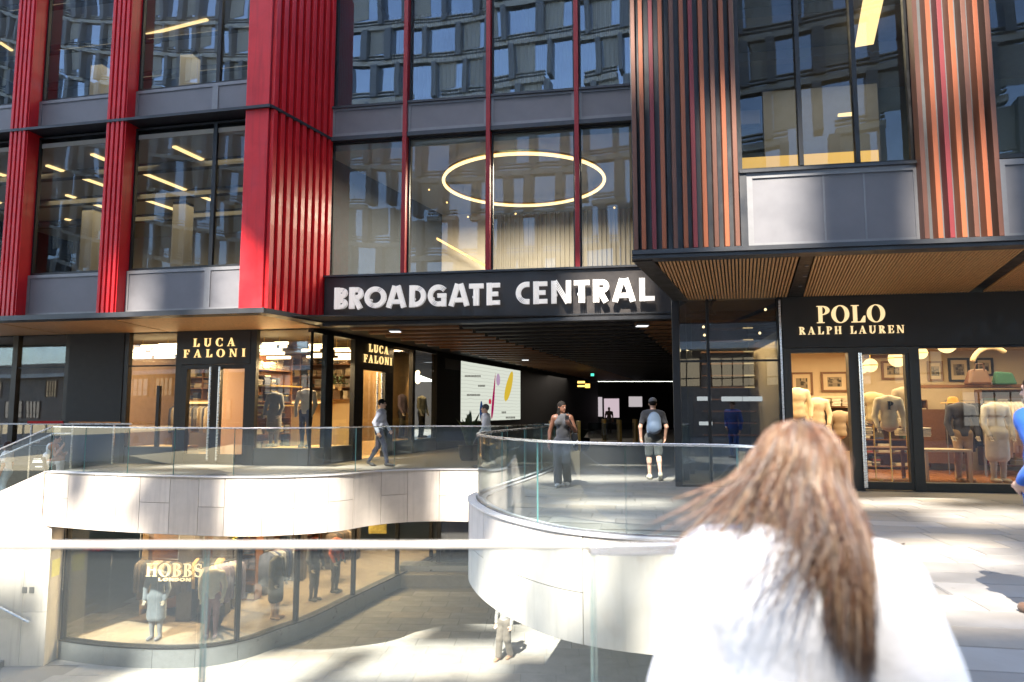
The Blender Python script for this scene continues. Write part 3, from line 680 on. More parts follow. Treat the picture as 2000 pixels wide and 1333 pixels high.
sfa = [RF.s(1284, 525, -.14), RF.s(1562, 517, -.14), RF.s(1592, 516, -.14), RF.s(2004, 500, -.14), RF.s(2040, 500, -.14), RF.s(2330, 490, -.14)]
sba = [RW.s(1318, 588), RW.s(1537, 581), RW.s(1568, 580), RW.s(1892, 572), RW.s(1918, 571), RW.s(2180, 566)]
slats(sfa[0], sfa[1], sba[0], sba[1], 38, RSOF); slats(sfa[2], sfa[3], sba[2], sba[3], 58, RSOF); slats(sfa[4], sfa[5], sba[4], sba[5], 42, RSOF)
for i in (1, 3):
    mb = MB(); g = .02
    f0_, f1_, b1_, b0_ = RF.P(sfa[i] + g, -.13, 0), RF.P(sfa[i + 1] - g, -.13, 0), RW.P(sba[i + 1] - g, .01, 0), RW.P(sba[i] + g, .01, 0)
    mb.hexa([(*q.xy, RSOF + .01) for q in (f0_, f1_, b1_, b0_)] + [(*q.xy, RSOF + .07) for q in (f0_, f1_, b1_, b0_)]); mb.build('canopy_beam', BLACK, cop)
for (u, v) in ((1576, 520), (1572, 540), (1563, 560)):
    q = at_z(u, v, RSOF); mb = MB(); mb.lathe((q.x, q.y, RSOF - .005), [(.035, 0), (.035, .014)], 10); mb.build('downlight', DSTEEL, cop)
zc2 = 9.2
st3 = []
area_light('office_light_right', RF.P(4.2, -3.0, 8.8), 3.0, 70, (1, .82, .55), size_y=4, parent=cop)
office(RF, 1.75, s_end + 7, -.12, 7.0, RSOF + .3, zc2, cop, st3, lower=OFFD, wallm=mat('office_teal', (.055, .075, .075), .6, var=.2, scale=.6), cm=mat('office_dim', (.10, .105, .105), .7, var=.1))
for (u0, v0, u1, v1, zz, wd) in ((1712, -30, 1688, 90, 8.9, .34), (1652, 224, 1632, 279, 7.9, .30)):
    p, q = at_z(u0, v0, zz), at_z(u1, v1, zz); t = (q - p).normalized(); n_ = Vector((t.y, -t.x, 0)) * wd / 2; up = Vector((0, 0, .04))
    mb = MB(); mb.hexa([p - n_, q - n_, q + n_, p + n_, p - n_ + up, q - n_ + up, q + n_ + up, p + n_ + up]); mb.build('panel_light', GLOWO, cop)
mb = MB(); mb.box(RF, wa + .1, RF.s(1716, 298, -3.5), -3.6, -3.5, RF.z(1600, 332, -3.5), RF.z(1600, 300, -3.5)); mb.build('lit_bulkhead', mat('amber_bulkhead', (.5, .3, .08), .7, emit=(1, .6, .15), estr=.22), cop)
mb = MB(); mb.box(RF, RF.s(1490, 200, -5.5), RF.s(1715, 200, -5.5), -5.6, -5.5, 4.3, 8.6); mb.build('core_wall', OFFD, cop)
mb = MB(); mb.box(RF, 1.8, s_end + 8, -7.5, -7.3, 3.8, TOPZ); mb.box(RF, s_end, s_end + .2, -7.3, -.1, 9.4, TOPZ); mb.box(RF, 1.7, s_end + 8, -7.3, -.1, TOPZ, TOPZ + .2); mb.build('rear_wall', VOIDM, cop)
# ------------------------------------------------------------------ lettering
def arc_pts(cx, cy, rx, ry, a0, a1, n=14):
    return [(cx + rx * math.cos(R(a0 + (a1 - a0) * i / n)), cy + ry * math.sin(R(a0 + (a1 - a0) * i / n))) for i in range(n + 1)]
def rect(x0, y0, x1, y1): return [(x0, y0), (x1, y0), (x1, y1), (x0, y1)]
def arc(cx, cy, rx, ry, ix, iy, a0, a1, n=18): return ('ring', arc_pts(cx, cy, rx, ry, a0, a1, n), arc_pts(cx, cy, ix, iy, a0, a1, n))
st_ = .20
SER = {
 'P': (.74, [rect(.12, .04, .33, .96), rect(.02, 0, .44, .04), rect(.02, .96, .34, 1), arc(.33, .735, .41, .265, .19, .215, -90, 90)]),
 'O': (.98, [arc(.49, .5, .49, .52, .26, .475, 0, 360, 32)]),
 'L': (.78, [rect(.12, .05, .33, .96), rect(.02, 0, .76, .05), rect(.02, .96, .44, 1), [(.5, .05), (.76, .05), (.78, .38), (.70, .38)]]),
 'R': (.84, [rect(.12, .04, .33, .96), rect(.02, 0, .44, .04), rect(.02, .96, .34, 1), arc(.33, .745, .38, .255, .17, .21, -90, 90), [(.34, .50), (.55, .50), (.86, 0), (.60, 0)]]),
 'A': (.96, [[(.08, .04), (.15, .04), (.50, 1), (.42, .90)], [(.60, .04), (.85, .04), (.54, 1), (.40, 1)], rect(.24, .28, .66, .34), rect(0, 0, .28, .04), rect(.52, 0, .96, .04)]),
 'H': (.92, [rect(.10, .04, .30, .96), rect(.62, .04, .82, .96), rect(.30, .47, .62, .53), rect(.02, 0, .38, .04), rect(.02, .96, .38, 1), rect(.54, 0, .90, .04), rect(.54, .96, .90, 1)]),
 'U': (.90, [rect(.10, .30, .31, .96), rect(.70, .30, .78, .96), arc(.44, .31, .34, .33, .13, .25, 180, 360), rect(.02, .96, .40, 1), rect(.60, .96, .88, 1)]),
 'E': (.76, [rect(.12, .05, .33, .95), rect(.02, 0, .72, .05), rect(.02, .95, .70, 1), rect(.33, .48, .56, .53), [(.58, .05), (.72, .05), (.75, .30), (.68, .30)], [(.60, .95), (.66, .72), (.72, .72), (.70, .95)], rect(.52, .38, .57, .62)]),
 'N': (.98, [rect(.14, .04, .21, .96), rect(.78, .0, .85, .96), [(.08, 1), (.30, 1), (.85, .0), (.70, .0)], rect(.02, 0, .34, .04), rect(.02, .96, .12, 1), rect(.66, .96, .97, 1)]),
 'C': (.84, [arc(.48, .5, .47, .52, .25, .46, 52, 308, 26), rect(.74, .66, .79, .98), rect(.74, .02, .79, .30)]),
 'F': (.74, [rect(.12, .04, .33, .95), rect(.02, 0, .46, .04), rect(.02, .95, .70, 1), rect(.33, .48, .56, .53), [(.60, .95), (.66, .70), (.72, .70), (.70, .95)], rect(.52, .38, .57, .62)]),
 'I': (.46, [rect(.12, .04, .34, .96), rect(.02, 0, .44, .04), rect(.02, .96, .44, 1)]),
 'B': (.78, [rect(.12, .04, .31, .96), rect(.02, 0, .32, .04), rect(.02, .96, .32, 1), arc(.31, .755, .35, .245, .16, .205, -90, 90), arc(.31, .265, .42, .265, .21, .225, -90, 90)]),
 'D': (.92, [rect(.12, .04, .32, .96), rect(.02, 0, .34, .04), rect(.02, .96, .34, 1), arc(.32, .5, .56, .5, .34, .46, -90, 90, 24)]),
}
def stroke_pts(pts, wdt):        # thick polyline as a ring
    a, b = [], []
    for i, p in enumerate(pts):
        q0, q1 = pts[max(i - 1, 0)], pts[min(i + 1, len(pts) - 1)]; dx, dy = q1[0] - q0[0], q1[1] - q0[1]; l = math.hypot(dx, dy) or 1
        ww = wdt(i / (len(pts) - 1)) if callable(wdt) else wdt
        a.append((p[0] - dy / l * ww / 2, p[1] + dx / l * ww / 2)); b.append((p[0] + dy / l * ww / 2, p[1] - dx / l * ww / 2))
    return ('ring', a, b)
s_c = arc_pts(.36, .74, .24, .22, 30, 250, 10) + arc_pts(.36, .27, .26, .24, 80, -150, 10)
SER['S'] = (.70, [stroke_pts(s_c, lambda k: .07 + .15 * math.exp(-((k - .5) / .22) ** 2)), rect(.56, .70, .60, .98), rect(.10, .02, .14, .30)])
def glyph(mb, shapes, x, z, h, wsc, fr, d0, d1, slant=0.0):
    e = 0
    for shp in shapes:
        e += 1; dd = d1 + .0006 * e
        if isinstance(shp, tuple):
            A, B = shp[1], shp[2]
            for i in range(len(A) - 1):
                q = [A[i], A[i + 1], B[i + 1], B[i]]
                c = [fr.P(x + p[0] * h * wsc, 0, z + p[1] * h) for p in q]; n3 = fr.n.to_3d()
                front = [p + n3 * dd for p in c]; back = [p + n3 * d0 for p in c]
                b = len(mb.v); mb.v += [tuple(p) for p in front + back]
                mb.f += [(b, b + 1, b + 2, b + 3), (b, b + 4, b + 5, b + 1), (b + 2, b + 6, b + 7, b + 3)]; mb.m += [0, 0, 0]
                if i == 0: mb.f.append((b, b + 3, b + 7, b + 4)); mb.m.append(0)
                if i == len(A) - 2: mb.f.append((b + 1, b + 5, b + 6, b + 2)); mb.m.append(0)
        else:
            n3 = fr.n.to_3d(); c = [fr.P(x + p[0] * h * wsc, d0, z + p[1] * h) for p in shp]
            mb.prism(c, n3 * (dd - d0))
    return mb
def word(text, table, fr, s0, s1, z, h, d0, d1, m, parent, track=.12, name='letter'):
    tot = sum(table[c][0] for c in text if c != ' ') + track * (len(text) - 1) + sum(.45 for c in text if c == ' ')
    wsc = (s1 - s0) / (tot * h); x = s0
    for c in text:
        if c == ' ': x += (.45 + track) * h * wsc; continue
        mb = MB(); glyph(mb, table[c][1], x, z, h, wsc, fr, d0, d1); mb.build(name, m, parent)
        x += (table[c][0] + track) * h * wsc
# striped sans letters of the entrance sign: every stroke is four parallel ribs
def stripes(pts, W, n=4, fill=.66):
    out = []
    for k in range(n):
        off = (-.5 + (k + .5) / n) * W; wdt = W / n * fill; a, b = [], []
        for i, p in enumerate(pts):
            q0, q1 = pts[max(i - 1, 0)], pts[min(i + 1, len(pts) - 1)]; dx, dy = q1[0] - q0[0], q1[1] - q0[1]; l = math.hypot(dx, dy) or 1
            nx, ny = -dy / l, dx / l
            a.append((p[0] + nx * (off + wdt / 2), p[1] + ny * (off + wdt / 2))); b.append((p[0] + nx * (off - wdt / 2), p[1] + ny * (off - wdt / 2)))
        out.append(('ring', a, b))
    return out
def ln(x0, y0, x1, y1): return [(x0, y0), (x1, y1)]
stem = ln(.13, 0, .13, 1)
STR = {
 'B': (.58, [(stem, .26), ([(.26, .88)] + arc_pts(.33, .745, .14, .135, 90, -90, 10) + [(.26, .61)], .22), ([(.26, .39)] + arc_pts(.34, .25, .14, .14, 90, -90, 10) + [(.26, .11)], .22)]),
 'R': (.66, [(stem, .26), ([(.26, .88)] + arc_pts(.38, .70, .17, .18, 90, -90, 10) + [(.26, .52)], .24), (ln(.30, .44, .53, 0), .25)]),
 'O': (1.0, [(arc_pts(.5, .5, .385, .385, 0, 360, 40), .24)]),
 'A': (.98, [(ln(.13, 0, .43, 1), .25), (ln(.85, 0, .56, 1), .25), (ln(.32, .27, .68, .27), .22)]),
 'D': (.78, [(stem, .26), ([(.26, .88)] + arc_pts(.30, .5, .37, .38, 90, -90, 16) + [(.26, .12)], .24)]),
 'G': (.88, [(arc_pts(.5, .5, .385, .385, 42, 290, 26), .24), (ln(.46, .50, .88, .50), .2), (ln(.76, .0, .76, .38), .24)]),
 'T': (.66, [(ln(0, .88, .66, .88), .23), (ln(.33, 0, .33, .75), .28)]),
 'E': (.62, [(stem, .26), (ln(.26, .89, .62, .89), .21), (ln(.26, .5, .54, .5), .21), (ln(.26, .11, .62, .11), .21)]),
 'C': (.62, [([(.62, .885)] + arc_pts(.5, .5, .385, .385, 90, 270, 18) + [(.62, .115)], .24)]),
 'N': (.92, [(stem, .25), (ln(.79, 0, .79, 1), .25), (ln(.17, .98, .75, .02), .24)]),
 'L': (.66, [(stem, .26), (ln(.26, .11, .66, .11), .21)]),
}
sign = thing('entrance_sign', CF.P(4.5, .3, 4.06), 'row of white striped capital letters reading BROADGATE CENTRAL on the dark band', 'sign')
LT = [('B', 652, 677.6), ('R', 681, 708.5), ('O', 711, 753.6), ('A', 752.7, 793.5), ('D', 798.6, 831), ('G', 834.9, 871), ('A', 874.8, 917), ('T', 915.6, 943.7), ('E', 949.6, 976),
      ('C', 1007, 1033.6), ('E', 1040.9, 1068.7), ('N', 1076, 1116), ('T', 1121, 1151.7), ('R', 1158, 1190), ('A', 1194.5, 1242.7), ('L', 1248.6, 1279)]
SD0, SD1 = .24, .32
for c, u0, u1 in LT:
    s0, s1 = CF.s(u0, 585, SD1), CF.s(u1, 582, SD1); h = .555; z0 = 4.07
    wdt, strokes = STR[c]; mb = MB(); wsc = (s1 - s0) / (wdt * h)
    for k, (pts, W) in enumerate(strokes):
        glyph(mb, stripes(pts, W), s0, z0, h, wsc, CF, SD0, SD1 + .003 * k)
    mb.box(CF, s0 + (s1 - s0) * .2, s0 + (s1 - s0) * .28, .12, SD0, z0 + .2, z0 + .25)
    mb.build('letter', WHITEP, sign)
# ------------------------------------------------------------------ left shop (corner, under the red block)
PLZ = 0.46
shopL = thing('menswear_shop', LW.P(-5, -2, 0), 'dark bronze framed menswear shop on the corner under the red block', 'shop')
sL = lambda u, v=760, d=0.0: LW.s(u, v, d)
PW = Fr(-5.5, 19.3, 0.34, 1.0)           # shop front running into the passage
tL = lambda u, v=760, d=0.0: PW.s(u, v, d)
def bar(fr, a, b, z0, z1, parent, m=BRONZE, d=(-.12, .04), name='post', bevel=.004):
    mb = MB(); mb.box(fr, a, b, *d, z0, z1); return mb.build(name, m, parent, bevel=bevel)
def pane(fr, a, b, z0, z1, parent, m=GSHOP, d=-.04, name='shop_window'):
    mb = MB(); mb.box(fr, a, b, d - .012, d, z0, z1); return mb.build(name, m, parent)
# posts
for a, b in ((606, 622), (488, 500), (343, 355), (241, 250), (126, 134), (22, 32)): bar(LW, sL(a), min(sL(b), 0.0), 0, SOF - .01, shopL, BLACK if a > 600 else BRONZE)
pane(LW, sL(500), sL(606), PLZ, SOF - .02, shopL); pane(LW, sL(250), sL(343), PLZ, SOF - .02, shopL); pane(LW, sL(32), sL(126), PLZ, SOF - .02, shopL); pane(LW, sL(-170), sL(22), PLZ, SOF - .02, shopL)
PLM = mat('grey_plinth', (.10, .105, .11), .35, .2, var=.12, scale=2, rvar=.1)
for a, b in ((500, 606), (250, 343), (32, 126), (-170, 22)): bar(LW, sL(a), sL(b), 0, PLZ, shopL, PLM, (-.3, .02), 'plinth')
for a, b in ((250, 343), (32, 126), (-170, 22)): bar(LW, sL(a), sL(b), 2.75, 2.79, shopL, BLACK, (-.06, .0), 'glazing_bar')
bar(LW, sL(302, 840), sL(308, 840), PLZ, 2.2, shopL, BRONZE, (-.1, .0), 'glazing_bar')
bar(LW, sL(134), sL(241), 1.16, SOF - .01, shopL, mat('shutter_panel', (.022, .020, .018), .6, var=.15), (-.05, .06), 'blank_panel'); bar(LW, sL(134), sL(241), 0, 1.14, shopL, mat('grey_shutter', (.06, .058, .055), .5, var=.1), (-.05, .03), 'lower_panel')
bar(LW, s_far - 14, sL(-170), 0, SOF - .01, shopL, mat('shutter_panel', (.022, .020, .018), .6, var=.15), (-.1, .05), 'end_wall')
# sign panel and doors
zs0 = LW.z(420, 712)
sgp = bar(LW, sL(355), sL(488), zs0, SOF - .01, shopL, BRONZE, (-.1, .05), 'sign_panel')
bar(LW, sL(355), sL(366), 0, zs0 - .01, shopL); bar(LW, sL(478), sL(488), 0, zs0 - .01, shopL); bar(LW, sL(366), sL(478), zs0 - .13, zs0 - .01, shopL); bar(LW, sL(412), sL(430), 0, zs0 - .13, shopL)
for a, b, hx in ((366, 412, 408), (430, 478, 426)):
    d_ = pane(LW, sL(a), sL(b), .28, zs0 - .13, shopL, name='door'); mb = MB(); mb.box(LW, sL(a), sL(b), -.09, .0, .02, .28); mb.build('kick_plate', BRONZE, d_)
    p = LW.P(sL(hx, 800, .12), .12, 0.12); mb = MB(); mb.tube([p, p + Vector((0, 0, zs0 - .2))], .032, 10); mb.build('handle', STEEL, d_, smooth=True)
sgn = thing('shop_sign', LW.P(sL(420), .07, zs0 + .2), 'warm lit serif letters LUCA FALONI above the front doors', 'sign')
GLET = mat('lit_gold_letter', (.85, .62, .30), .4, emit=(1.0, .68, .28), estr=.42)
word('LUCA', SER, LW, sL(378, 668, .06), sL(460, 668, .06), LW.z(420, 677, .06), LW.z(420, 661, .06) - LW.z(420, 677, .06), .06, .085, GLET, sgn, .55)
word('FALONI', SER, LW, sL(359, 690, .06), sL(480, 690, .06), LW.z(420, 698, .06), LW.z(420, 682.5, .06) - LW.z(420, 698, .06), .06, .085, GLET, sgn, .55)
# passage side
PP = [('post', 634, 648), ('win', 648, 690), ('post', 690, 704), ('sign', 704, 766), ('win', 766, 804), ('post', 804, 809), ('win', 809, 852), ('wall', 852, 900)]
for k, a, b in PP:
    a_, b_ = tL(a), tL(b)
    if k == 'post': bar(PW, a_, b_, 0, SOF - .01, shopL, BLACK)
    if k == 'win': pane(PW, a_, b_, PLZ, SOF - .12, shopL); bar(PW, a_, b_, 0, PLZ, shopL, PLM, (-.3, .02), 'plinth')
    if k == 'wall': bar(PW, a_, b_, 0, SOF, shopL, VOIDM, (-.2, .03), 'blank_wall')
bar(PW, 0.02, tL(634), PLZ, SOF - .12, shopL, GSHOP, (-.052, -.04), 'shop_window', 0); bar(PW, 0.02, tL(634), 0, PLZ, shopL, PLM, (-.3, .02), 'plinth')
bar(PW, -.02, tL(852), SOF - .12, SOF, shopL, BLACK, (-.1, .05), 'header')
pa, pb = tL(704), tL(766); zs2 = PW.z(735, 725)
bar(PW, pa, pb, zs2, SOF - .12, shopL, BLACK, (-.1, .04), 'sign_panel'); bar(PW, pa, pa + .1, 0, zs2, shopL, BLACK); bar(PW, pb - .55, pb, 0, zs2, shopL, BLACK)
d_ = pane(PW, pa + .1, pb - .55, .1, zs2, shopL, name='door')
for hx in (736, 745):
    p = PW.P(tL(hx, 800, .1), .1, .2); mb = MB(); mb.tube([p, p + Vector((0, 0, zs2 - .25))], .03, 8); mb.build('handle', STEEL, d_, smooth=True)
sgn2 = thing('passage_shop_sign', PW.P(tL(735), .07, zs2 + .2), 'lit serif letters LUCA FALONI on the dark passage side front', 'sign')
word('LUCA', SER, PW, tL(720, 682, .05), tL(758, 682, .05), PW.z(738, 690, .05), PW.z(738, 675, .05) - PW.z(738, 690, .05), .05, .075, GLET, sgn2, .3)
word('FALONI', SER, PW, tL(710, 704, .05), tL(765, 704, .05), PW.z(738, 711, .05), PW.z(738, 696, .05) - PW.z(738, 711, .05), .05, .075, GLET, sgn2, .3)
# interior shell
DEP = 5.6
mb = MB(); mb.box(LW, sL(126), -.1, -DEP - .1, -DEP, 0, SOF); mb.build('rear_wall', CREAM, shopL)
mb = MB(); mb.add([LW.P(sL(-170), -.1, SOF - .03), LW.P(-.05, -.1, SOF - .03), PW.P(tL(852), -.1, SOF - .03), LW.P(sL(-170), -11, SOF - .03)], [(0, 1, 2, 3)]); mb.build('shop_ceiling', mat('shop_ceiling_dark', (.09, .08, .07), .7), shopL)
mb = MB(); mb.add([LW.P(sL(-170), -.1, .012), LW.P(-.05, -.1, .012), PW.P(tL(852), -.1, .012), LW.P(sL(-170), -11, .012)], [(0, 1, 2, 3)]); mb.build('shop_floor', WOODL, shopL)
mb = MB(); mb.box(LW, sL(120), sL(134), -DEP, -.1, 0, SOF - .04); mb.build('side_wall', mat('brown_partition', (.16, .10, .06), .7, var=.15), shopL)
mb = MB(); mb.box(LW, sL(-170), sL(120), -2.6, -2.5, 0, SOF - .04); mb.build('store_wall', mat('brown_back', (.12, .075, .05), .8, var=.3, scale=1.5), shopL)
# display platforms behind the windows
for a, b in ((500, 606), (250, 343)):
    mb = MB(); mb.box(LW, sL(a) + .05, sL(b) - .05, -1.2, -.3, .02, PLZ); mb.build('display_platform', WOODL, shopL)
for a, b in ((648, 690), (766, 804), (809, 852)):
    mb = MB(); mb.box(PW, tL(a), tL(b), -1.1, -.3, .02, PLZ); mb.build('display_platform', WOODL, shopL)
mb = MB(); mb.box(PW, tL(766), tL(852), -1.25, -1.15, .02, SOF - .05); mb.build('display_back', mat('ochre_wall', (.45, .28, .13), .8, var=.15), shopL)
# chandeliers of glowing glass bars
def chandelier(u0, u1, v0, v1, d, label, seed):
    rnd = random.Random(seed); s0, s1 = LW.s(u0, 690, d), LW.s(u1, 690, d); z0, z1 = LW.z(u0, v1, d), LW.z(u0, v0, d)
    t = thing('bar_chandelier', LW.P((s0 + s1) / 2, d, z0), label, 'chandelier', 'glowing bar chandeliers')
    n = 5; hgt = (z1 - z0) / n
    for r in range(n):
        s = s0 + rnd.uniform(0, .25)
        while s < s1 - .15:
            l_ = min(rnd.uniform(.45, .9), s1 - s)
            mb = MB(); dd = d + rnd.uniform(-.25, .25); mb.box(LW, s, s + l_, dd - .03, dd + .03, z0 + hgt * r + .012, z0 + hgt * (r + 1) - .012); mb.build('glass_bar', GLOWH, t); s += l_ + rnd.uniform(.02, .08)
    for q in (.25, .75):
        p = LW.P(s0 + (s1 - s0) * q, d, z1); mb = MB(); mb.tube([p, Vector((p.x, p.y, SOF - .04))], .01, 6); mb.build('suspension_rod', BRASS, t)
    area_light('chandelier_light', LW.P((s0 + s1) / 2, d, z0 - .08), (s1 - s0), 60, (1, .72, .40), size_y=.6, parent=t)
chandelier(254, 352, 673, 702, -1.6, 'glowing bar chandelier seen left of the front doors', 1)
chandelier(500, 560, 668, 702, -1.6, 'glowing bar chandelier in the window right of the front doors', 2)
chandelier(594, 632, 672, 700, -1.6, 'glowing bar chandelier behind the dark corner post', 3)
chandelier(646, 690, 680, 704, -2.6, 'glowing bar chandelier in the first passage window', 4)
# rear rail shelf with glowing strip and hanging clothes
def clothes_rail(fr, s0, s1, d, ztop, label, seed, n=14, cols=None, parent=None, name='clothes_rail', hang=.95):
    rnd = random.Random(seed); t = thing(name, fr.P((s0 + s1) / 2, d, 0), label, 'clothes rail')
    mb = MB(); mb.tube([fr.P(s0, d, 0.02), fr.P(s0, d, ztop), fr.P(s1, d, ztop), fr.P(s1, d, .02)], .014, 6); mb.build('rail_frame', DSTEEL, t)
    cols = cols or [(.10, .09, .09), (.25, .20, .15), (.45, .38, .30), (.04, .05, .09), (.30, .28, .26)]
    for i in range(n):
        s = s0 + .08 + (s1 - s0 - .16) * i / max(1, n - 1); c = rnd.choice(cols); m_ = mat('cloth_%d_%d_%d' % tuple(int(q * 100) for q in c), c, .9, var=.15, scale=8, bump=.2, bscale=14)
        hw, dp = .045, .23; zt = ztop - .06; l_ = hang * rnd.uniform(.75, 1.0); mb = MB(); k = rnd.uniform(-.02, .02)
        ring_ = lambda z, w1, w2: [fr.P(s - w1 + k, d - w2, z), fr.P(s + w1 + k, d - w2, z), fr.P(s + w1 + k, d + w2, z), fr.P(s - w1 + k, d + w2, z)]
        L_ = [ring_(zt, .012, .05), ring_(zt - .09, .035, dp * .9), ring_(zt - .35, hw, dp), ring_(zt - l_, hw * rnd.uniform(.7, 1.2), dp * rnd.uniform(.8, 1.05))]
        vs = [p for r_ in L_ for p in r_]; fs = [(0, 3, 2, 1), (12, 13, 14, 15)]
        for j in range(3):
            for q in range(4): fs.append((4 * j + q, 4 * j + (q + 1) % 4, 4 * j + 4 + (q + 1) % 4, 4 * j + 4 + q))
        mb.add(vs, fs); mb.build('garment', m_, t, smooth='all')
    return t
zr_ = LW.z(440, 786, -4.8)
mb = MB(); mb.box(LW, LW.s(262, 786, -4.8), LW.s(640, 786, -4.8), -5.4, -4.8, zr_ + .02, zr_ + .06); shf = mb.build('wall_shelf', WOODL, shopL)
mb = MB(); mb.box(LW, LW.s(312, 786, -4.8), LW.s(640, 786, -4.8), -4.84, -4.79, zr_ - .05, zr_ + .015); mb.build('shelf_light', GLOWW, shf)
for i, (a, b, lab) in enumerate(((300, 352, 'clothes rail of dark jackets behind the window left of the doors'), (366, 412, 'clothes rail of shirts seen through the left door'), (440, 486, 'clothes rail of brown coats seen through the right door'), (500, 560, 'clothes rail of jackets behind the suited mannequin'))):
    clothes_rail(LW, LW.s(a, 786, -4.6), LW.s(b, 786, -4.6), -4.6, zr_ - .08, lab, 20 + i, 12)
mb = MB(); mb.box(LW, LW.s(430, 740, -3.2), LW.s(482, 740, -3.2), -3.3, -3.2, .02, SOF - .04); mb.build('peach_partition', mat('peach_wall', (.62, .40, .28), .8), shopL)
def shelf_unit(fr, s0, s1, d, z0, z1, rows, parent, pal, seed, dep=.35, fill=.8, bm=WOODD, back=None):
    rnd = random.Random(seed); o_ = MB(); n = max(1, int((s1 - s0) / .9)); h = (z1 - z0) / rows
    for r in range(rows + 1): o_.box(fr, s0, s1, d, d + dep, z0 + h * r - .012, z0 + h * r + .012)
    for k in range(n + 1): o_.box(fr, s0 + (s1 - s0) * k / n - .012, s0 + (s1 - s0) * k / n + .012, d, d + dep - .002, z0 + .013, z1 - .013)
    o_.box(fr, s0, s1, d - .03, d - .002, z0, z1); u = o_.build('shelf_unit', bm, parent)
    it = MB(); ms = [mat('stock_%d_%d_%d' % tuple(int(q * 100) for q in c), c, .85, var=.15) for c in pal]
    for r in range(rows):
        s = s0 + .06
        while s < s1 - .2:
            w_ = rnd.uniform(.16, .32)
            if rnd.random() < fill:
                z = z0 + h * r + .014; lim = h * rnd.uniform(.35, .82); mi = rnd.randrange(len(pal)); t_ = rnd.uniform(.025, .05); k = 0
                while z + t_ < z0 + h * r + lim:
                    e = rnd.uniform(-.008, .008); it.box(fr, s + e, s + w_ + e, d + .03, d + dep - rnd.uniform(.01, .06), z, z + t_ - .004, mi if rnd.random() < .8 else rnd.randrange(len(pal))); z += t_
            s += w_ + rnd.uniform(.03, .14)
    if it.v: it.build('shelf_stock', ms, u, kind='stuff')
    return u
NEUT = [(.10, .09, .08), (.30, .24, .17), (.45, .38, .28), (.04, .05, .08), (.22, .20, .18), (.16, .10, .06)]
shelf_unit(LW, sL(262, 700, -5.2), -1.2, -5.55, zr_ + .1, SOF - .25, 4, shopL, NEUT, 5)
shelf_unit(LW, sL(140, 700, -3.0), sL(245, 700, -3.0), -3.4, .1, SOF - .2, 7, shopL, NEUT, 6)
shelf_unit(PW, tL(640), tL(700), -2.75, .3, 3.2, 6, shopL, NEUT + [(.5, .42, .2)], 7)
# mannequins: built by the figure tools further down
MANQ = []
MANQ.append(dict(fr=LW, u=597, v=830, d=-.75, base=PLZ, h=1.80, label='headless mannequin in cream blazer and blue shirt in corner window', top=(.55, .46, .36), shirt=(.10, .16, .35), legs=(.03, .04, .09)))
MANQ.append(dict(fr=LW, u=535, v=830, d=-.9, base=PLZ, h=1.62, label='headless mannequin in long grey coat near the front doors', top=(.16, .17, .19), shirt=(.16, .17, .19), legs=(.20, .19, .18), coat=True))
MANQ.append(dict(fr=PW, u=823, v=830, d=-.7, base=PLZ, h=1.66, label='headless mannequin in pale green polo shirt in passage window', top=(.36, .36, .28), shirt=(.36, .36, .28), legs=(.03, .03, .03)))
MANQ.append(dict(fr=PW, u=785, v=830, d=-.8, base=PLZ, h=1.7, label='headless mannequin in mauve jacket left of the globe wall lamps', top=(.16, .12, .16), shirt=(.2, .2, .2), legs=(.04, .04, .05)))
for i, (u, v) in enumerate(((816, 728), (816, 746))):
    q = PW.P(tL(u, v, -.9), -.9, PW.z(u, v, -.9)); t = thing('globe_wall_lamp', q, ('upper' if i == 0 else 'lower') + ' of two round warm wall lamps in passage window', 'lamp')
    mb = MB(); mb.ball(q, .085, 14); mb.build('globe', GLOWH, t, smooth='all'); mb = MB(); mb.tube([q, q - Vector((.1, -.04, 0)) + PW.n.to_3d() * -.2], .015, 6); mb.build('arm', BRASS, t)
    if i == 0: area_light('globe_light', q + Vector((.1, -.1, 0)), .3, 14, (1, .68, .35), (R(60), 0, 0), parent=t)
# potted plants on a shelf in passage window
for i, (u, v) in enumerate(((651, 745), (664, 748))):
    q = PW.P(tL(u, v, -2.0), -2.0, PW.z(u, v + 8, -2.0)); t = thing('shelf_plant', q, 'small green pot plant on the shop shelf, ' + ('left' if i == 0 else 'right') + ' of two', 'plant'); rnd = random.Random(i)
    mb = MB(); mb.lathe(q - Vector((0, 0, .12)), [(.06, 0), (.08, .14)], 10); mb.build('pot', CREAM, t); mb = MB()
    for k in range(60):
        c = q + Vector((rnd.gauss(0, .1), rnd.gauss(0, .1), .2 + rnd.gauss(0, .12))); a = Vector((rnd.uniform(-1, 1), rnd.uniform(-1, 1), rnd.uniform(-.5, 1))).normalized() * .06; b_ = a.cross(Vector((0, 0, 1))).normalized() * .025
        mb.quad(c - a, c + b_, c + a, c - b_)
    mb.build('foliage', mat('shop_leaf', (.05, .09, .03), .6, var=.3), t)
mb = MB(); mb.box(PW, tL(636), tL(692), -2.3, -1.85, 1.62, 1.66); mb.box(PW, tL(636), tL(692), -2.3, -1.85, 2.2, 2.24); mb.build('display_shelf', BRASS, shopL)
area_light('shop_light', LW.P(-6.5, -3.2, SOF - .1), 5.0, 100, (1, .74, .42), size_y=2.0, parent=shopL)
area_light('passage_window_light', PW.P(5.0, -.7, SOF - .2), 2.5, 45, (1, .70, .38), size_y=.6, parent=shopL)

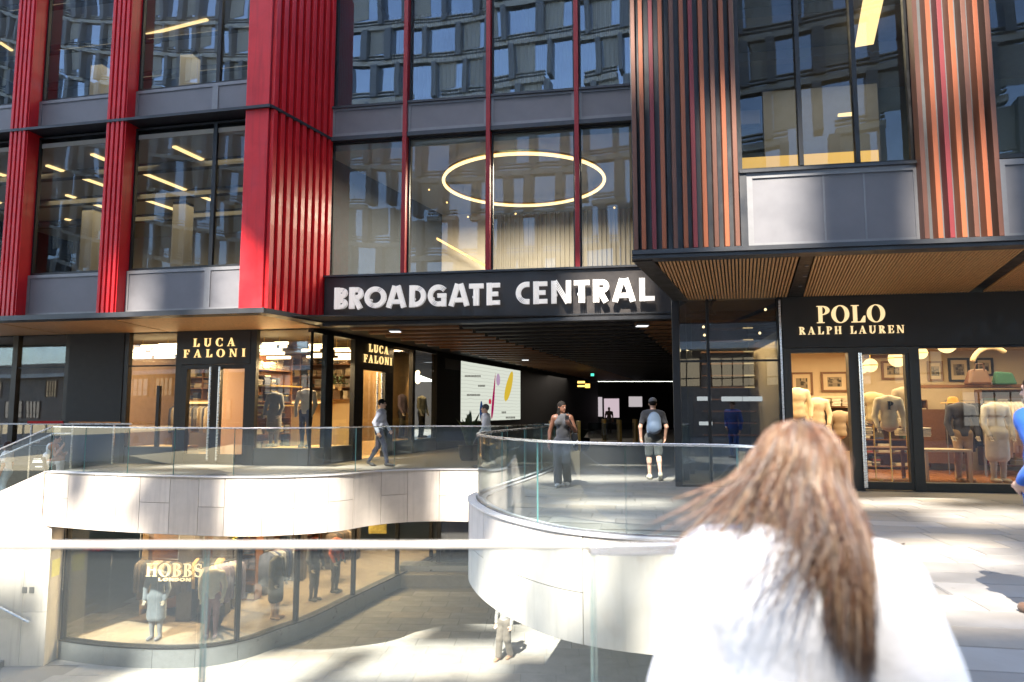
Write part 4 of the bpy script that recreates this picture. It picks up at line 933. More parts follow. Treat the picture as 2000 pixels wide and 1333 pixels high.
# ------------------------------------------------------------------ the passage
pas = thing('passage', (0, 35, 0), 'dark covered passage leading back under the glazed building', 'passage')
PL2 = Fr(-5.5, 19.3, 0.34, 1.0)
e0 = tL(852) + .0; PEND = 38.0
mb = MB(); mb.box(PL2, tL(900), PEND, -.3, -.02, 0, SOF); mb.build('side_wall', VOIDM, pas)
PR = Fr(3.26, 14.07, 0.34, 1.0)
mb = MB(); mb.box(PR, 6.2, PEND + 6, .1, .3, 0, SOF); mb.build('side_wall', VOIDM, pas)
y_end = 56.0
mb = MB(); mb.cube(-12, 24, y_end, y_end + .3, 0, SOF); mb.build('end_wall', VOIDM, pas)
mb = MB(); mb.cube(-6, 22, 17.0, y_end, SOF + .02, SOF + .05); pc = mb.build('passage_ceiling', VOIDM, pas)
SLT = mat('slat_dark', (.022, .017, .014), .5); SLW = mat('slat_wood', (.22, .10, .04), .5, var=.15)
for k in range(34):
    d = 0.6 + k * 1.02; y0 = 18.0 + d
    for (a, b, m_) in ((-4.6 + .30 * d, -1.6 + .30 * d, SLW), (-1.5 + .30 * d, 2.9 + .30 * d, SLT), (3.0 + .30 * d, 7.6 + .34 * d, SLW)):
        mb = MB(); mb.hexa([(a, y0 - .17 * (a + 1), SOF - .06), (b, y0 - .17 * (b + 1), SOF - .06), (b, y0 + .34 - .17 * (b + 1), SOF - .06), (a, y0 + .34 - .17 * (a + 1), SOF - .06)] + [(a, y0 - .17 * (a + 1), SOF), (b, y0 - .17 * (b + 1), SOF), (b, y0 + .34 - .17 * (b + 1), SOF), (a, y0 + .34 - .17 * (a + 1), SOF)])
        mb.build('ceiling_slat', m_, pc)
for i, (u, v, lab) in enumerate(((772, 647, 'left'), (1254, 636, 'right'), (1026, 703, 'middle'))):
    q = at_z(u, v, SOF - .1); t = thing('passage_ceiling_light', q, 'small square white ceiling light, ' + lab + ' one in the passage', 'lamp')
    mb = MB(); mb.cube(q.x - .16, q.x + .16, q.y - .16, q.y + .16, SOF - .115, SOF - .07); mb.build('housing', DSTEEL, t); mb = MB(); mb.cube(q.x - .14, q.x + .14, q.y - .14, q.y + .14, SOF - .125, SOF - .116); mb.build('diffuser', GLOWN, t)
# big screen on the left wall
scr0, scr1 = tL(900, 760, .03), tL(1016, 760, .03); zb_, zt_ = 1.03, 3.53
scr = thing('advert_screen', PW.P(scr0, .05, zb_), 'large pale lightbox screen with coloured board shapes in the passage', 'screen')
mb = MB(); mb.box(PW, scr0 - .06, scr1 + .06, -.02, .03, zb_ - .06, zt_ + .06); mb.build('frame', BLACK, scr)
SCRM = bpy.data.materials.new('screen_panel'); SCRM.use_nodes = True
t_ = SCRM.node_tree; t_.nodes.clear(); N = t_.nodes.new; L = t_.links.new
tc = N('ShaderNodeTexCoord'); wv = N('ShaderNodeTexWave'); wv.bands_direction = 'Z'; wv.inputs['Scale'].default_value = 2.0; wv.inputs['Distortion'].default_value = 1.2; wv.inputs['Detail'].default_value = 0
rp = N('ShaderNodeValToRGB'); rp.color_ramp.elements[0].color = (.40, .43, .39, 1); rp.color_ramp.elements[0].position = .02; rp.color_ramp.elements[1].color = (.50, .54, .49, 1); rp.color_ramp.elements[1].position = .12
em = N('ShaderNodeEmission'); ou = N('ShaderNodeOutputMaterial'); em.inputs[1].default_value = 0.20
L(tc.outputs['Object'], wv.inputs[0]); L(wv.outputs[0], rp.inputs[0]); L(rp.outputs[0], em.inputs[0]); L(em.outputs[0], ou.inputs[0])
mb = MB(); mb.box(PW, scr0, scr1, .03, .04, zb_, zt_); mb.build('display_panel', SCRM, scr)
def on_screen(u, v): return PW.s(u, v, .045), PW.z(u, v, .045)
def board(u, v0, v1, wpx, col, nm, taper=.0, tilt=0.0):
    z1 = on_screen(u, v0)[1]; z0 = on_screen(u, v1)[1]; s = on_screen(u, (v0 + v1) / 2)[0]; ws = on_screen(u + wpx, v0)[0] - on_screen(u, v0)[0]
    A_, B_ = [], []
    for i in range(17):
        k = i / 16; zz = z0 + (z1 - z0) * k; prof = math.sin(math.pi * min(max(k, .0), 1)) ** .45 * (1 - taper * k); sh = tilt * (k - .5)
        A_.append((s - ws * prof + sh, zz)); B_.append((s + ws * prof + sh, zz))
    mb = MB(); vs = [PW.P(a, .046, z) for a, z in A_] + [PW.P(a, .046, z) for a, z in reversed(B_)]
    n = 17; q = len(vs); mb.add(vs, [(i, q - 1 - i, q - 2 - i, i + 1) for i in range(16)]); mb.build(nm, glow(nm + '_print', col, .5), scr)
board(964, 728, 820, 3.2, (.22, .006, .06), 'crimson_board', .75, .5); board(973, 730, 754, 4, (.28, .20, .30), 'mauve_board', .1); board(994, 724, 785, 6.5, (.42, .30, .03), 'mustard_board', .25, 1.0)
board(940, 783, 822, 3.4, (.010, .03, .09), 'navy_board', .2); board(957, 779, 790, 3, (.35, .03, .05), 'red_board', .2)
INKP = glow('screen_ink', (.10, .10, .09), .5)
for (u0, u1, v) in ((908, 938, 735), (934, 948, 754), (912, 938, 772), (980, 988, 806), (988, 1005, 816)):
    rnd = random.Random(u0); u = u0; mb = MB()
    while u < u1:
        w_ = rnd.uniform(1.6, 3.0); a, z1 = on_screen(u, v - 2); b, z0 = on_screen(u + w_ * .75, v + 2); mb.box(PW, a, b, .041, .044, z0, z1); u += w_
    mb.build('blurred_print', INKP, scr)
pl_ = thing('passage_plaque', PW.P(tL(878, 710), .06, 2.9), 'small dim plaque on the dark wall beside the screen', 'sign')
mb = MB(); mb.box(PW, tL(869, 710, .05), tL(897, 710, .05), .04, .06, PW.z(880, 722), PW.z(880, 702)); mb.build('board', mat('dim_plaque', (.05, .045, .045), .5), pl_)
# planters
def planter(u, v, label, seed, h=1.25, zb=0):
    q = at_z(u, v, zb); rnd = random.Random(seed); t = thing('planter', q, label, 'plant')
    mb = MB(); mb.lathe(q, [(.24, 0), (.30, .1), (.34, .45), (.31, .47), (.29, .42)], 18); mb.build('pot', BLACK, t, smooth=True); mb = MB()
    for k in range(34):
        a = rnd.uniform(0, 6.28); r_ = rnd.uniform(.15, .5); top = q + Vector((math.cos(a) * r_, math.sin(a) * r_, .45 + rnd.uniform(.25, h - .45))); base = q + Vector((math.cos(a) * .08, math.sin(a) * .08, .42)); mid = base.lerp(top, .6) + Vector((0, 0, .18))
        side = Vector((-math.sin(a), math.cos(a), 0)) * rnd.uniform(.03, .06)
        mb.quad(base - side * .3, base + side * .3, mid + side, mid - side); mb.quad(mid - side, mid + side, top + side * .1, top - side * .1)
    mb.build('foliage', mat('planter_leaf', (.035, .07, .03), .45, var=.3), t)
planter(917, 900, 'dark planter of long green leaves beside the passage screen', 3, 1.5)
planter(1135, 880, 'low dark planter of green leaves behind the woman in grey', 4, .7)
# brass ticket-gate posts and glowing far windows
for i, (u, v, hh) in enumerate(((1075, 872, 1.05), (1130, 880, 1.1), (1180, 868, 1.1), (1210, 872, 1.1), (1241, 868, 1.1))):
    q = at_z(u, v, 0); t = thing('brass_gate', q, 'brass gate post in the dark passage, number %s from the left' % ('one', 'two', 'three', 'four', 'five')[i], 'gate')
    mb = MB(); mb.cube(q.x - .05, q.x + .05, q.y - .4, q.y + .4, 0, hh); mb.build('post', BRASS, t, bevel=.01); mb = MB(); mb.cube(q.x - .7, q.x - .06, q.y - .02, q.y + .02, .25, .95); mb.build('glass_leaf', GDARK, t)
for i, (u0, u1, v0, v1, c) in enumerate(((1163, 1176, 776, 814, (.5, .45, .5)), (1180, 1209, 779, 816, (.55, .45, .52)), (1228, 1254, 775, 795, (.45, .42, .45)), (1062, 1068, 775, 800, (.4, .3, .3)), (1076, 1082, 778, 812, (.4, .3, .3)))):
    a, b = at_y(u0, v1, y_end - .05), at_y(u1, v0, y_end - .05); t = thing('far_shop_window', (a.x, y_end - .1, a.z), 'dim lilac lit window at the far end of the passage, number %s from the left' % ('three', 'four', 'five', 'one', 'two')[i], 'window')
    mb = MB(); mb.cube(a.x, b.x, y_end - .06, y_end - .02, a.z, b.z); mb.build('pane', glow('far_pane_%d' % i, c, .35), t); mb = MB(); mb.cube(a.x - .06, a.x, y_end - .1, y_end - .02, a.z, b.z); mb.cube(b.x, b.x + .06, y_end - .1, y_end - .02, a.z, b.z); mb.build('frame', BLACK, t)
for (u0, u1, v0, v1, c, lab) in ((1128, 1142, 745, 749, (1, .62, .15), 'upper amber lit line of the hanging passage sign'), (1128, 1142, 753, 756, (1, .62, .15), 'lower amber lit line of the hanging passage sign'), (1143, 1152, 750, 758, (1, .55, .12), 'small square amber lit sign in the passage'), (1154, 1160, 730, 735, (.05, .5, .35), 'tiny green exit light deep in the passage')):
    a, b = at_y(u0, v1, 40), at_y(u1, v0, 40); mb = MB(); mb.cube(a.x, b.x, 39.95, 40, a.z, b.z); mb.cube(a.x, b.x, 40.001, 40.1, a.z - .03, b.z + .03, 1)
    tag(mb.build('passage_light_sign', [glow('sign_' + lab.split()[1], c, .9), BLACK]), lab, 'sign')
area_light('passage_light', (3.2, 40, SOF - .2), 2.0, 40, (1, .9, .8), size_y=12, parent=pas)
# ------------------------------------------------------------------ right-hand shop
shopR = thing('polo_shop', RW.P(4, -3, 0), 'grey fronted clothing shop with warm lit interior under the slatted canopy', 'shop')
FRM = mat('shopfront_grey', (.050, .050, .045), .45, .25, var=.1, rvar=.1)
sR = lambda u, v=800, d=0.0: RW.s(u, v, d)
zf0, zf1 = 2.70, RSOF - .01
s_r = sR(2250)
# glazed corner unit
for a, b in ((1316, 1330), (1384, 1389)): bar(RW, sR(a), sR(b), 0, RSOF, shopR, BLACK)
bar(RW, sR(1524), sR(1533), 0, RSOF, shopR, BLACK, (-.1, .03)); bar(RW, sR(1527), sR(1531), 0.02, RSOF - .05, shopR, STEEL, (.031, .05), 'steel_strip')
pane(RW, sR(1330), sR(1384), .05, RSOF - .02, shopR, GDARK); pane(RW, sR(1389), sR(1524), .05, RSOF - .02, shopR, GDARK)
bar(RW, sR(1330), sR(1524), 2.45, 2.49, shopR, BLACK, (-.06, -.02), 'glazing_bar'); bar(RW, sR(1330), sR(1524), 0, .05, shopR, BLACK, name='threshold')
PRF = Fr(3.26, 14.07, 0.34, 1.0)
mb = MB(); mb.box(PRF, .05, 6.2, .0, .03, .05, SOF - .05); mb.build('flank_glazing', GDARK, shopR)
for k in range(4): bar(PRF, .0 + 1.5 * k, .06 + 1.5 * k, 0, SOF - .02, shopR, BLACK, (-.05, .09))
mb = MB(); mb.box(RW, sR(1340), sR(1530), -4.2, -4.1, 0, RSOF); mb.build('corner_back_wall', mat('dark_mauve', (.035, .028, .032), .6, var=.2), shopR)
for k in range(10):
    z = .9 + k * .28; mb = MB(); mb.box(RW, sR(1400), sR(1526), -3.2, -2.9, z, z + .03); o = mb.build('display_shelf', WOODD, shopR)
    if k > 3: mb = MB(); mb.box(RW, sR(1500), sR(1524), -2.9, -2.88, z, z + .03); mb.build('shelf_light', GLOWO, o)
for (u, v) in ((1374, 639), (1376, 655), (1484, 651), (1495, 605)):
    q = RW.P(sR(u, v, -1.5), -1.5, RW.z(u, v, -1.5)); mb = MB(); mb.ball(q, .03, 8); mb.build('downlight', GLOWH, shopR)
for i, (u0, u1, v0, v1) in enumerate(((1362, 1389, 775, 783), (1410, 1450, 775, 784), (1452, 1497, 775, 784), (1365, 1390, 824, 831))):
    mb = MB(); mb.box(RW, sR(u0, 780, -2.5), sR(u1, 780, -2.5), -2.6, -2.5, RW.z(u0, v1, -2.5), RW.z(u0, v0, -2.5)); mb.build('light_box', GLOWN, shopR)
# fascia and openings
fas = bar(RW, sR(1533), s_r, zf0, zf1, shopR, mat('shop_fascia', (.030, .029, .026), .5, .2, var=.1, rvar=.1), (-.12, .06), 'shop_fascia')
psn = thing('polo_sign', RW.P(sR(1660), .08, 3.0), 'gold serif letters POLO RALPH LAUREN on the grey shop fascia', 'sign')
GP = mat('brass_letter', (.85, .66, .36), .35, .1, emit=(1, .76, .42), estr=.3)
word('POLO', SER, RW, sR(1594, 614, .07), sR(1728, 614, .07), RW.z(1660, 630.5, .07), RW.z(1660, 597, .07) - RW.z(1660, 630.5, .07), .07, .10, GP, psn, .10)
word('RALPH LAUREN', SER, RW, sR(1560, 645, .07), sR(1766, 645, .07), RW.z(1660, 652.5, .07), RW.z(1660, 637.5, .07) - RW.z(1660, 652.5, .07), .07, .095, GP, psn, .32)
for a, b in ((1533, 1548), (1660, 1682), (1779, 1799)): bar(RW, sR(a), sR(b), 0, zf0 - .005, shopR, FRM, (-.14, .05), 'door_post')
bar(RW, sR(1548), sR(1660), zf0 - .10, zf0 - .005, shopR, FRM, (-.14, .05), 'door_head'); bar(RW, sR(1682), sR(1779), zf0 - .14, zf0 - .005, shopR, FRM, (-.14, .05), 'door_head')
dr = pane(RW, sR(1682), sR(1779), .16, zf0 - .14, shopR, name='door'); mb = MB(); mb.box(RW, sR(1682), sR(1779), -.1, .02, .02, .16); mb.build('kick_plate', FRM, dr)
mb = MB(); mb.box(RW, sR(1772), sR(1779), -.1, .02, .16, zf0 - .14); mb.build('stile', FRM, dr)
p = RW.P(sR(1686, 830, .12), .12, .06); mb = MB(); mb.tube([p, p + Vector((0, 0, zf0 - .18))], .035, 12); mb.build('handle', STEEL, dr, smooth=True)
pane(RW, sR(1799), s_r, .16, zf0 - .02, shopR); bar(RW, sR(1799), s_r, 0, .16, shopR, FRM, (-.14, .05), 'sill'); bar(RW, sR(1799), s_r, zf0 - .04, zf0 - .005, shopR, BLACK, (-.1, .04), 'window_head')
bar(RW, sR(1548), sR(1660), 0, .012, shopR, DSTEEL, (-.3, .05), 'threshold')
# interior shell
DB = -5.2
mb = MB(); mb.box(RW, sR(1538), s_r + 2, DB - .1, DB, 0, zf0 + .6); mb.build('rear_wall', WARMW, shopR)
mb = MB(); mb.box(RW, sR(1538), s_r + 2, DB, -.15, zf0 + .3, zf0 + .4); mb.build('shop_ceiling', WARMW, shopR)
mb = MB(); mb.box(RW, sR(1538), s_r + 2, DB, -.15, .004, .02); mb.build('shop_floor', mat('red_oak_floor', (.30, .12, .05), .3, var=.25, scale=3, stretch=(1, 9, 1), rvar=.1), shopR)
mb = MB(); mb.box(RW, sR(1534), sR(1540), DB, -.15, 0, zf0 + .4); mb.build('side_wall', WARMW, shopR)
def rb(u0, u1, v0, v1, d, m, name, dep=.08, parent=shopR):
    mb = MB(); mb.box(RW, sR(u0, v1, d), sR(u1, v1, d), d - dep, d, RW.z(u0, v1, d), RW.z(u0, v0, d)); return mb.build(name, m, parent)
# pictures
def picture(u0, u1, v0, v1, d, label, seed, fm=WOODD):
    s0, s1, z0, z1 = sR(u0, v1, d), sR(u1, v1, d), RW.z(u0, v1, d), RW.z(u0, v0, d)
    t = thing('framed_picture', RW.P((s0 + s1) / 2, d, z0), label, 'picture'); f = .05
    mb = MB(); mb.box(RW, s0, s0 + f, d, d + .05, z0, z1).box(RW, s1 - f, s1, d, d + .05, z0, z1).box(RW, s0 + f, s1 - f, d, d + .05, z0, z0 + f).box(RW, s0 + f, s1 - f, d, d + .05, z1 - f, z1); mb.build('frame', fm, t)
    mb = MB(); mb.box(RW, s0 + f, s1 - f, d, d + .02, z0 + f, z1 - f); mb.build('mount', WARMW, t)
    rnd = random.Random(seed); mb = MB(); a0, a1, b0, b1 = s0 + (s1 - s0) * .24, s1 - (s1 - s0) * .24, z0 + (z1 - z0) * .26, z1 - (z1 - z0) * .26
    mb.box(RW, a0, a1, d + .02, d + .024, b0, b1, 0)
    for k in range(14):
        a = rnd.uniform(a0, a1 - .03); b = rnd.uniform(b0, b1 - .04); mb.box(RW, a, min(a1, a + rnd.uniform(.03, .1)), d + .024 + k * .0004, d + .0245 + k * .0004, b, min(b1, b + rnd.uniform(.03, .1)), 1 + k % 3)
    mb.build('print', [mat('print_a', (.22, .18, .13), .7), mat('print_b', (.04, .035, .03), .7), mat('print_c', (.30, .24, .17), .7), mat('print_d', (.10, .08, .06), .7)], t)
picture(1604, 1657, 727, 766, DB + .01, 'framed dark print on the wall above the folded clothes', 1); picture(1545, 1588, 728, 772, DB + .01, 'partly hidden framed print left of the other wall print', 2); picture(1853, 1894, 700, 746, DB + .01, 'small framed print above the shelf in the right window', 3, BLACK)
# shelves and folded stacks
rb(1540, 1662, 774, 778, -4.6, WARMW, 'wall_shelf', .5); rb(1540, 1662, 794, 797, -4.6, WARMW, 'wall_shelf', .5); rb(1540, 1662, 797, 880, -4.75, mat('dark_cabinet', (.04, .03, .025), .5), 'cabinet', .4)
FOLD = [(.05, .12, .07), (.62, .55, .42), (.08, .16, .10), (.66, .60, .48), (.5, .44, .34), (.10, .11, .15)]
def folded(u0, u1, v0, v1, d, label, c, n=5):
    s0, s1, z0, z1 = sR(u0, v1, d), sR(u1, v1, d), RW.z(u0, v1, d), RW.z(u0, v0, d); t = thing('folded_clothes', RW.P(s0, d, z0), label, 'folded clothes', 'folded clothes on shelves and tables'); rnd = random.Random(int(u0 * 7 + v0)); h = (z1 - z0) / n
    for k in range(n):
        e = rnd.uniform(-.015, .015); cc = tuple(q * rnd.uniform(.85, 1.15) for q in c); mb = MB(); mb.box(RW, s0 + e, s1 + e, d - .26, d, z0 + h * k + .003, z0 + h * (k + 1) - .002)
        mb.build('folded_garment', mat('fold_%d_%d' % (int(c[0] * 100), k % 2), tuple(q * (1 - .12 * (k % 2)) for q in c), .9, var=.1), t, bevel=.012)
folded(1574, 1592, 779, 794, -4.35, 'stack of green folded clothes on the wall shelf', FOLD[0]); folded(1607, 1622, 780, 794, -4.35, 'left stack of cream folded clothes on the wall shelf', FOLD[1]); folded(1626, 1643, 779, 794, -4.35, 'middle stack of cream folded clothes on the wall shelf', FOLD[3]); folded(1646, 1660, 779, 794, -4.35, 'right stack of grey cream folded clothes on the wall shelf', FOLD[4])
# globes
for i, (u, v, r_, d, lab) in enumerate(((1700, 714, .15, -2.2, 'whole round glowing globe pendant seen through the door'), (1753, 700, .19, -2.0, 'large glowing globe pendant cut off by the door head'), (1684, 720, .12, -3.6, 'small glowing globe pendant beside the door handle'), (1849, 672, .20, -2.0, 'glowing globe pendant at the top of the right window'), (1799, 690, .14, -3.2, 'glowing globe pendant at the left edge of the right window'))):
    q = RW.P(sR(u, v, d), d, RW.z(u, v, d)); t = thing('globe_pendant', q, lab, 'lamp', 'globe pendants in the right shop')
    mb = MB(); mb.ball(q, r_, 20); mb.build('globe', glow('globe_glow', (1, .70, .32), .8), t, smooth='all'); mb = MB(); mb.lathe(q - Vector((0, 0, .012)), [(r_ + .006, 0), (r_ + .006, .024)], 20); mb.build('band', BRASS, t, smooth=True)
    mb = MB(); mb.tube([q + Vector((0, 0, r_)), Vector((q.x, q.y, zf0 + .3))], .01, 6); mb.build('stem', BRASS, t)
area_light('polo_light', RW.P(sR(1700), -2.4, zf0 + .22), 6.0, 130, (1, .76, .44), size_y=2.6, parent=shopR)
area_light('polo_light_b', RW.P(sR(1980), -2.4, zf0 + .22), 4.0, 75, (1, .76, .44), size_y=2.6, parent=shopR)
GREENS = [(.04, .10, .06), (.5, .44, .34), (.06, .08, .16), (.40, .32, .2), (.55, .5, .42), (.25, .04, .04), (.08, .07, .06)]
shelf_unit(RW, sR(1905, 800, DB), sR(2120, 800, DB), DB + .02, .15, 2.0, 5, shopR, GREENS, 31)
shelf_unit(RW, sR(1670, 800, DB), sR(1800, 800, DB), DB + .02, .1, 1.75, 5, shopR, GREENS, 32)
rb(1805, 1900, 800, 905, DB + .5, WOODD, 'cabinet', .45); rb(1690, 1800, 690, 700, DB + .1, WOODD, 'picture_rail', .06)
picture(1722, 1768, 706, 742, DB + .01, 'wide framed print behind the globe pendants', 5); picture(1905, 1940, 700, 735, DB + .01, 'framed print partly behind the saddle display', 6, BLACK); picture(1812, 1842, 706, 745, DB + .01, 'narrow framed print left of the black framed print', 7)
# tables
def table(u0, u1, v, d, label, zt=.8, m=WOODD, dep=.7):
    s0, s1 = sR(u0, v, d), sR(u1, v, d); t = thing('display_table', RW.P((s0 + s1) / 2, d, 0), label, 'table')
    mb = MB(); mb.box(RW, s0, s1, d - dep, d, zt - .05, zt); mb.build('tabletop', m, t)
    for a in (s0 + .05, s1 - .05):
        for b in (d - dep + .05, d - .05): mb = MB(); mb.box(RW, a - .03, a + .03, b - .03, b + .03, .02, zt - .05); mb.build('leg', m, t)
    return t
table(1686, 1790, 880, -1.6, 'dark wooden display table behind the glass door', .72); table(1805, 1900, 880, -1.4, 'pale display table at the left of the right window', .7, WARMW); table(1565, 1650, 880, -2.2, 'low wooden table behind the open doorway', .55)
folded(1690, 1705, 835, 852, -1.7, 'folded clothes at the left end of the door table', FOLD[3], 4); folded(1756, 1775, 838, 852, -1.7, 'folded clothes at the right end of the door table', FOLD[1], 4); folded(1803, 1820, 836, 854, -1.5, 'white folded clothes on the pale window table', (.75, .70, .6), 5)
rb(1805, 2200, 752, 758, -3.4, WOODD, 'wall_shelf', .5)
clothes_rail(RW, sR(1846, 780, -3.6), sR(1915, 780, -3.6), -3.6, 1.72, 'clothes rail of dark coats in the right shop window', 41, 9, [(.02, .02, .025), (.035, .03, .03), (.05, .04, .03)], hang=1.15)
clothes_rail(RW, sR(1918, 780, -3.2), sR(1996, 780, -3.2), -3.2, 1.75, 'clothes rail of pale dresses in the right shop window', 42, 10, [(.55, .5, .42), (.62, .55, .5), (.4, .36, .3)], hang=1.25)
MANQ.append(dict(fr=RW, u=1706, v=830, d=-2.0, base=.45, h=1.50, label='bust in yellow cream sweater with tied sleeves behind the door', top=(.68, .55, .30), shirt=(.68, .55, .3), legs=(.05, .05, .05), bust=True))
MANQ.append(dict(fr=RW, u=1737, v=830, d=-1.2, base=.25, h=1.62, label='bust in cream sweater with black letter P behind the door', top=(.72, .64, .48), shirt=(.72, .64, .48), legs=(.3, .28, .24), bust=True, letter='P'))
MANQ.append(dict(fr=RW, u=1770, v=830, d=-2.2, base=.45, h=1.62, label='bust in beige jacket at the right edge of the door', top=(.42, .34, .24), shirt=(.1, .1, .12), legs=(.04, .05, .05), bust=True))
MANQ.append(dict(fr=RW, u=1560, v=830, d=-2.4, base=.45, h=1.62, label='bust in cream shirt at the left of the open doorway', top=(.70, .60, .42), shirt=(.7, .6, .42), legs=(.2, .18, .15), bust=True))
MANQ.append(dict(fr=RW, u=1598, v=830, d=-2.8, base=.35, h=1.5, label='bust in cream cardigan with a black strap in the doorway', top=(.68, .58, .42), shirt=(.6, .5, .38), legs=(.2, .18, .15), bust=True))
MANQ.append(dict(fr=RW, u=1640, v=830, d=-3.2, base=.1, h=1.45, label='bust in tweed coat below the folded clothes', top=(.34, .26, .18), shirt=(.34, .26, .18), legs=(.2, .15, .1), bust=True))
MANQ.append(dict(fr=RW, u=1878, v=830, d=-1.9, base=.02, h=1.75, label='headless mannequin in dark top and tan trousers in the right window', top=(.04, .04, .06), shirt=(.04, .04, .06), legs=(.36, .24, .14)))
MANQ.append(dict(fr=RW, u=1945, v=830, d=-1.9, base=.02, h=1.75, label='headless mannequin in pale dress in the right window', top=(.62, .58, .52), shirt=(.62, .58, .52), legs=(.5, .46, .4), coat=True))
# horse-like saddle display above the shelf kept as a draped leather saddle
sd = thing('saddle_display', RW.P(sR(1915, 745, -3.2), -3.2, RW.z(1915, 752, -3.2)), 'brown leather saddle shaped display on the high shelf', 'display'); q = RW.P(sR(1912, 740, -3.2), -3.2, RW.z(1912, 752, -3.3)); 
LEA = mat('brown_leather', (.10, .04, .02), .4, var=.2)
mb = MB(); mb.hexa([q + Vector(v) for v in ((-.32, -.14, 0), (.22, -.18, 0), (.24, .12, 0), (-.3, .14, 0), (-.22, -.07, .34), (.14, -.09, .36), (.14, .05, .36), (-.22, .06, .34))]); mb.build('holdall', LEA, sd, bevel=.05)
mb = MB(); mb.tube([q + Vector(v) for v in ((-.15, -.08, .3), (-.12, -.1, .46), (.04, -.1, .47), (.08, -.09, .3))], .014, 6); mb.build('bag_handle', LEA, sd)
mb = MB(); mb.hexa([q + Vector(v) for v in ((.30, -.12, 0), (.75, -.2, 0), (.76, .05, 0), (.32, .1, 0), (.36, -.06, .30), (.70, -.12, .27), (.7, -.02, .27), (.36, .04, .3))]); mb.build('green_cover', mat('green_felt', (.02, .09, .06), .8, var=.1), sd, bevel=.04)
mb = MB(); pts = [q + Vector((.25 + .45 * math.cos(a), -.1, .42 + .42 * math.sin(a))) for a in [2.9 - .16 * k for k in range(14)]]; mb.tube(pts, .055, 8); mb.build('arched_neck', mat('cream_rope', (.62, .5, .32), .8, var=.1), sd, smooth='all')
hat = thing('straw_hat', RW.P(sR(1861, 785, -2.6), -2.6, 1.5), 'orange straw hat above the dark coats in the right window', 'hat'); q = RW.P(sR(1861, 785, -2.6), -2.6, RW.z(1861, 788, -2.6)); mb = MB(); mb.lathe(q, [(.24, 0), (.23, .015), (.11, .02), (.10, .11), (.07, .14), (.01, .145)], 18); mb.build('crown_and_brim', mat('straw', (.50, .26, .06), .8, var=.15), hat, smooth=True)
mb = MB(); mb.tube([RW.P(sR(1861, 785, -2.6), -2.6, .02), q], .012, 6); mb.build('stand', BRASS, hat)

# ------------------------------------------------------------------ lower shop with curved window
hpx = [(112, 1289), (180, 1299), (260, 1305.5), (345, 1307), (420, 1301), (490, 1285), (550, 1262), (612, 1238), (700, 1191), (800, 1139), (900, 1085)]
hp = [at_z(u, v, ZL) for u, v in hpx]; P_h = Path(catmull([Vector((q.x, q.y)) for q in hp], 5))
shopH = thing('lower_shop', (P_h.at(3).x, P_h.at(3).y + 2, ZL), 'curved glass womenswear shop under the far deck in the sunken court', 'shop')
ZP = ZL + .44; ZT = ZB - .03
mb = MB()
tp = [0] + [t_at_px(P_h, u, 1290) for u in (240, 330, 410, 490, 600)] + [P_h.L * k for k in (.52, .68, .84, 1.0)]
tp = sorted(set(tp))
for a, b in zip(tp, tp[1:]):
    mb = MB(); P_h.strip(mb, a + .004, b - .004, -.25, .0, ZL, ZP, .12); mb.build('plinth_panel', mat('court_plinth', (.15, .16, .165), .35, .1, var=.08, rvar=.1), shopH, smooth=True)
    mb = MB(); P_h.strip(mb, a + .01, b - .01, -.10, -.085, ZP, ZT, .12); mb.build('shop_window', GCOURT, shopH, smooth=True)
mb = MB(); P_h.strip(mb, 0, P_h.L, -.26, .012, ZP, ZP + .03, .12); mb.build('sill', BLACK, shopH, smooth=True)
mb = MB(); P_h.strip(mb, 0, P_h.L, -.2, -.02, ZT - .12, ZT, .12); mb.build('window_head', BLACK, shopH, smooth=True)
for t in tp[:1] + tp[4:]: 
    mb = MB(); P_h.strip(mb, max(0, t - .05), t + .05, -.16, -.04, ZP + .03, ZT - .12, .05); mb.build('mullion', BLACK, shopH)
mb = MB(); P_h.strip(mb, 0, P_h.L, -5.0, -4.9, ZL, ZT, .4); mb.build('rear_wall', mat('tan_wall', (.40, .27, .15), .8, var=.2, scale=1.2), shopH)
mb = MB(); P_h.strip(mb, 0, P_h.L, -4.9, -.25, ZL + .02, ZP - .03, .4); mb.build('display_floor', mat('court_shop_floor', (.30, .24, .18), .6, var=.15), shopH)
mb = MB(); P_h.strip(mb, 0, P_h.L, -4.9, -.2, ZT + .01, ZT + .05, .4); mb.build('shop_ceiling', mat('lower_ceiling', (.06, .055, .05), .8), shopH)
for k in range(7):
    p = P_h.at(.8 + k * 2.4, -1.6); area_light('lower_shop_light', (p.x, p.y, ZT - .06), 1.2, 55, (1, .72, .42), size_y=1.2, parent=shopH)
for i in range(16):
    p = P_h.at(.5 + i * 1.0, -1.2 - (i % 3) * .8); mb = MB(); mb.lathe((p.x, p.y, ZT - .05), [(.06, 0), (.06, .04)], 10); mb.build('downlight', GLOWH, shopH)
for k in range(9):
    t = .6 + k * 1.75; p0, p1 = P_h.at(t, -4.6), P_h.at(t + 1.5, -4.6); f_ = Fr(p0.x, p0.y, p1.x - p0.x, p1.y - p0.y)
    shelf_unit(f_, 0, 1.45, -.2, ZP, ZT - .2, 6, shopH, [(.08, .07, .08), (.35, .28, .2), (.2, .18, .25), (.5, .42, .3), (.4, .1, .06), (.1, .14, .2)], 90 + k, fill=.75)
for k in range(8):
    t = 1.6 + k * 1.8; p = P_h.at(t, -2.9); mb = MB(); mb.cube(p.x - .2, p.x + .2, p.y - .2, p.y + .2, ZP, ZT); mb.build('interior_column', mat('dark_stain', (.05, .04, .035), .6), shopH)
def h_fr(t, off):
    p = P_h.at(t, off); q = P_h.at(t + .1, off) - P_h.at(t - .1, off); return Fr(p.x, p.y, q.x, q.y)
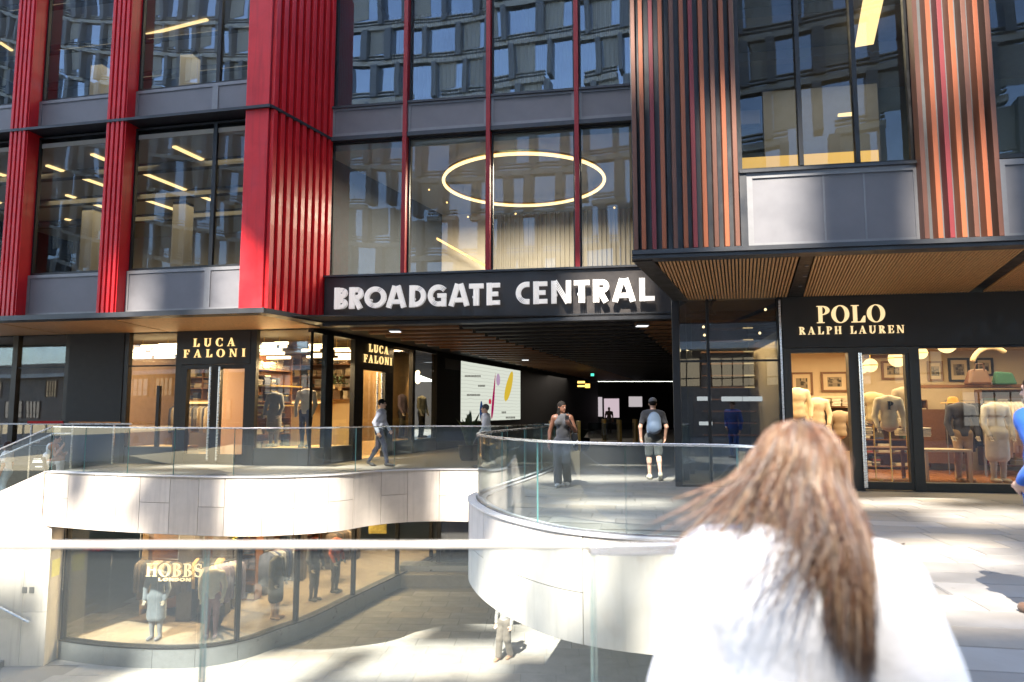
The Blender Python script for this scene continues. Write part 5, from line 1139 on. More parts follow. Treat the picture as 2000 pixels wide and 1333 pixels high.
HBS = mat('hobbs_letter', (.85, .66, .40), .4, emit=(1, .75, .42), estr=.3)
hsg = thing('lower_shop_sign', (P_h.at(2).x, P_h.at(2).y, -2.6), 'gold letters HOBBS LONDON on the curved lower shop window', 'sign')
tm = t_at_px(P_h, 340, 1200, -.05); hf = h_fr(tm, -.06)
hz = lambda v: hf.z(340, v, 0.0)
word('HOBBS', SER, hf, hf.s(286, 1113), hf.s(396, 1113), hz(1126.5), hz(1101) - hz(1126.5), .0, .03, HBS, hsg, .10)
SAN = {c: (STR[c][0], [stroke_pts(p_, W_) for p_, W_ in STR[c][1]]) for c in 'LOND'}
word('LONDON', SAN, hf, hf.s(310, 1132), hf.s(373, 1132), hz(1135.5), hz(1129) - hz(1135.5), .0, .02, HBS, hsg, .16)
RC = [[(.05, .05, .06), (.10, .08, .07), (.3, .25, .2)], [(.02, .02, .025), (.05, .045, .04), (.38, .26, .12)], [(.25, .20, .30), (.35, .3, .4), (.5, .45, .4)], [(.05, .08, .2), (.1, .12, .2), (.4, .4, .45)]]
for i, (t, off, lab) in enumerate(((1.2, -1.9, 'clothes rail behind the leftmost lower window pane'), (3.0, -2.4, 'clothes rail below the HOBBS letters in the lower shop'), (5.2, -1.5, 'clothes rail of dark knitwear with fur collars in the lower shop'), (7.6, -1.6, 'clothes rail of long coats beside the lower shop mullion'), (11.0, -1.6, 'farthest clothes rail of coats in the lower shop'))):
    fr_ = h_fr(t, off); 
    ct = clothes_rail(fr_, -.6, .6, 0, ZP + 1.65, lab, 60 + i, 10, RC[i % 4], hang=1.0)
    for o in ct.children:
        pass
for i, (t, off, c, cl, lab) in enumerate(((2.2, -.8, (.20, .22, .26), (.25, .25, .28), 'headless mannequin in pale blue dress in the curved lower window'), (4.0, -.9, (.5, .45, .4), (.3, .18, .2), 'headless mannequin in beige jacket in the curved lower window'), (6.5, -.9, (.05, .05, .055), (.45, .28, .16), 'headless mannequin in black coat beside the fur collar rail'), (8.6, -1.0, (.06, .06, .065), (.1, .1, .11), 'headless mannequin in dark suit far along the lower window'), (9.6, -.9, (.45, .1, .05), (.05, .05, .05), 'headless mannequin in orange floral top far along the lower window'))):
    MANQ.append(dict(fr=h_fr(t, off), s=0.0, d=0.0, base=ZP - .02, h=1.75, label=lab, top=c, shirt=c, legs=cl, coat=i in (0, 2)))
def bouquet(t, off, z, label, cols, seed):
    p = P_h.at(t, off); q = Vector((p.x, p.y, z)); rnd = random.Random(seed); th = thing('flower_display', q, label, 'flowers')
    mb = MB(); mb.lathe(q - Vector((0, 0, 1.3)), [(.12, 0), (.03, .05), (.02, 1.2), (.08, 1.3)], 10); mb.build('vase', BLACK, th); mb = MB()
    for k in range(90):
        c = q + Vector((rnd.gauss(0, .17), rnd.gauss(0, .17), .15 + rnd.gauss(0, .12))); a = Vector((rnd.uniform(-1, 1), rnd.uniform(-1, 1), rnd.uniform(-1, 1))).normalized() * .07; b_ = a.cross(Vector((.3, .2, 1))).normalized() * .05
        mb.quad(c - a, c + b_, c + a, c - b_, rnd.randrange(len(cols)))
    mb.build('petals', [mat('petal_%d_%d' % (seed, i), c, .6) for i, c in enumerate(cols)], th)
bouquet(5.6, -1.3, -1.75, 'yellow flower display just below the stone band', [(.65, .45, .01), (.55, .5, .02), (.1, .15, .02)], 1)
bouquet(9.3, -1.3, -1.85, 'orange and red flower display behind the lower shop glass', [(.7, .25, .01), (.5, .03, .02), (.65, .45, .05)], 2)
pst = P_h.at(11.5, -.5); mb = MB(); mb.cube(pst.x - .3, pst.x + .3, pst.y - .02, pst.y + .02, -2.6, -1.3); tag(mb.build('window_poster', mat('poster_print', (.55, .45, .12), .6, var=.5, scale=5)), 'yellow printed poster hanging in the lower shop window', 'poster')
# stepped glass front closing the lower court
cb = thing('court_back_wall', (-1, 25, ZL), 'grey stepped plinth with dark glazing at the back of the court', 'wall')
mb = MB(); mb.cube(-4.6, 6, 24.7, 25.2, ZL, ZL + .42); mb.build('plinth', mat('court_step', (.22, .20, .18), .7, var=.1), cb); mb = MB(); mb.cube(-3.9, 6, 25.2, 26, ZL + .42, ZL + .62); mb.build('ledge', DSTEEL, cb)
mb = MB(); mb.cube(-2.6, 6, 25.9, 25.95, ZL + .62, ZT); mb.build('glazing', GDARK, cb); mb = MB(); mb.cube(-2.7, -2.55, 25.8, 26.0, ZL + .62, ZT); mb.build('post', BLACK, cb); mb = MB(); mb.cube(-2.6, 8, 29, 29.2, ZL, ZT); mb.build('rear_wall', mat('dusk_wall', (.05, .05, .07), .7, var=.2), cb)
# ------------------------------------------------------------------ figures: blended distance fields turned into one continuous surface
def cap(a, b, r0, r1=None, k=.03): return ('c', np.array(a, float), np.array(b, float), r0, r0 if r1 is None else r1, k)
def ell(c, r, yaw=0.0, k=.03, pitch=0.0): return ('e', np.array(c, float), np.array(r, float), yaw, pitch, k)
def sub(p): return ('s', p)
def _aabb(p):
    if p[0] == 'c': r = max(p[3], p[4]); return np.minimum(p[1], p[2]) - r, np.maximum(p[1], p[2]) + r
    r = np.max(p[2]) if (p[3] or p[4]) else p[2]; return p[1] - r, p[1] + r
def _dist(p, X, Y, Z):
    if p[0] == 'c':
        a, b = p[1], p[2]; ab = b - a; l2 = max(1e-9, ab @ ab)
        t = np.clip(((X - a[0]) * ab[0] + (Y - a[1]) * ab[1] + (Z - a[2]) * ab[2]) / l2, 0, 1)
        return np.sqrt((X - a[0] - t * ab[0]) ** 2 + (Y - a[1] - t * ab[1]) ** 2 + (Z - a[2] - t * ab[2]) ** 2) - (p[3] + (p[4] - p[3]) * t)
    c, r = p[1], p[2]; x, y, z = X - c[0], Y - c[1], Z - c[2]
    if p[3]: cs, sn = math.cos(p[3]), math.sin(p[3]); x, y = x * cs + y * sn, -x * sn + y * cs
    if p[4]: cs, sn = math.cos(p[4]), math.sin(p[4]); y, z = y * cs + z * sn, -y * sn + z * cs
    k0 = np.sqrt((x / r[0]) ** 2 + (y / r[1]) ** 2 + (z / r[2]) ** 2); k1 = np.sqrt((x / r[0] ** 2) ** 2 + (y / r[1] ** 2) ** 2 + (z / r[2] ** 2) ** 2) + 1e-9
    return k0 * (k0 - 1) / k1
def sdf_mesh(prims, h, wrinkle=0.0, wf=22.0, clip_z=None):
    pos = [p for p in prims if p[0] != 's']
    lo = np.min([_aabb(p)[0] for p in pos], axis=0) - 4 * h - .01; hi = np.max([_aabb(p)[1] for p in pos], axis=0) + 4 * h + .01
    if clip_z: lo[2] = max(lo[2], clip_z[0] - 2 * h); hi[2] = min(hi[2], clip_z[1] + 2 * h)
    n = np.maximum(2, np.ceil((hi - lo) / h).astype(int) + 1); ax = [lo[i] + h * np.arange(n[i]) for i in range(3)]
    D = np.full(n, .25)
    for p in prims:
        neg = p[0] == 's'; q = p[1] if neg else p; k = q[5]; a, b = _aabb(q); m = k + 3 * h
        i0 = np.clip(np.floor((a - m - lo) / h).astype(int), 0, n); i1 = np.clip(np.ceil((b + m - lo) / h).astype(int) + 1, 0, n)
        if np.any(i1 <= i0): continue
        sl = tuple(slice(i0[i], i1[i]) for i in range(3)); X, Y, Z = np.meshgrid(*[ax[i][sl[i]] for i in range(3)], indexing='ij', sparse=True)
        d = _dist(q, X, Y, Z); cur = D[sl]
        if neg: D[sl] = np.maximum(cur, -d)
        else:
            hh = np.clip(.5 + .5 * (d - cur) / k, 0, 1); D[sl] = d * (1 - hh) + cur * hh - k * hh * (1 - hh)
    if wrinkle:
        X, Y, Z = np.meshgrid(*ax, indexing='ij', sparse=True)
        D = D + wrinkle * (np.sin(wf * (X + .6 * Z) + 2 * np.sin(wf * .4 * Y)) * np.sin(wf * .7 * (Z - .5 * Y) + 1.3) + .5 * np.sin(wf * 1.9 * (Z + .3 * X)) * np.cos(wf * 1.3 * Y))
    if clip_z:
        Z = ax[2][None, None, :]; D = np.maximum(D, np.maximum(clip_z[0] - Z, Z - clip_z[1]))
    D[0] = D[-1] = .1; D[:, 0] = D[:, -1] = .1; D[:, :, 0] = D[:, :, -1] = .1
    I = D < 0; nc = n - 1
    acc = np.zeros((*nc, 3)); cnt = np.zeros(nc)
    base = np.stack(np.meshgrid(*[np.arange(q) for q in nc], indexing='ij'), -1)
    def corner(A, o): return A[o[0]:o[0] + nc[0], o[1]:o[1] + nc[1], o[2]:o[2] + nc[2]]
    for axis in range(3):
        for u in (0, 1):
            for v in (0, 1):
                o0 = [0, 0, 0]; oth = [q for q in range(3) if q != axis]; o0[oth[0]] = u; o0[oth[1]] = v; o1 = list(o0); o1[axis] = 1
                d0, d1 = corner(D, o0), corner(D, o1); m = (d0 < 0) != (d1 < 0)
                t = np.where(m, d0 / np.where(m, d0 - d1, 1), 0)
                for c in range(3): acc[..., c] += np.where(m, o0[c] + (t if c == axis else 0), 0)
                cnt += m
    act = cnt > 0; idx = np.full(nc, -1); idx[act] = np.arange(act.sum())
    V = (base[act] + acc[act] / cnt[act][:, None]) * h + lo
    Q = []
    for axis in range(3):
        a1, a2 = [q for q in range(3) if q != axis]; s0 = [slice(1, -1)] * 3; s0[axis] = slice(0, -1); s1 = list(s0); s1[axis] = slice(1, None)
        A, B = I[tuple(s0)], I[tuple(s1)]; ch = np.argwhere(A != B); inn = A[A != B]
        off = np.zeros(3, int); ch = ch + np.array([0 if c == axis else 1 for c in range(3)])
        def cell(du, dv):
            q = ch.copy(); q[:, a1] -= du; q[:, a2] -= dv; return idx[q[:, 0], q[:, 1], q[:, 2]]
        q4 = np.stack([cell(1, 1), cell(0, 1), cell(0, 0), cell(1, 0)], 1)
        flip = inn if axis != 1 else ~inn
        q4[~flip] = q4[~flip][:, ::-1]; Q.append(q4)
    return V, np.concatenate(Q)
def fig_obj(name, prims, h, M, m, parent, wrinkle=0.0, wf=22.0, clip_z=None):
    V, Q = sdf_mesh(prims, h, wrinkle, wf, clip_z)
    Wd = V @ np.array(M.to_3x3()).T + np.array(M.translation)
    mb = MB(); mb.v = [tuple(q) for q in Wd]; mb.f = [tuple(int(i) for i in q) for q in Q]; mb.m = [0] * len(Q)
    return mb.build(name, m, parent, smooth='all')
def hand_prims(wr, el, side, sc, palm_n, curl=.5):
    wr, el = np.array(wr), np.array(el); f = wr - el; f /= np.linalg.norm(f) + 1e-9; pn = np.array(palm_n, float); pn -= f * (pn @ f); pn /= np.linalg.norm(pn) + 1e-9; sd = np.cross(f, pn) * side
    P = [cap(wr, wr + f * .05 * sc, .026 * sc, .030 * sc, .02), cap(wr + f * .05 * sc - sd * .02 * sc, wr + f * .085 * sc - sd * .022 * sc, .018 * sc, .016 * sc, .015), cap(wr + f * .05 * sc + sd * .02 * sc, wr + f * .085 * sc + sd * .022 * sc, .018 * sc, .016 * sc, .015)]
    for i, L_ in enumerate((.068, .078, .072, .056)):
        b0 = wr + f * .085 * sc + sd * (-.032 + .0205 * i) * sc; c = curl * (1 + .12 * i); d1 = f * math.cos(c) + pn * math.sin(c); d2 = f * math.cos(2 * c) + pn * math.sin(2 * c)
        m = b0 + d1 * L_ * .55 * sc; P += [cap(b0, m, .0095 * sc, .0085 * sc, .006), cap(m, m + d2 * L_ * .5 * sc, .0085 * sc, .007 * sc, .004)]
    tb = wr + f * .03 * sc - sd * .028 * sc; tm = tb + (f * .6 - sd * .7 + pn * .35) * .045 * sc; P += [cap(tb, tm, .013 * sc, .011 * sc, .01), cap(tm, tm + (f * .85 - sd * .15 + pn * .45) * .035 * sc, .011 * sc, .008 * sc, .004)]
    return P
SKIN = {'tan': mat('skin_tan', (.42, .22, .14), .5, var=.08, scale=12), 'pale': mat('skin_pale', (.58, .36, .27), .5, var=.08, scale=12), 'dark': mat('skin_dark', (.15, .065, .038), .45, var=.1, scale=12)}
def cloth(c, rough=.85, name=None): return mat(name or 'fabric_%d_%d_%d' % tuple(int(q * 1000) for q in c), c, rough, var=.08, scale=9, bump=.12, bscale=60, sheen=.15)
BUSTZ = [0.02]
def figure(name, loc, heading, H, label, cat='person', skin='pale', pose=None, top=(.5, .5, .5), sleeve='short', legs=(.1, .1, .1), legwear='trousers', shoes=(.05, .05, .05), hair=(.010, .008, .007), hairstyle='short', female=False, h=.0105, yaw=0.0, nod=0.0, head=True, lean=0.0, group=None, arms=True, coat=False, hands_n=((0, 1, 0), (0, 1, 0)), curl=.5, skin_m=None, wide=0.0, top_sub=None, bust=False, fold=.0055, foldf=24.0):
    L_ = Matrix.Translation(Vector(loc)) @ Matrix.Rotation(R(heading), 4, 'Z')
    t = thing(name, loc, label, cat, group); A = lambda x, y, z: np.array((x, y, z)) * H
    sw = .098 if female else .108; hw = .052; P = dict(hipR=(hw, 0, .515), hipL=(-hw, 0, .515), kneeR=(hw, .01, .285), kneeL=(-hw, .01, .285), ankR=(hw, -.01, .045), ankL=(-hw, -.01, .045), shR=(sw, lean, .797), shL=(-sw, lean, .797), elR=(sw + .035, lean - .015, .635), elL=(-sw - .035, lean - .015, .635), wrR=(sw + .03, lean + .03, .492), wrL=(-sw - .03, lean + .03, .492), footR=None, footL=None, pel=(0, 0, .525))
    P.update(pose or {}); J = {k: (A(*v) if v is not None else None) for k, v in P.items()}
    pel = J['pel']; chest = A(0, lean * .8 + pel[1] / H, .745 + (pel[2] / H - .525)); waist = (pel * .55 + chest * .45); neckb0 = neckb = (J['shR'] + J['shL']) / 2 + A(0, -.005, .024)
    hc = neckb + A(0, .018 + nod * .04, .098 - nod * .015); yw = R(yaw)
    fx = lambda x, y, z: hc + np.array((x * math.cos(yw) - y * math.sin(yw), x * math.sin(yw) + y * math.cos(yw), z)) * H
    torso = [ell(chest + A(0, 0, .015), (sw * .93 * H, .062 * H, .095 * H), k=.05), ell(waist, ((.070 if female else .080) * H, .055 * H, .085 * H), k=.05), ell(pel, ((.092 if female else .086) * H, .064 * H, .075 * H), k=.05), cap(neckb0 - A(-.015, .004, .012), J['shR'] - A(.012, 0, .002), .036 * H, .038 * H, .045), cap(neckb0 - A(.015, .004, .012), J['shL'] - A(-.012, 0, .002), .036 * H, .038 * H, .045), cap(neckb - A(0, 0, .04), neckb + A(.0, 0, .0), .055 * H, .036 * H, .04)]
    if female: torso += [ell(chest + A(.042, .045, -.01), (.036 * H, .036 * H, .038 * H), k=.03), ell(chest + A(-.042, .045, -.01), (.036 * H, .036 * H, .038 * H), k=.03)]
    neck = [cap(neckb - A(0, 0, .01), hc - A(0, .012, .045), .033 * H, .031 * H, .02)]
    headp = [ell(fx(0, -.008, .012), (.043 * H, .054 * H, .056 * H), yw, .02), ell(fx(0, .012, -.026), (.034 * H, .037 * H, .040 * H), yw, .025), cap(fx(0, .046, .004), fx(0, .058, -.014), .006 * H, .0085 * H, .008), ell(fx(.044, -.006, -.004), (.006 * H, .012 * H, .018 * H), yw, .006), ell(fx(-.044, -.006, -.004), (.006 * H, .012 * H, .018 * H), yw, .006), ell(fx(0, .040, -.036), (.014 * H, .010 * H, .0055 * H), yw, .006), ell(fx(0, .038, -.055), (.014 * H, .012 * H, .010 * H), yw, .012), cap(fx(-.022, .040, .016), fx(.022, .040, .016), .007 * H, k=.012)]
    headp += [sub(ell(fx(.018, .052, .004), (.010 * H, .008 * H, .006 * H), yw, .004)), sub(ell(fx(-.018, .052, .004), (.010 * H, .008 * H, .006 * H), yw, .004))]
    def arm(s):
        sh, el, wr = J['sh' + s], J['el' + s], J['wr' + s]
        return [cap(sh, el, .030 * H, .0235 * H, .03), cap(el, wr, .0245 * H, .0165 * H, .02)]
    def leg(s):
        hp, kn, an = J['hip' + s], J['knee' + s], J['ank' + s]; c = kn * .68 + an * .32 + A(0, -.010, 0)
        return [cap(hp, kn, .050 * H, .032 * H, .04), cap(kn, an, .031 * H, .020 * H, .03), cap(kn * .8 + an * .2 - A(0, .006, 0), c, .031 * H, .030 * H, .03)]
    def foot(s, g=0.0):
        an = J['ank' + s]; d = P['foot' + s] or (0, 1, -.12 if an[2] < .08 * H else -.5); d = np.array(d, float); d /= np.linalg.norm(d); he = an + np.array((0, -.012 * H, -.022 * H)); toe = an + d * .105 * H; toe[2] -= .012 * H
        if an[2] < .06 * H: toe[2] = .018 * H
        return [cap(an, he, .022 * H + g, .022 * H + g, .02), cap(he, toe, .022 * H + g, .017 * H + g, .02), ell(toe * .75 + he * .25, (.028 * H + g, .034 * H + g, .02 * H + g), math.atan2(-d[0], d[1]), .02)]
    sk = skin_m or SKIN[skin]
    body = torso + (neck + headp[:-2] if head else [])
    if arms:
        body += arm('R') + arm('L') + hand_prims(J['wrR'], J['elR'], 1, H / 1.75, hands_n[0], curl) + hand_prims(J['wrL'], J['elL'], -1, H / 1.75, hands_n[1], curl)
    body += ([] if bust else leg('R') + leg('L') + foot('R') + foot('L')) + (headp[-2:] if head else [])
    bo = fig_obj('body', body, h, L_, sk, t)
    infl = lambda ps, e: [((p[0], p[1], p[2], p[3] + e, p[4] + e, p[5]) if p[0] == 'c' else (p[0], p[1], p[2] + e, p[3], p[4], p[5])) for p in ps]
    tp_ = infl(torso, .011 + wide)
    if sleeve == 'none': tp_ = infl(torso[:3] + torso[6:], .010) + [cap(neckb + A(.058, -.002, -.01), chest + A(.05, .01, .0), .020 * H, .03 * H, .03), cap(neckb + A(-.058, -.002, -.01), chest + A(-.05, .01, .0), .020 * H, .03 * H, .03)]
    if arms and sleeve in ('short', 'long'):
        for s in 'RL':
            sh, el, wr = J['sh' + s], J['el' + s], J['wr' + s]
            if sleeve == 'short': tp_ += [cap(sh, sh * .35 + el * .65, .036 * H + wide, .034 * H + wide, .03)]
            else: tp_ += infl(arm(s), .012 + wide)[:1] + [cap(el, el * .06 + wr * .94, .0275 * H + .006, .022 * H + .006, .02)]
    if coat: tp_ += [cap(pel + A(.03, 0, 0), pel + A(.035, 0, -.24), .085 * H, .085 * H, .05), cap(pel + A(-.03, 0, 0), pel + A(-.035, 0, -.24), .085 * H, .085 * H, .05)]
    shz = (neckb[2] + (.030 if head else .045) * H)
    if top_sub: tp_ += top_sub(A, neckb, chest)
    topo = fig_obj('jacket' if coat else 'top', tp_, h, L_, top if not isinstance(top, tuple) else cloth(top), t, fold, foldf, clip_z=(J['pel'][2] - (.30 * H if coat else .035 * H), shz if sleeve != 'none' else shz - .004 * H))
    if bust:
        mb = MB(); q0 = L_ @ Vector((0, 0, pel[2] * .9)); mb.tube([Vector((q0.x, q0.y, BUSTZ[0])), q0], .016, 8); mb.lathe((q0.x, q0.y, BUSTZ[0]), [(.14, 0), (.14, .015), (.02, .03)], 14); mb.build('stand', BRASS, t)
        return t, L_, J, fx, H
    lg = [p for s in 'RL' for p in leg(s)]
    lg_ = infl(lg + torso[2:3], .012)
    if legwear == 'shorts': lg_ = infl(torso[2:3], .014) + [cap(J['hip' + s], J['hip' + s] * .12 + J['knee' + s] * .88, .056 * H, .049 * H, .03) for s in 'RL']
    if legwear == 'wide': lg_ = infl(torso[2:3], .012) + [q for s in 'RL' for q in (cap(J['hip' + s], J['knee' + s], .058 * H, .050 * H, .04), cap(J['knee' + s], J['ank' + s] + A(0, 0, .0), .050 * H, .048 * H, .04))]
    fig_obj('shorts' if legwear == 'shorts' else 'trousers', lg_, h, L_, cloth(legs), t, .0035, 24, clip_z=(J['ankL'][2] * .0 + min(J['ankR'][2], J['ankL'][2]) - .01 * H if legwear != 'shorts' else -9, J['pel'][2] + .055 * H))
    for s in 'RL':
        f_ = foot(s, .006); fig_obj('shoe', f_, h * .85, L_, cloth(shoes, .5), t, clip_z=(J['ank' + s][2] - .3 * H, J['ank' + s][2] + .012 * H))
    if head and hairstyle:
        hm = mat('hair_%d_%d' % (int(hair[0] * 1000), int(hair[2] * 1000)), hair, .75, spec=.15, var=.25, scale=30, stretch=(1, 1, .2))
        cap_ = [ell(fx(0, -.012, .020), (.0475 * H, .0575 * H, .056 * H), yw, .02), sub(ell(fx(0, .050, -.022), (.040 * H, .040 * H, .050 * H), yw, .01)), sub(ell(fx(0, 0, -.075), (.07 * H, .07 * H, .055 * H), yw, .01))]
        if hairstyle == 'long': cap_ = cap_[:2] + [ell(fx(0, -.038, -.07), (.046 * H, .028 * H, .10 * H), yw, .03), cap(fx(.034, -.012, -.02), fx(.040, -.005, -.17), .018 * H, .012 * H, .03), cap(fx(-.034, -.012, -.02), fx(-.044, .0, -.19), .018 * H, .012 * H, .03)]
        if hairstyle == 'cap':
            fig_obj('hair', cap_, h * .8, L_, hm, t); cap_ = [ell(fx(0, -.008, .034), (.050 * H, .060 * H, .046 * H), yw, .02), sub(ell(fx(0, 0, -.022), (.09 * H, .09 * H, .034 * H), yw, .01)), cap(fx(-.02, .055, .018), fx(.02, .075, .014), .012 * H, k=.02)]
            fig_obj('cap', cap_, h * .8, L_, cloth((.10, .10, .10)), t)
        else: fig_obj('hair', cap_, h * .8, L_, hm, t, .002, 60)
        for s in (-1, 1):
            q = L_ @ Vector(fx(.018 * s, .043, .004)); mb = MB(); mb.ball(q, .0058 * H, 8); mb.build('eye', mat('eye_dark', (.03, .02, .02), .2), t, smooth='all')
    return t, L_, J, fx, H
# ---- people in the square
q = at_z(740, 911.5)
man, Lm, Jm, fxm, Hm = figure('person', (q.x, q.y, .012), -97, 1.80, 'man in pale blue shirt and navy trousers striding right along the far deck', skin='pale', top=(.62, .66, .80), sleeve='long', legs=(.012, .016, .04), shoes=(.015, .012, .012), lean=.025,
    pose=dict(kneeR=(.05, .10, .30), ankR=(.05, .135, .055), kneeL=(-.05, -.035, .285), ankL=(-.05, -.17, .075), footL=(0, .8, -.6), footR=(0, 1, .15), elR=(.14, -.04, .64), wrR=(.13, .02, .50), elL=(-.14, .04, .64), wrL=(-.12, .12, .53), hipR=(.052, .01, .505), hipL=(-.052, -.005, .505), pel=(0, 0, .515)), hands_n=((-1, 0, 0), (1, 0, 0)))
mb = MB(); pts = [Lm @ Vector(fxm(.024 * c, .050 - .03 * (abs(c) > 1.3), .005)) for c in (-1.9, -1.2, -.3, .3, 1.2, 1.9)]; mb.tube(pts, .004, 6); mb.build('glasses', BLACK, man)
q = at_z(950, 917)
figure('person', (q.x, q.y + .25, .012), 86, 1.66, 'grey haired man in loose white shirt walking left behind the balustrade', skin='pale', top=(.74, .76, .84), sleeve='long', legs=(.10, .11, .14), shoes=(.02, .02, .02), hair=(.10, .10, .10), lean=.02, wide=.012,
    pose=dict(kneeR=(.05, .08, .29), ankR=(.05, .11, .05), kneeL=(-.05, -.03, .285), ankL=(-.05, -.14, .07), footL=(0, .8, -.6), elR=(.14, -.02, .64), wrR=(.13, .05, .50), elL=(-.14, .03, .64), wrL=(-.12, .10, .53), pel=(0, 0, .52)), hands_n=((-1, 0, 0), (1, 0, 0)))
q = at_z(1099, 951)
wg, Lg, Jg, fxg, Hg = figure('person', (q.x, q.y, .012), 172, 1.68, 'woman in fitted grey top and wide charcoal trousers holding a phone', skin='dark', top=(.06, .062, .068), sleeve='none', legs=(.075, .078, .085), legwear='wide', shoes=(.5, .48, .45), hairstyle='long', female=True, yaw=42, h=.009,
    pose=dict(kneeR=(.055, .015, .285), ankR=(.05, .06, .045), kneeL=(-.05, .03, .285), ankL=(-.05, -.09, .05), elR=(.150, -.02, .63), wrR=(.155, .03, .485), elL=(-.155, .02, .645), wrL=(-.10, .135, .715)), hands_n=((-1, 0, 0), (.3, -.6, .8)), curl=.55)
p = Lg @ Vector(tuple(Jg['wrL'] + np.array((.055, .05, .085)))); mb = MB(); fr_ = Fr(p.x, p.y, 1, .1); mb.box(fr_, -.037, .037, -.005, .005, p.z - .04, p.z + .10); ph = mb.build('phone', BLACK)
tag(ph, 'dark phone in the raised hand of the woman in grey', 'phone')
bag = thing('shoulder_bag', Lg @ Vector((-.24, -.06, .80)), 'small black shoulder bag on a strap beside the woman in grey', 'bag'); p = Lg @ Vector((-.235, -.04, .80)); mb = MB(); mb.cube(p.x - .06, p.x + .06, p.y - .11, p.y + .11, p.z, p.z + .24); mb.build('pouch', BLACK, bag, bevel=.02)
mb = MB(); mb.tube([p + Vector((0, 0, .24)), Lg @ Vector((-.20, .06, 1.20)), Lg @ Vector((-.125, .055, 1.36)), Lg @ Vector((-.12, -.02, 1.43)), Lg @ Vector((-.17, -.07, 1.2)), p + Vector((0, .05, .24))], .011, 6); mb.build('strap', BLACK, bag)
for k, dx in ((0, -.02), (1, .05)):
    mb = MB(); mb.ball(p + Vector((dx, -.13, .02 + .06 * k)), .022, 8); mb.build('charm', mat('pearl', (.8, .8, .78), .2), bag, smooth='all')
q = at_z(1278, 938)
bp, Lb, Jb, fxb, Hb = figure('person', (q.x, q.y, .012), -4, 1.77, 'man seen from behind in dark tee, grey cap and shorts walking away', skin='pale', top=(.022, .024, .03), legs=(.05, .056, .055), legwear='shorts', shoes=(.60, .56, .44), hairstyle='cap', yaw=-6, h=.0095,
    pose=dict(kneeR=(.058, .0, .29), ankR=(.058, -.115, .085), footR=(.05, .75, -.66), kneeL=(-.052, .055, .285), ankL=(-.045, .085, .045), elR=(.155, -.03, .635), wrR=(.145, .03, .50), elL=(-.16, -.02, .635), wrL=(-.15, .02, .495)), hands_n=((-1, 0, 0), (1, 0, 0)))
pk = thing('backpack', Lb @ Vector((0, -.2, .95)), 'slate blue backpack worn by the man walking away', 'backpack')
fig_obj('pack', [ell((0, -.175, 1.235), (.145, .085, .22), 0, .05), ell((0, -.18, 1.12), (.15, .095, .15), 0, .05), ell((0, -.235, 1.12), (.11, .055, .12), 0, .03), cap((-.13, -.16, 1.02), (-.13, -.16, 1.14), .03, .03, .02)], .009, Lb, cloth((.075, .12, .19), .7), pk, .003, 20)
for s in (-1, 1):
    mb = MB(); mb.tube([Lb @ Vector(v) for v in ((.09 * s, -.10, 1.40), (.105 * s, -.02, 1.475), (.11 * s, .075, 1.42), (.115 * s, .105, 1.28), (.14 * s, .02, 1.12), (.12 * s, -.12, 1.06))], .016, 6); mb.build('strap', cloth((.04, .06, .09)), pk, smooth='all')
mb = MB(); mb.tube([Lb @ Vector((0, -.13, 1.44)), Lb @ Vector((0, -.17, 1.475)), Lb @ Vector((0, -.20, 1.43))], .009, 6); mb.build('grab_loop', BLACK, pk)
p = at_y(2040, 900, 5.3)
figure('person', (p.x, 5.3, .011), 25, 1.78, 'person in bright blue suit at the right edge, elbow out', skin='pale', top=(.018, .11, .48), sleeve='long', legs=(.018, .10, .42), shoes=(.1, .05, .03), hair=(.05, .03, .02), coat=False, wide=.008, pose=dict(elL=(-.165, -.075, .652), wrL=(-.115, .03, .545)), hands_n=((-1, 0, 0), (1, 0, 0)))
# seated figure at the stair head with a tote bag
q = at_y(92, 900, 18.35)
figure('person', (q.x - .05, 18.35, -.17), -75, 1.74, 'man with black hair in white vest sitting at the stair head', skin='tan', top=(.74, .74, .75), sleeve='none', legs=(.55, .56, .6), shoes=(.3, .3, .3), hair=(.008, .008, .01), lean=.12, nod=.6,
    pose=dict(pel=(0, -.02, .16), hipR=(.055, 0, .15), hipL=(-.055, 0, .15), kneeR=(.07, .20, .27), kneeL=(-.07, .20, .27), ankR=(.07, .20, .045), ankL=(-.07, .20, .045), shR=(.108, .10, .425), shL=(-.108, .10, .425), elR=(.13, .17, .30), elL=(-.13, .17, .30), wrR=(.04, .225, .42), wrL=(-.03, .25, .32)), hands_n=((0, -1, 0), (0, -1, 0)))
tb = thing('tote_bag', (q.x - .38, 17.9, 0), 'black tote bag with white printed lines beside the seated man', 'bag'); bx = at_y(76, 910, 17.9).x
mb = MB(); mb.hexa([(bx - .20, 17.82, .015), (bx + .18, 17.82, .015), (bx + .18, 17.98, .015), (bx - .20, 17.98, .015), (bx - .15, 17.87, .33), (bx + .16, 17.87, .33), (bx + .16, 17.91, .33), (bx - .15, 17.91, .33)]); mb.build('bag_body', cloth((.012, .013, .02)), tb, bevel=.02)
for k, (a, b, z) in enumerate(((-.12, .06, .29), (-.13, .10, .25), (-.13, .12, .21), (-.04, .13, .10))):
    yy = 17.82 + .05 * (z - .015) / .315 - .006; mb = MB(); mb.cube(bx + a, bx + b, yy - .003, yy + .004, z - .012, z + .012); mb.build('print_line', WHITEP, tb)
for k in (0, 1):
    mb = MB(); mb.tube([(bx - .06, 17.875 + .03 * k, .33), (bx - .05, 17.875 + .03 * k, .50), (bx + .05, 17.875 + .03 * k, .50), (bx + .07, 17.875 + .03 * k, .33)], .01, 6); mb.build('handle', cloth((.012, .013, .02)), tb)
q = at_y(14, 900, 18.6)
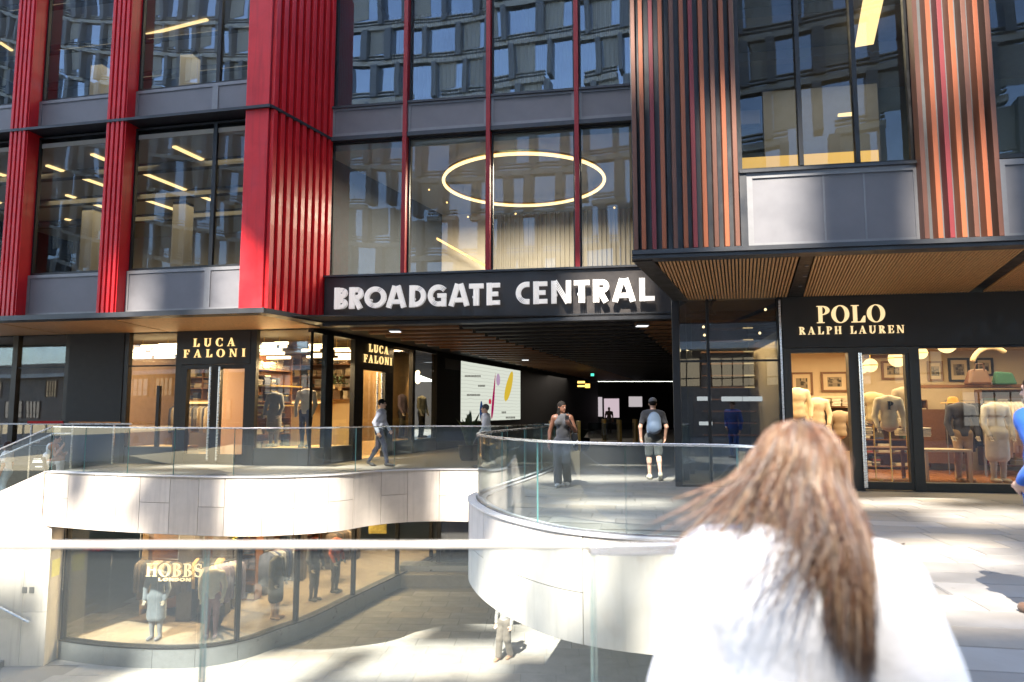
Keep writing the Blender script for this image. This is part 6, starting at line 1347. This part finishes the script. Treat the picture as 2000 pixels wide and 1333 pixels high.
figure('person', (q.x, 18.6, -.96), 100, 1.66, 'person in white top and pale jeans going down the stair at far left', skin='tan', top=(.78, .76, .76), sleeve='short', legs=(.35, .45, .52), shoes=(.3, .25, .2), hair=(.04, .02, .015), hairstyle='long', female=True, pose=dict(kneeR=(.05, .08, .30), ankR=(.05, .06, .06), ankL=(-.05, -.06, .06)))
# person in the court, half hidden by the stone prow
q = at_z(958, 1288, ZL)
figure('person', (q.x + .34, q.y, ZL + .012), 150, 1.66, 'person in striped white top walking in the sunken court behind the prow', skin='pale', top=mat('striped_knit', (.26, .255, .25), .9, var=.6, scale=14, stretch=(.2, .2, 3)), sleeve='long', legs=(.13, .11, .09), legwear='wide', shoes=(.35, .2, .12), hair=(.10, .06, .03), hairstyle='long', female=True, pose=dict(kneeR=(.05, .06, .29), ankR=(.05, .09, .05), ankL=(-.05, -.08, .05)))
q = at_y(1190, 838, 46.0)
figure('person', (q.x, 46, .01), 180, 1.7, 'dark silhouette of a person deep inside the passage', skin='dark', top=(.05, .03, .03), legs=(.02, .02, .02), hair=(.01, .01, .01), h=.02)
# mannequins in the shop windows
for m_ in MANQ:
    fr_ = m_['fr']; s = m_['s'] if 's' in m_ else fr_.s(m_['u'], m_['v'], m_['d']); p = fr_.P(s, m_['d'], m_['base']); hd = math.degrees(math.atan2(-fr_.n.x, fr_.n.y))
    mh = m_['h'] / (.90 if not m_.get('bust') else .90)
    bust = m_.get('bust')
    t, Lq, Jq, fq_, Hq = figure('bust_mannequin' if bust else 'mannequin', tuple(p), hd + random.uniform(-14, 14), min(mh, 1.9), m_['label'], 'mannequin', top=m_['top'], sleeve='long', legs=m_['legs'], shoes=m_['legs'], head=False, h=.015, coat=m_.get('coat', False), group='shop mannequins', bust=bool(bust), skin_m=mat('mannequin_shell', (.50, .42, .34), .5), wide=.006, fold=.002, pose=dict(elR=(.15, .01, .63), wrR=(.13, .07, .50), elL=(-.15, .01, .63), wrL=(-.13, .07, .5)))
    if m_.get('letter'):
        f2 = Fr(*(Lq @ Vector((.0, .16, 0))).xy, fr_.u.x, fr_.u.y); zz = p.z + .70 * Hq; mb = MB(); glyph(mb, SER['P'][1], -.06, zz, .17, .9, f2, -.02, .03); mb.build('letter', BLACK, t)
for (u, v, lab) in ((1726, 1060, 'small dark dry leaf on the paving, nearest the woman'), (1764, 1063, 'small dark dry leaf on the paving, right of another leaf'), (1800, 1219, 'larger dark dry leaf on the paving nearer the camera')):
    q = at_z(u, v, .016); mb = MB(); mb.add([q + Vector((-.03, 0, .004)), q + Vector((0, -.015, 0)), q + Vector((.03, .004, .012)), q + Vector((0, .016, .002))], [(0, 1, 2, 3)]); tag(mb.build('fallen_leaf', mat('dry_leaf', (.05, .03, .02), .8)), lab, 'leaf')
# ------------------------------------------------------------------ woman passing close to the camera, seen from behind and to the side
WX, WY, WH = 0.525, 1.34, 1.475
WSHIRT = mat('white_shirt', (.60, .60, .625), .85, var=.04, scale=5, bump=.25, bscale=26, sheen=.2)
WYAW = 30
wm, Lw, Jw, fxw, _ = figure('person', (WX, WY, .011), -26, WH, 'woman with long tousled brown hair in loose white shirt, close to the camera', skin='tan', top=WSHIRT, sleeve='long', legs=(.45, .44, .42), shoes=(.2, .15, .1), hairstyle=None, female=True, yaw=WYAW, nod=.45, h=.0068, wide=.026, fold=.011, foldf=11.0, lean=.015,
    pose=dict(elR=(.140, -.03, .635), wrR=(.14, .04, .50), elL=(-.145, .02, .635), wrL=(-.14, .09, .52), kneeR=(.05, .08, .29), ankR=(.05, .10, .045), ankL=(-.05, -.08, .05)), hands_n=((-1, 0, 0), (1, 0, 0)))
wp = lambda p: Lw @ Vector(tuple(float(c) for c in p))
nb = (Jw['shR'] + Jw['shL']) / 2 + np.array((0, -.005, .024)) * WH
# stand-up collar and yoke seam
def ringpts(rx, ry, z, dy, n=28, a0=40, a1=320):
    return [wp(nb + np.array((rx * math.sin(R(a)), dy + ry * math.cos(R(a)), z)) * WH) for a in [a0 + (a1 - a0) * k / n for k in range(n + 1)]]
i0, i1, o1 = ringpts(.046, .050, .018, 0), ringpts(.047, .052, .044, -.002), ringpts(.066, .070, .008, -.004); mb = MB(); vs = []; fs = []
for a, b, c in zip(i0, i1, o1): vs += [a, b, c]
for k in range(len(i0) - 1):
    for j in (0, 1): fs.append((3 * k + j, 3 * k + j + 1, 3 * k + 4 + j, 3 * k + 3 + j))
mb.add(vs, fs); c_ = mb.build('collar', WSHIRT, wm, smooth='all'); md = c_.modifiers.new('thick', 'SOLIDIFY'); md.thickness = .004
# seams: yoke across the shoulders and a centre back pleat
tops = [o for o in wm.children if o.name.startswith('top')]
from mathutils.bvhtree import BVHTree
tm_ = tops[0]; bv = BVHTree.FromPolygons([v.co + LOC[tm_.name] for v in tm_.data.vertices], [tuple(p.vertices) for p in tm_.data.polygons])
def hit(x, z):
    o_ = wp((x, -.6, z)); d_ = (wp((x, 0, z)) - o_).normalized(); r_ = bv.ray_cast(o_, d_); return (r_[0] - d_ * .0015) if r_[0] else None
SEAM = mat('shirt_seam', (.54, .54, .56), .9)
for pts in ([hit(.004 * math.sin(8 * z), z) for z in np.linspace(.735, .52, 20) * WH], [hit(.02 + .004 * math.sin(6 * z), z) for z in np.linspace(.735, .56, 18) * WH]):
    pts = [p for p in pts if p is not None]
    if len(pts) > 3: mb = MB(); mb.tube(pts, .0016, 5); mb.build('seam', SEAM, wm)
# hair: a dark under-layer and many single strands
HM = [mat('hair_brown', (.085, .045, .028), .40, var=.2, scale=40), mat('hair_chestnut', (.17, .080, .042), .40, var=.2, scale=40), mat('hair_blond_streak', (.36, .245, .155), .38), mat('hair_ash', (.27, .225, .20), .38)]
H_ = WH; yw = R(WYAW)
fig_obj('hair_base', [ell(fxw(0, -.012, .020), (.0475 * H_, .0575 * H_, .057 * H_), yw, .02), ell(fxw(0, -.036, -.045), (.046 * H_, .032 * H_, .075 * H_), yw, .03), cap(fxw(0, -.056, -.06), fxw(-.012, -.105, -.115), .036 * H_, .024 * H_, .03), cap(fxw(-.012, -.105, -.115), fxw(-.02, -.118, -.175), .024 * H_, .005 * H_, .02), cap(fxw(.040, -.010, .0), fxw(.043, -.010, -.08), .015 * H_, .012 * H_, .03), cap(fxw(-.040, -.010, .0), fxw(-.043, -.010, -.08), .015 * H_, .012 * H_, .03), sub(ell(fxw(0, .056, -.020), (.034 * H_, .040 * H_, .052 * H_), yw, .01))], .006, Lw, HM[0], wm, .0025, 70)
WDR = -R(-26 + 30)          # loose hair is blown towards the left
rnd = random.Random(11); mb = MB(); nS = 6000
for i in range(nS):
    ph0 = rnd.uniform(-math.pi, math.pi); th0 = math.acos(rnd.uniform(.25, 1.0))
    if abs(ph0) < .75 and th0 > .7: continue
    lock = math.sin(ph0 * 9 + math.floor(ph0 * 5)) * .010
    rr = 1.015 + abs(rnd.gauss(0, .05)) + max(0, lock); fr0 = ph0 * 6 + rnd.uniform(-.6, .6); amp = abs(rnd.gauss(0, .005)); fly = rnd.random() < .12
    back_ = max(0.0, -math.cos(ph0)); zend = -(.075 + rnd.random() * .05 + back_ ** 2 * (.03 + .075 * rnd.random())); flare = rnd.uniform(-.004, .014)
    drift = (-.03 - .12 * rnd.random() ** 2) if fly else rnd.gauss(-.004, .005); lift = (.02 + .05 * rnd.random()) if fly else 0
    pts = []; n = 12
    for k in range(n):
        u_ = k / (n - 1); th = th0 + (1.62 - th0) * min(1, u_ / .42); sgn_ = 1 if ph0 >= 0 else -1
        gap = max(0.0, 1.15 - abs(ph0)); ph = ph0 + sgn_ * gap * min(1.0, u_ / .35); e = rr
        x = .0485 * e * math.sin(th) * math.sin(ph); y = -.012 + .0590 * e * math.sin(th) * math.cos(ph); z = .020 + .0585 * e * math.cos(th)
        if u_ > .42:
            v_ = (u_ - .42) / .58; z = .017 + (zend + lift - .017) * v_; tp_ = max(0, v_ - .35); x += flare * v_ * math.sin(ph) - x * (.85 * tp_ if back_ > .2 else .0); y += flare * .6 * v_ * math.cos(ph) - .072 * min(1, v_ / .6) * (back_ if back_ > .2 else 0)
        w_ = amp * (.25 + u_); d_ = drift * u_ * u_
        pts.append(wp(fxw(x + w_ * math.sin(8 * u_ + fr0) + d_ * math.cos(WDR), y + w_ * math.cos(6 * u_ + fr0) + d_ * math.sin(WDR), z)))
    mi = rnd.choices((0, 1, 2, 3), (.30, .36, .16, .18))[0]; r_ = rnd.uniform(.0005, .0011)
    mb.tube(pts, [r_] * (n - 2) + [r_ * .7, r_ * .25], 3, mi)
mb.build('hair', HM, wm, smooth='all', kind='stuff')
# ------------------------------------------------------------------ office block across the plaza: seen in the window reflections, height and openings made up to shade the square and shape the sun patches
YO = -46.0
opp = thing('opposite_building', (0, YO, 0), 'tall glazed office block across the plaza, seen mirrored in the windows, with openings added for the sun patches', 'building')
def back(P, size):      # opening in the plane y = YO through which sunlight reaches point P
    t = (YO - P[1]) / SUN.y; q = Vector(P) + SUN * t
    return (q.x - size[0] / 2, q.x + size[0] / 2, q.z - size[1] / 2, q.z + size[1] / 2)
def g(u, v, z=0.0): p = at_z(u, v, z); return (p.x, p.y, p.z)
H = []
def hole(P, w, h): H.append(back(P, (w, h)))
# bright places in the square
hole(g(1840, 1120), 2.0, 4.2); hole(g(1930, 1010), 1.6, 1.9); hole(g(1700, 985), 2.0, 1.3); hole((0.42, 1.34, 1.42), 1.1, .62)
hole((.2, 9.4, -.5), 2.6, 2.4); hole((2.1, 8.0, -.6), 1.3, 1.7)
hole(LF.P(-.5, 0, 4.5), 2.1, 3.6); hole(LF.P(LF.s(250, 590), 0, 4.1), .9, 1.8); hole(CF.P(CF.s(1190, 585), .2, 4.3), 1.9, 1.5)
hole(RF.P(RF.s(1490, 420), 0, 4.4), 1.2, 2.6); hole(RF.P(RF.s(1862, 250), 0, 5.6), 1.0, 5.4); hole(RF.P(RF.s(1425, 400), 0, 4.6), .5, 2.4)
hole(at_y(270, 985, 16.8), 2.2, 2.2); hole(at_y(580, 990, 16.3), 2.6, 2.4); hole(at_y(900, 950, 17.7), 1.3, 1.6)
hole(g(640, 912), 3.2, 1.9); hole(g(390, 912), 2.2, 1.4); hole(g(1150, 935), 2.2, 1.7); hole(g(1210, 985), 1.7, 1.2); hole(g(1290, 935), 1.2, 1.0)
hole((*at_z(420, 1320, ZL).xy, ZL), 4.2, 3.4); hole((*at_z(860, 1290, ZL).xy, ZL), 3.4, 3.0); hole((*at_z(1060, 1250, ZL).xy, ZL), 1.8, 3.4); hole((*at_z(250, 1180, -3.2).xy, -3.2), 3.0, 2.4); hole(at_y(40, 1000, 17.4), 2.6, 3.4)
hole((-1.2, 2.15, 1.1), 6.5, 1.2)
def wall_with_holes(name, x0, x1, z0, z1, m, parent):
    xs_ = sorted({x0, x1} | {min(max(q, x0), x1) for h in H for q in h[:2]}); zs_ = sorted({z0, z1} | {min(max(q, z0), z1) for h in H for q in h[2:]})
    mb = MB(); solid = {}
    for i in range(len(xs_) - 1):
        for j in range(len(zs_) - 1):
            cx_, cz_ = (xs_[i] + xs_[i + 1]) / 2, (zs_[j] + zs_[j + 1]) / 2
            solid[i, j] = not any(h[0] < cx_ < h[1] and h[2] < cz_ < h[3] for h in H)
    for i in range(len(xs_) - 1):
        j = 0
        while j < len(zs_) - 1:
            if not solid[i, j]: j += 1; continue
            k = j
            while k + 1 < len(zs_) - 1 and solid[i, k + 1]: k += 1
            mb.quad((xs_[i], YO, zs_[j]), (xs_[i + 1], YO, zs_[j]), (xs_[i + 1], YO, zs_[k + 1]), (xs_[i], YO, zs_[k + 1])); j = k + 1
    return mb.build(name, m, parent)
OPG = mat('mirror_glazing', (.72, .84, 1.0), .05, .95, var=.1, scale=.3)
wall_with_holes('glazed_wall', -230, 120, 0, 108, OPG, opp)
def free(x0, x1, z0, z1): return not any(h[0] - .05 < x1 and h[1] + .05 > x0 and h[2] - .05 < z1 and h[3] + .05 > z0 for h in H)
BANDM = mat('pale_band', (.62, .62, .60), .6, var=.05); FINM = mat('grey_fin', (.24, .26, .29), .5, .3)
rnd = random.Random(5); sweep = lambda x: 0.0016 * (x + 8) ** 2          # the floor bands sweep up towards both ends
for lv in range(17):
    z = 5.0 + lv * 5.2; mb = MB(); x = -230
    while x < 120:
        za, zb_2 = z + sweep(x), z + sweep(x + 2)
        if not (lv % 3 == 1 and rnd.random() < .35) and free(x, x + 2, min(za, zb_2) - .5, max(za, zb_2) + .5):
            for (o0, o1, dy) in ((-.42, .18, .5), (.55, .70, .25), (.95, 1.05, .25)):
                mb.hexa([(x, YO + .02, za + o0), (x + 2, YO + .02, zb_2 + o0), (x + 2, YO + dy, zb_2 + o0), (x, YO + dy, za + o0), (x, YO + .02, za + o1), (x + 2, YO + .02, zb_2 + o1), (x + 2, YO + dy, zb_2 + o1), (x, YO + dy, za + o1)])
        x += 2
    if mb.v: mb.build('floor_band', BANDM, opp)
    mb = MB(); mb2 = MB(); x = -229
    while x < 120:
        zz = z + sweep(x); wdt = rnd.uniform(.22, .5)
        if free(x - .5, x + .5, zz + .2, zz + 4.8): mb.cube(x - wdt, x + wdt, YO + .02, YO + .9, zz + .2, zz + 4.75)
        if rnd.random() < .55 and free(x + .3, x + 3.2, zz + .2, zz + 4.8): mb2.cube(x + .5, x + 2.9, YO + .02, YO + .05, zz + 1.1, zz + 4.7, 0)
        x += rnd.uniform(2.4, 5.2)
    if mb.v: mb.build('fin_row', FINM, opp)
    if mb2.v: mb2.build('blind_row', mat('drawn_blinds', (.55, .56, .55), .7, var=.2), opp)
# shop row at its foot
mb = MB()
mb.cube(-230, 120, YO + .02, YO + 1.2, 2.6, 3.3); mb.build('shop_canopy', BANDM, opp)

# unseen plates added across some openings to cut the sunlight into diagonal patches
def light_mask(P, w, h, c0, c1, c2):
    a = back(P, (w, h)); X = lambda k: a[0] + (a[1] - a[0]) * k; Z = lambda k: a[2] + (a[3] - a[2]) * k
    mb = MB(); mb.prism([(X(p[0]), YO + .1, Z(p[1])) for p in (c0, c1, c2)], (0, .2, 0)); mb.build('light_mask_plate', FINM, opp)
light_mask(LF.P(-.5, 0, 4.5), 2.1, 3.6, (1.3, .15), (1.3, 1.1), (-.1, 1.1)); light_mask(g(1840, 1120), 2.0, 4.2, (-.1, .55), (.7, 1.05), (-.1, 1.05)); light_mask(g(1840, 1120), 2.0, 4.2, (-.1, .28), (1.1, .36), (1.1, .44))
light_mask(RF.P(RF.s(1862, 250), 0, 5.6), 1.3, 5.4, (-.1, .3), (1.1, .42), (1.1, .58)); light_mask(at_y(270, 985, 16.8), 2.2, 2.2, (1.05, -.05), (1.05, .8), (.35, -.05)); light_mask(at_y(580, 990, 16.3), 2.6, 2.4, (-.05, .5), (.3, 1.05), (-.05, 1.05))
light_mask((.2, 9.4, -.5), 2.6, 2.4, (.45, -.05), (.62, -.05), (.9, 1.05))
# low row of shops added across the square; its windows glow to brighten reflections
pav = thing('opposite_shops', (0, -13, 0), 'added low row of shops with glowing windows across the plaza, seen only mirrored in glass', 'shop')
mb = MB(); mb.cube(-90, 40, -14, -13.2, 0, 6.4); mb.build('wall', mat('pavilion_wall', (.22, .19, .17), .7, var=.2), pav)
rnd = random.Random(9); x = -89.0
while x < 39:
    w_ = rnd.choice((1.6, 2.2, 2.8)); z0, z1 = (2.9, 4.5) if rnd.random() < .6 else (.7, 2.4)
    mb = MB(); mb.cube(x, x + w_, -13.2, -13.15, z0, z1); o = mb.build('glow_window', glow('pavilion_glow_%d' % rnd.randrange(3), rnd.choice(((1, .97, .92), (1, .85, .62), (.8, .9, 1))), rnd.choice((.5, .9, 1.3))), pav)
    mb = MB(); mb.cube(x - .08, x, -13.2, -13.05, z0 - .08, z1 + .08); mb.cube(x + w_, x + w_ + .08, -13.2, -13.05, z0 - .08, z1 + .08); [mb.cube(x + w_ * q - .03, x + w_ * q + .03, -13.15, -13.05, z0, z1) for q in (.25, .5, .75)]; mb.cube(x, x + w_, -13.14, -13.06, z0 + .45, z0 + .52); mb.build('frame', BLACK, o)
    x += w_ + rnd.uniform(.5, 1.6)
mb = MB(); mb.cube(-90, 40, -13.2, -12.4, 4.9, 5.3); mb.build('canopy', BANDM, pav)
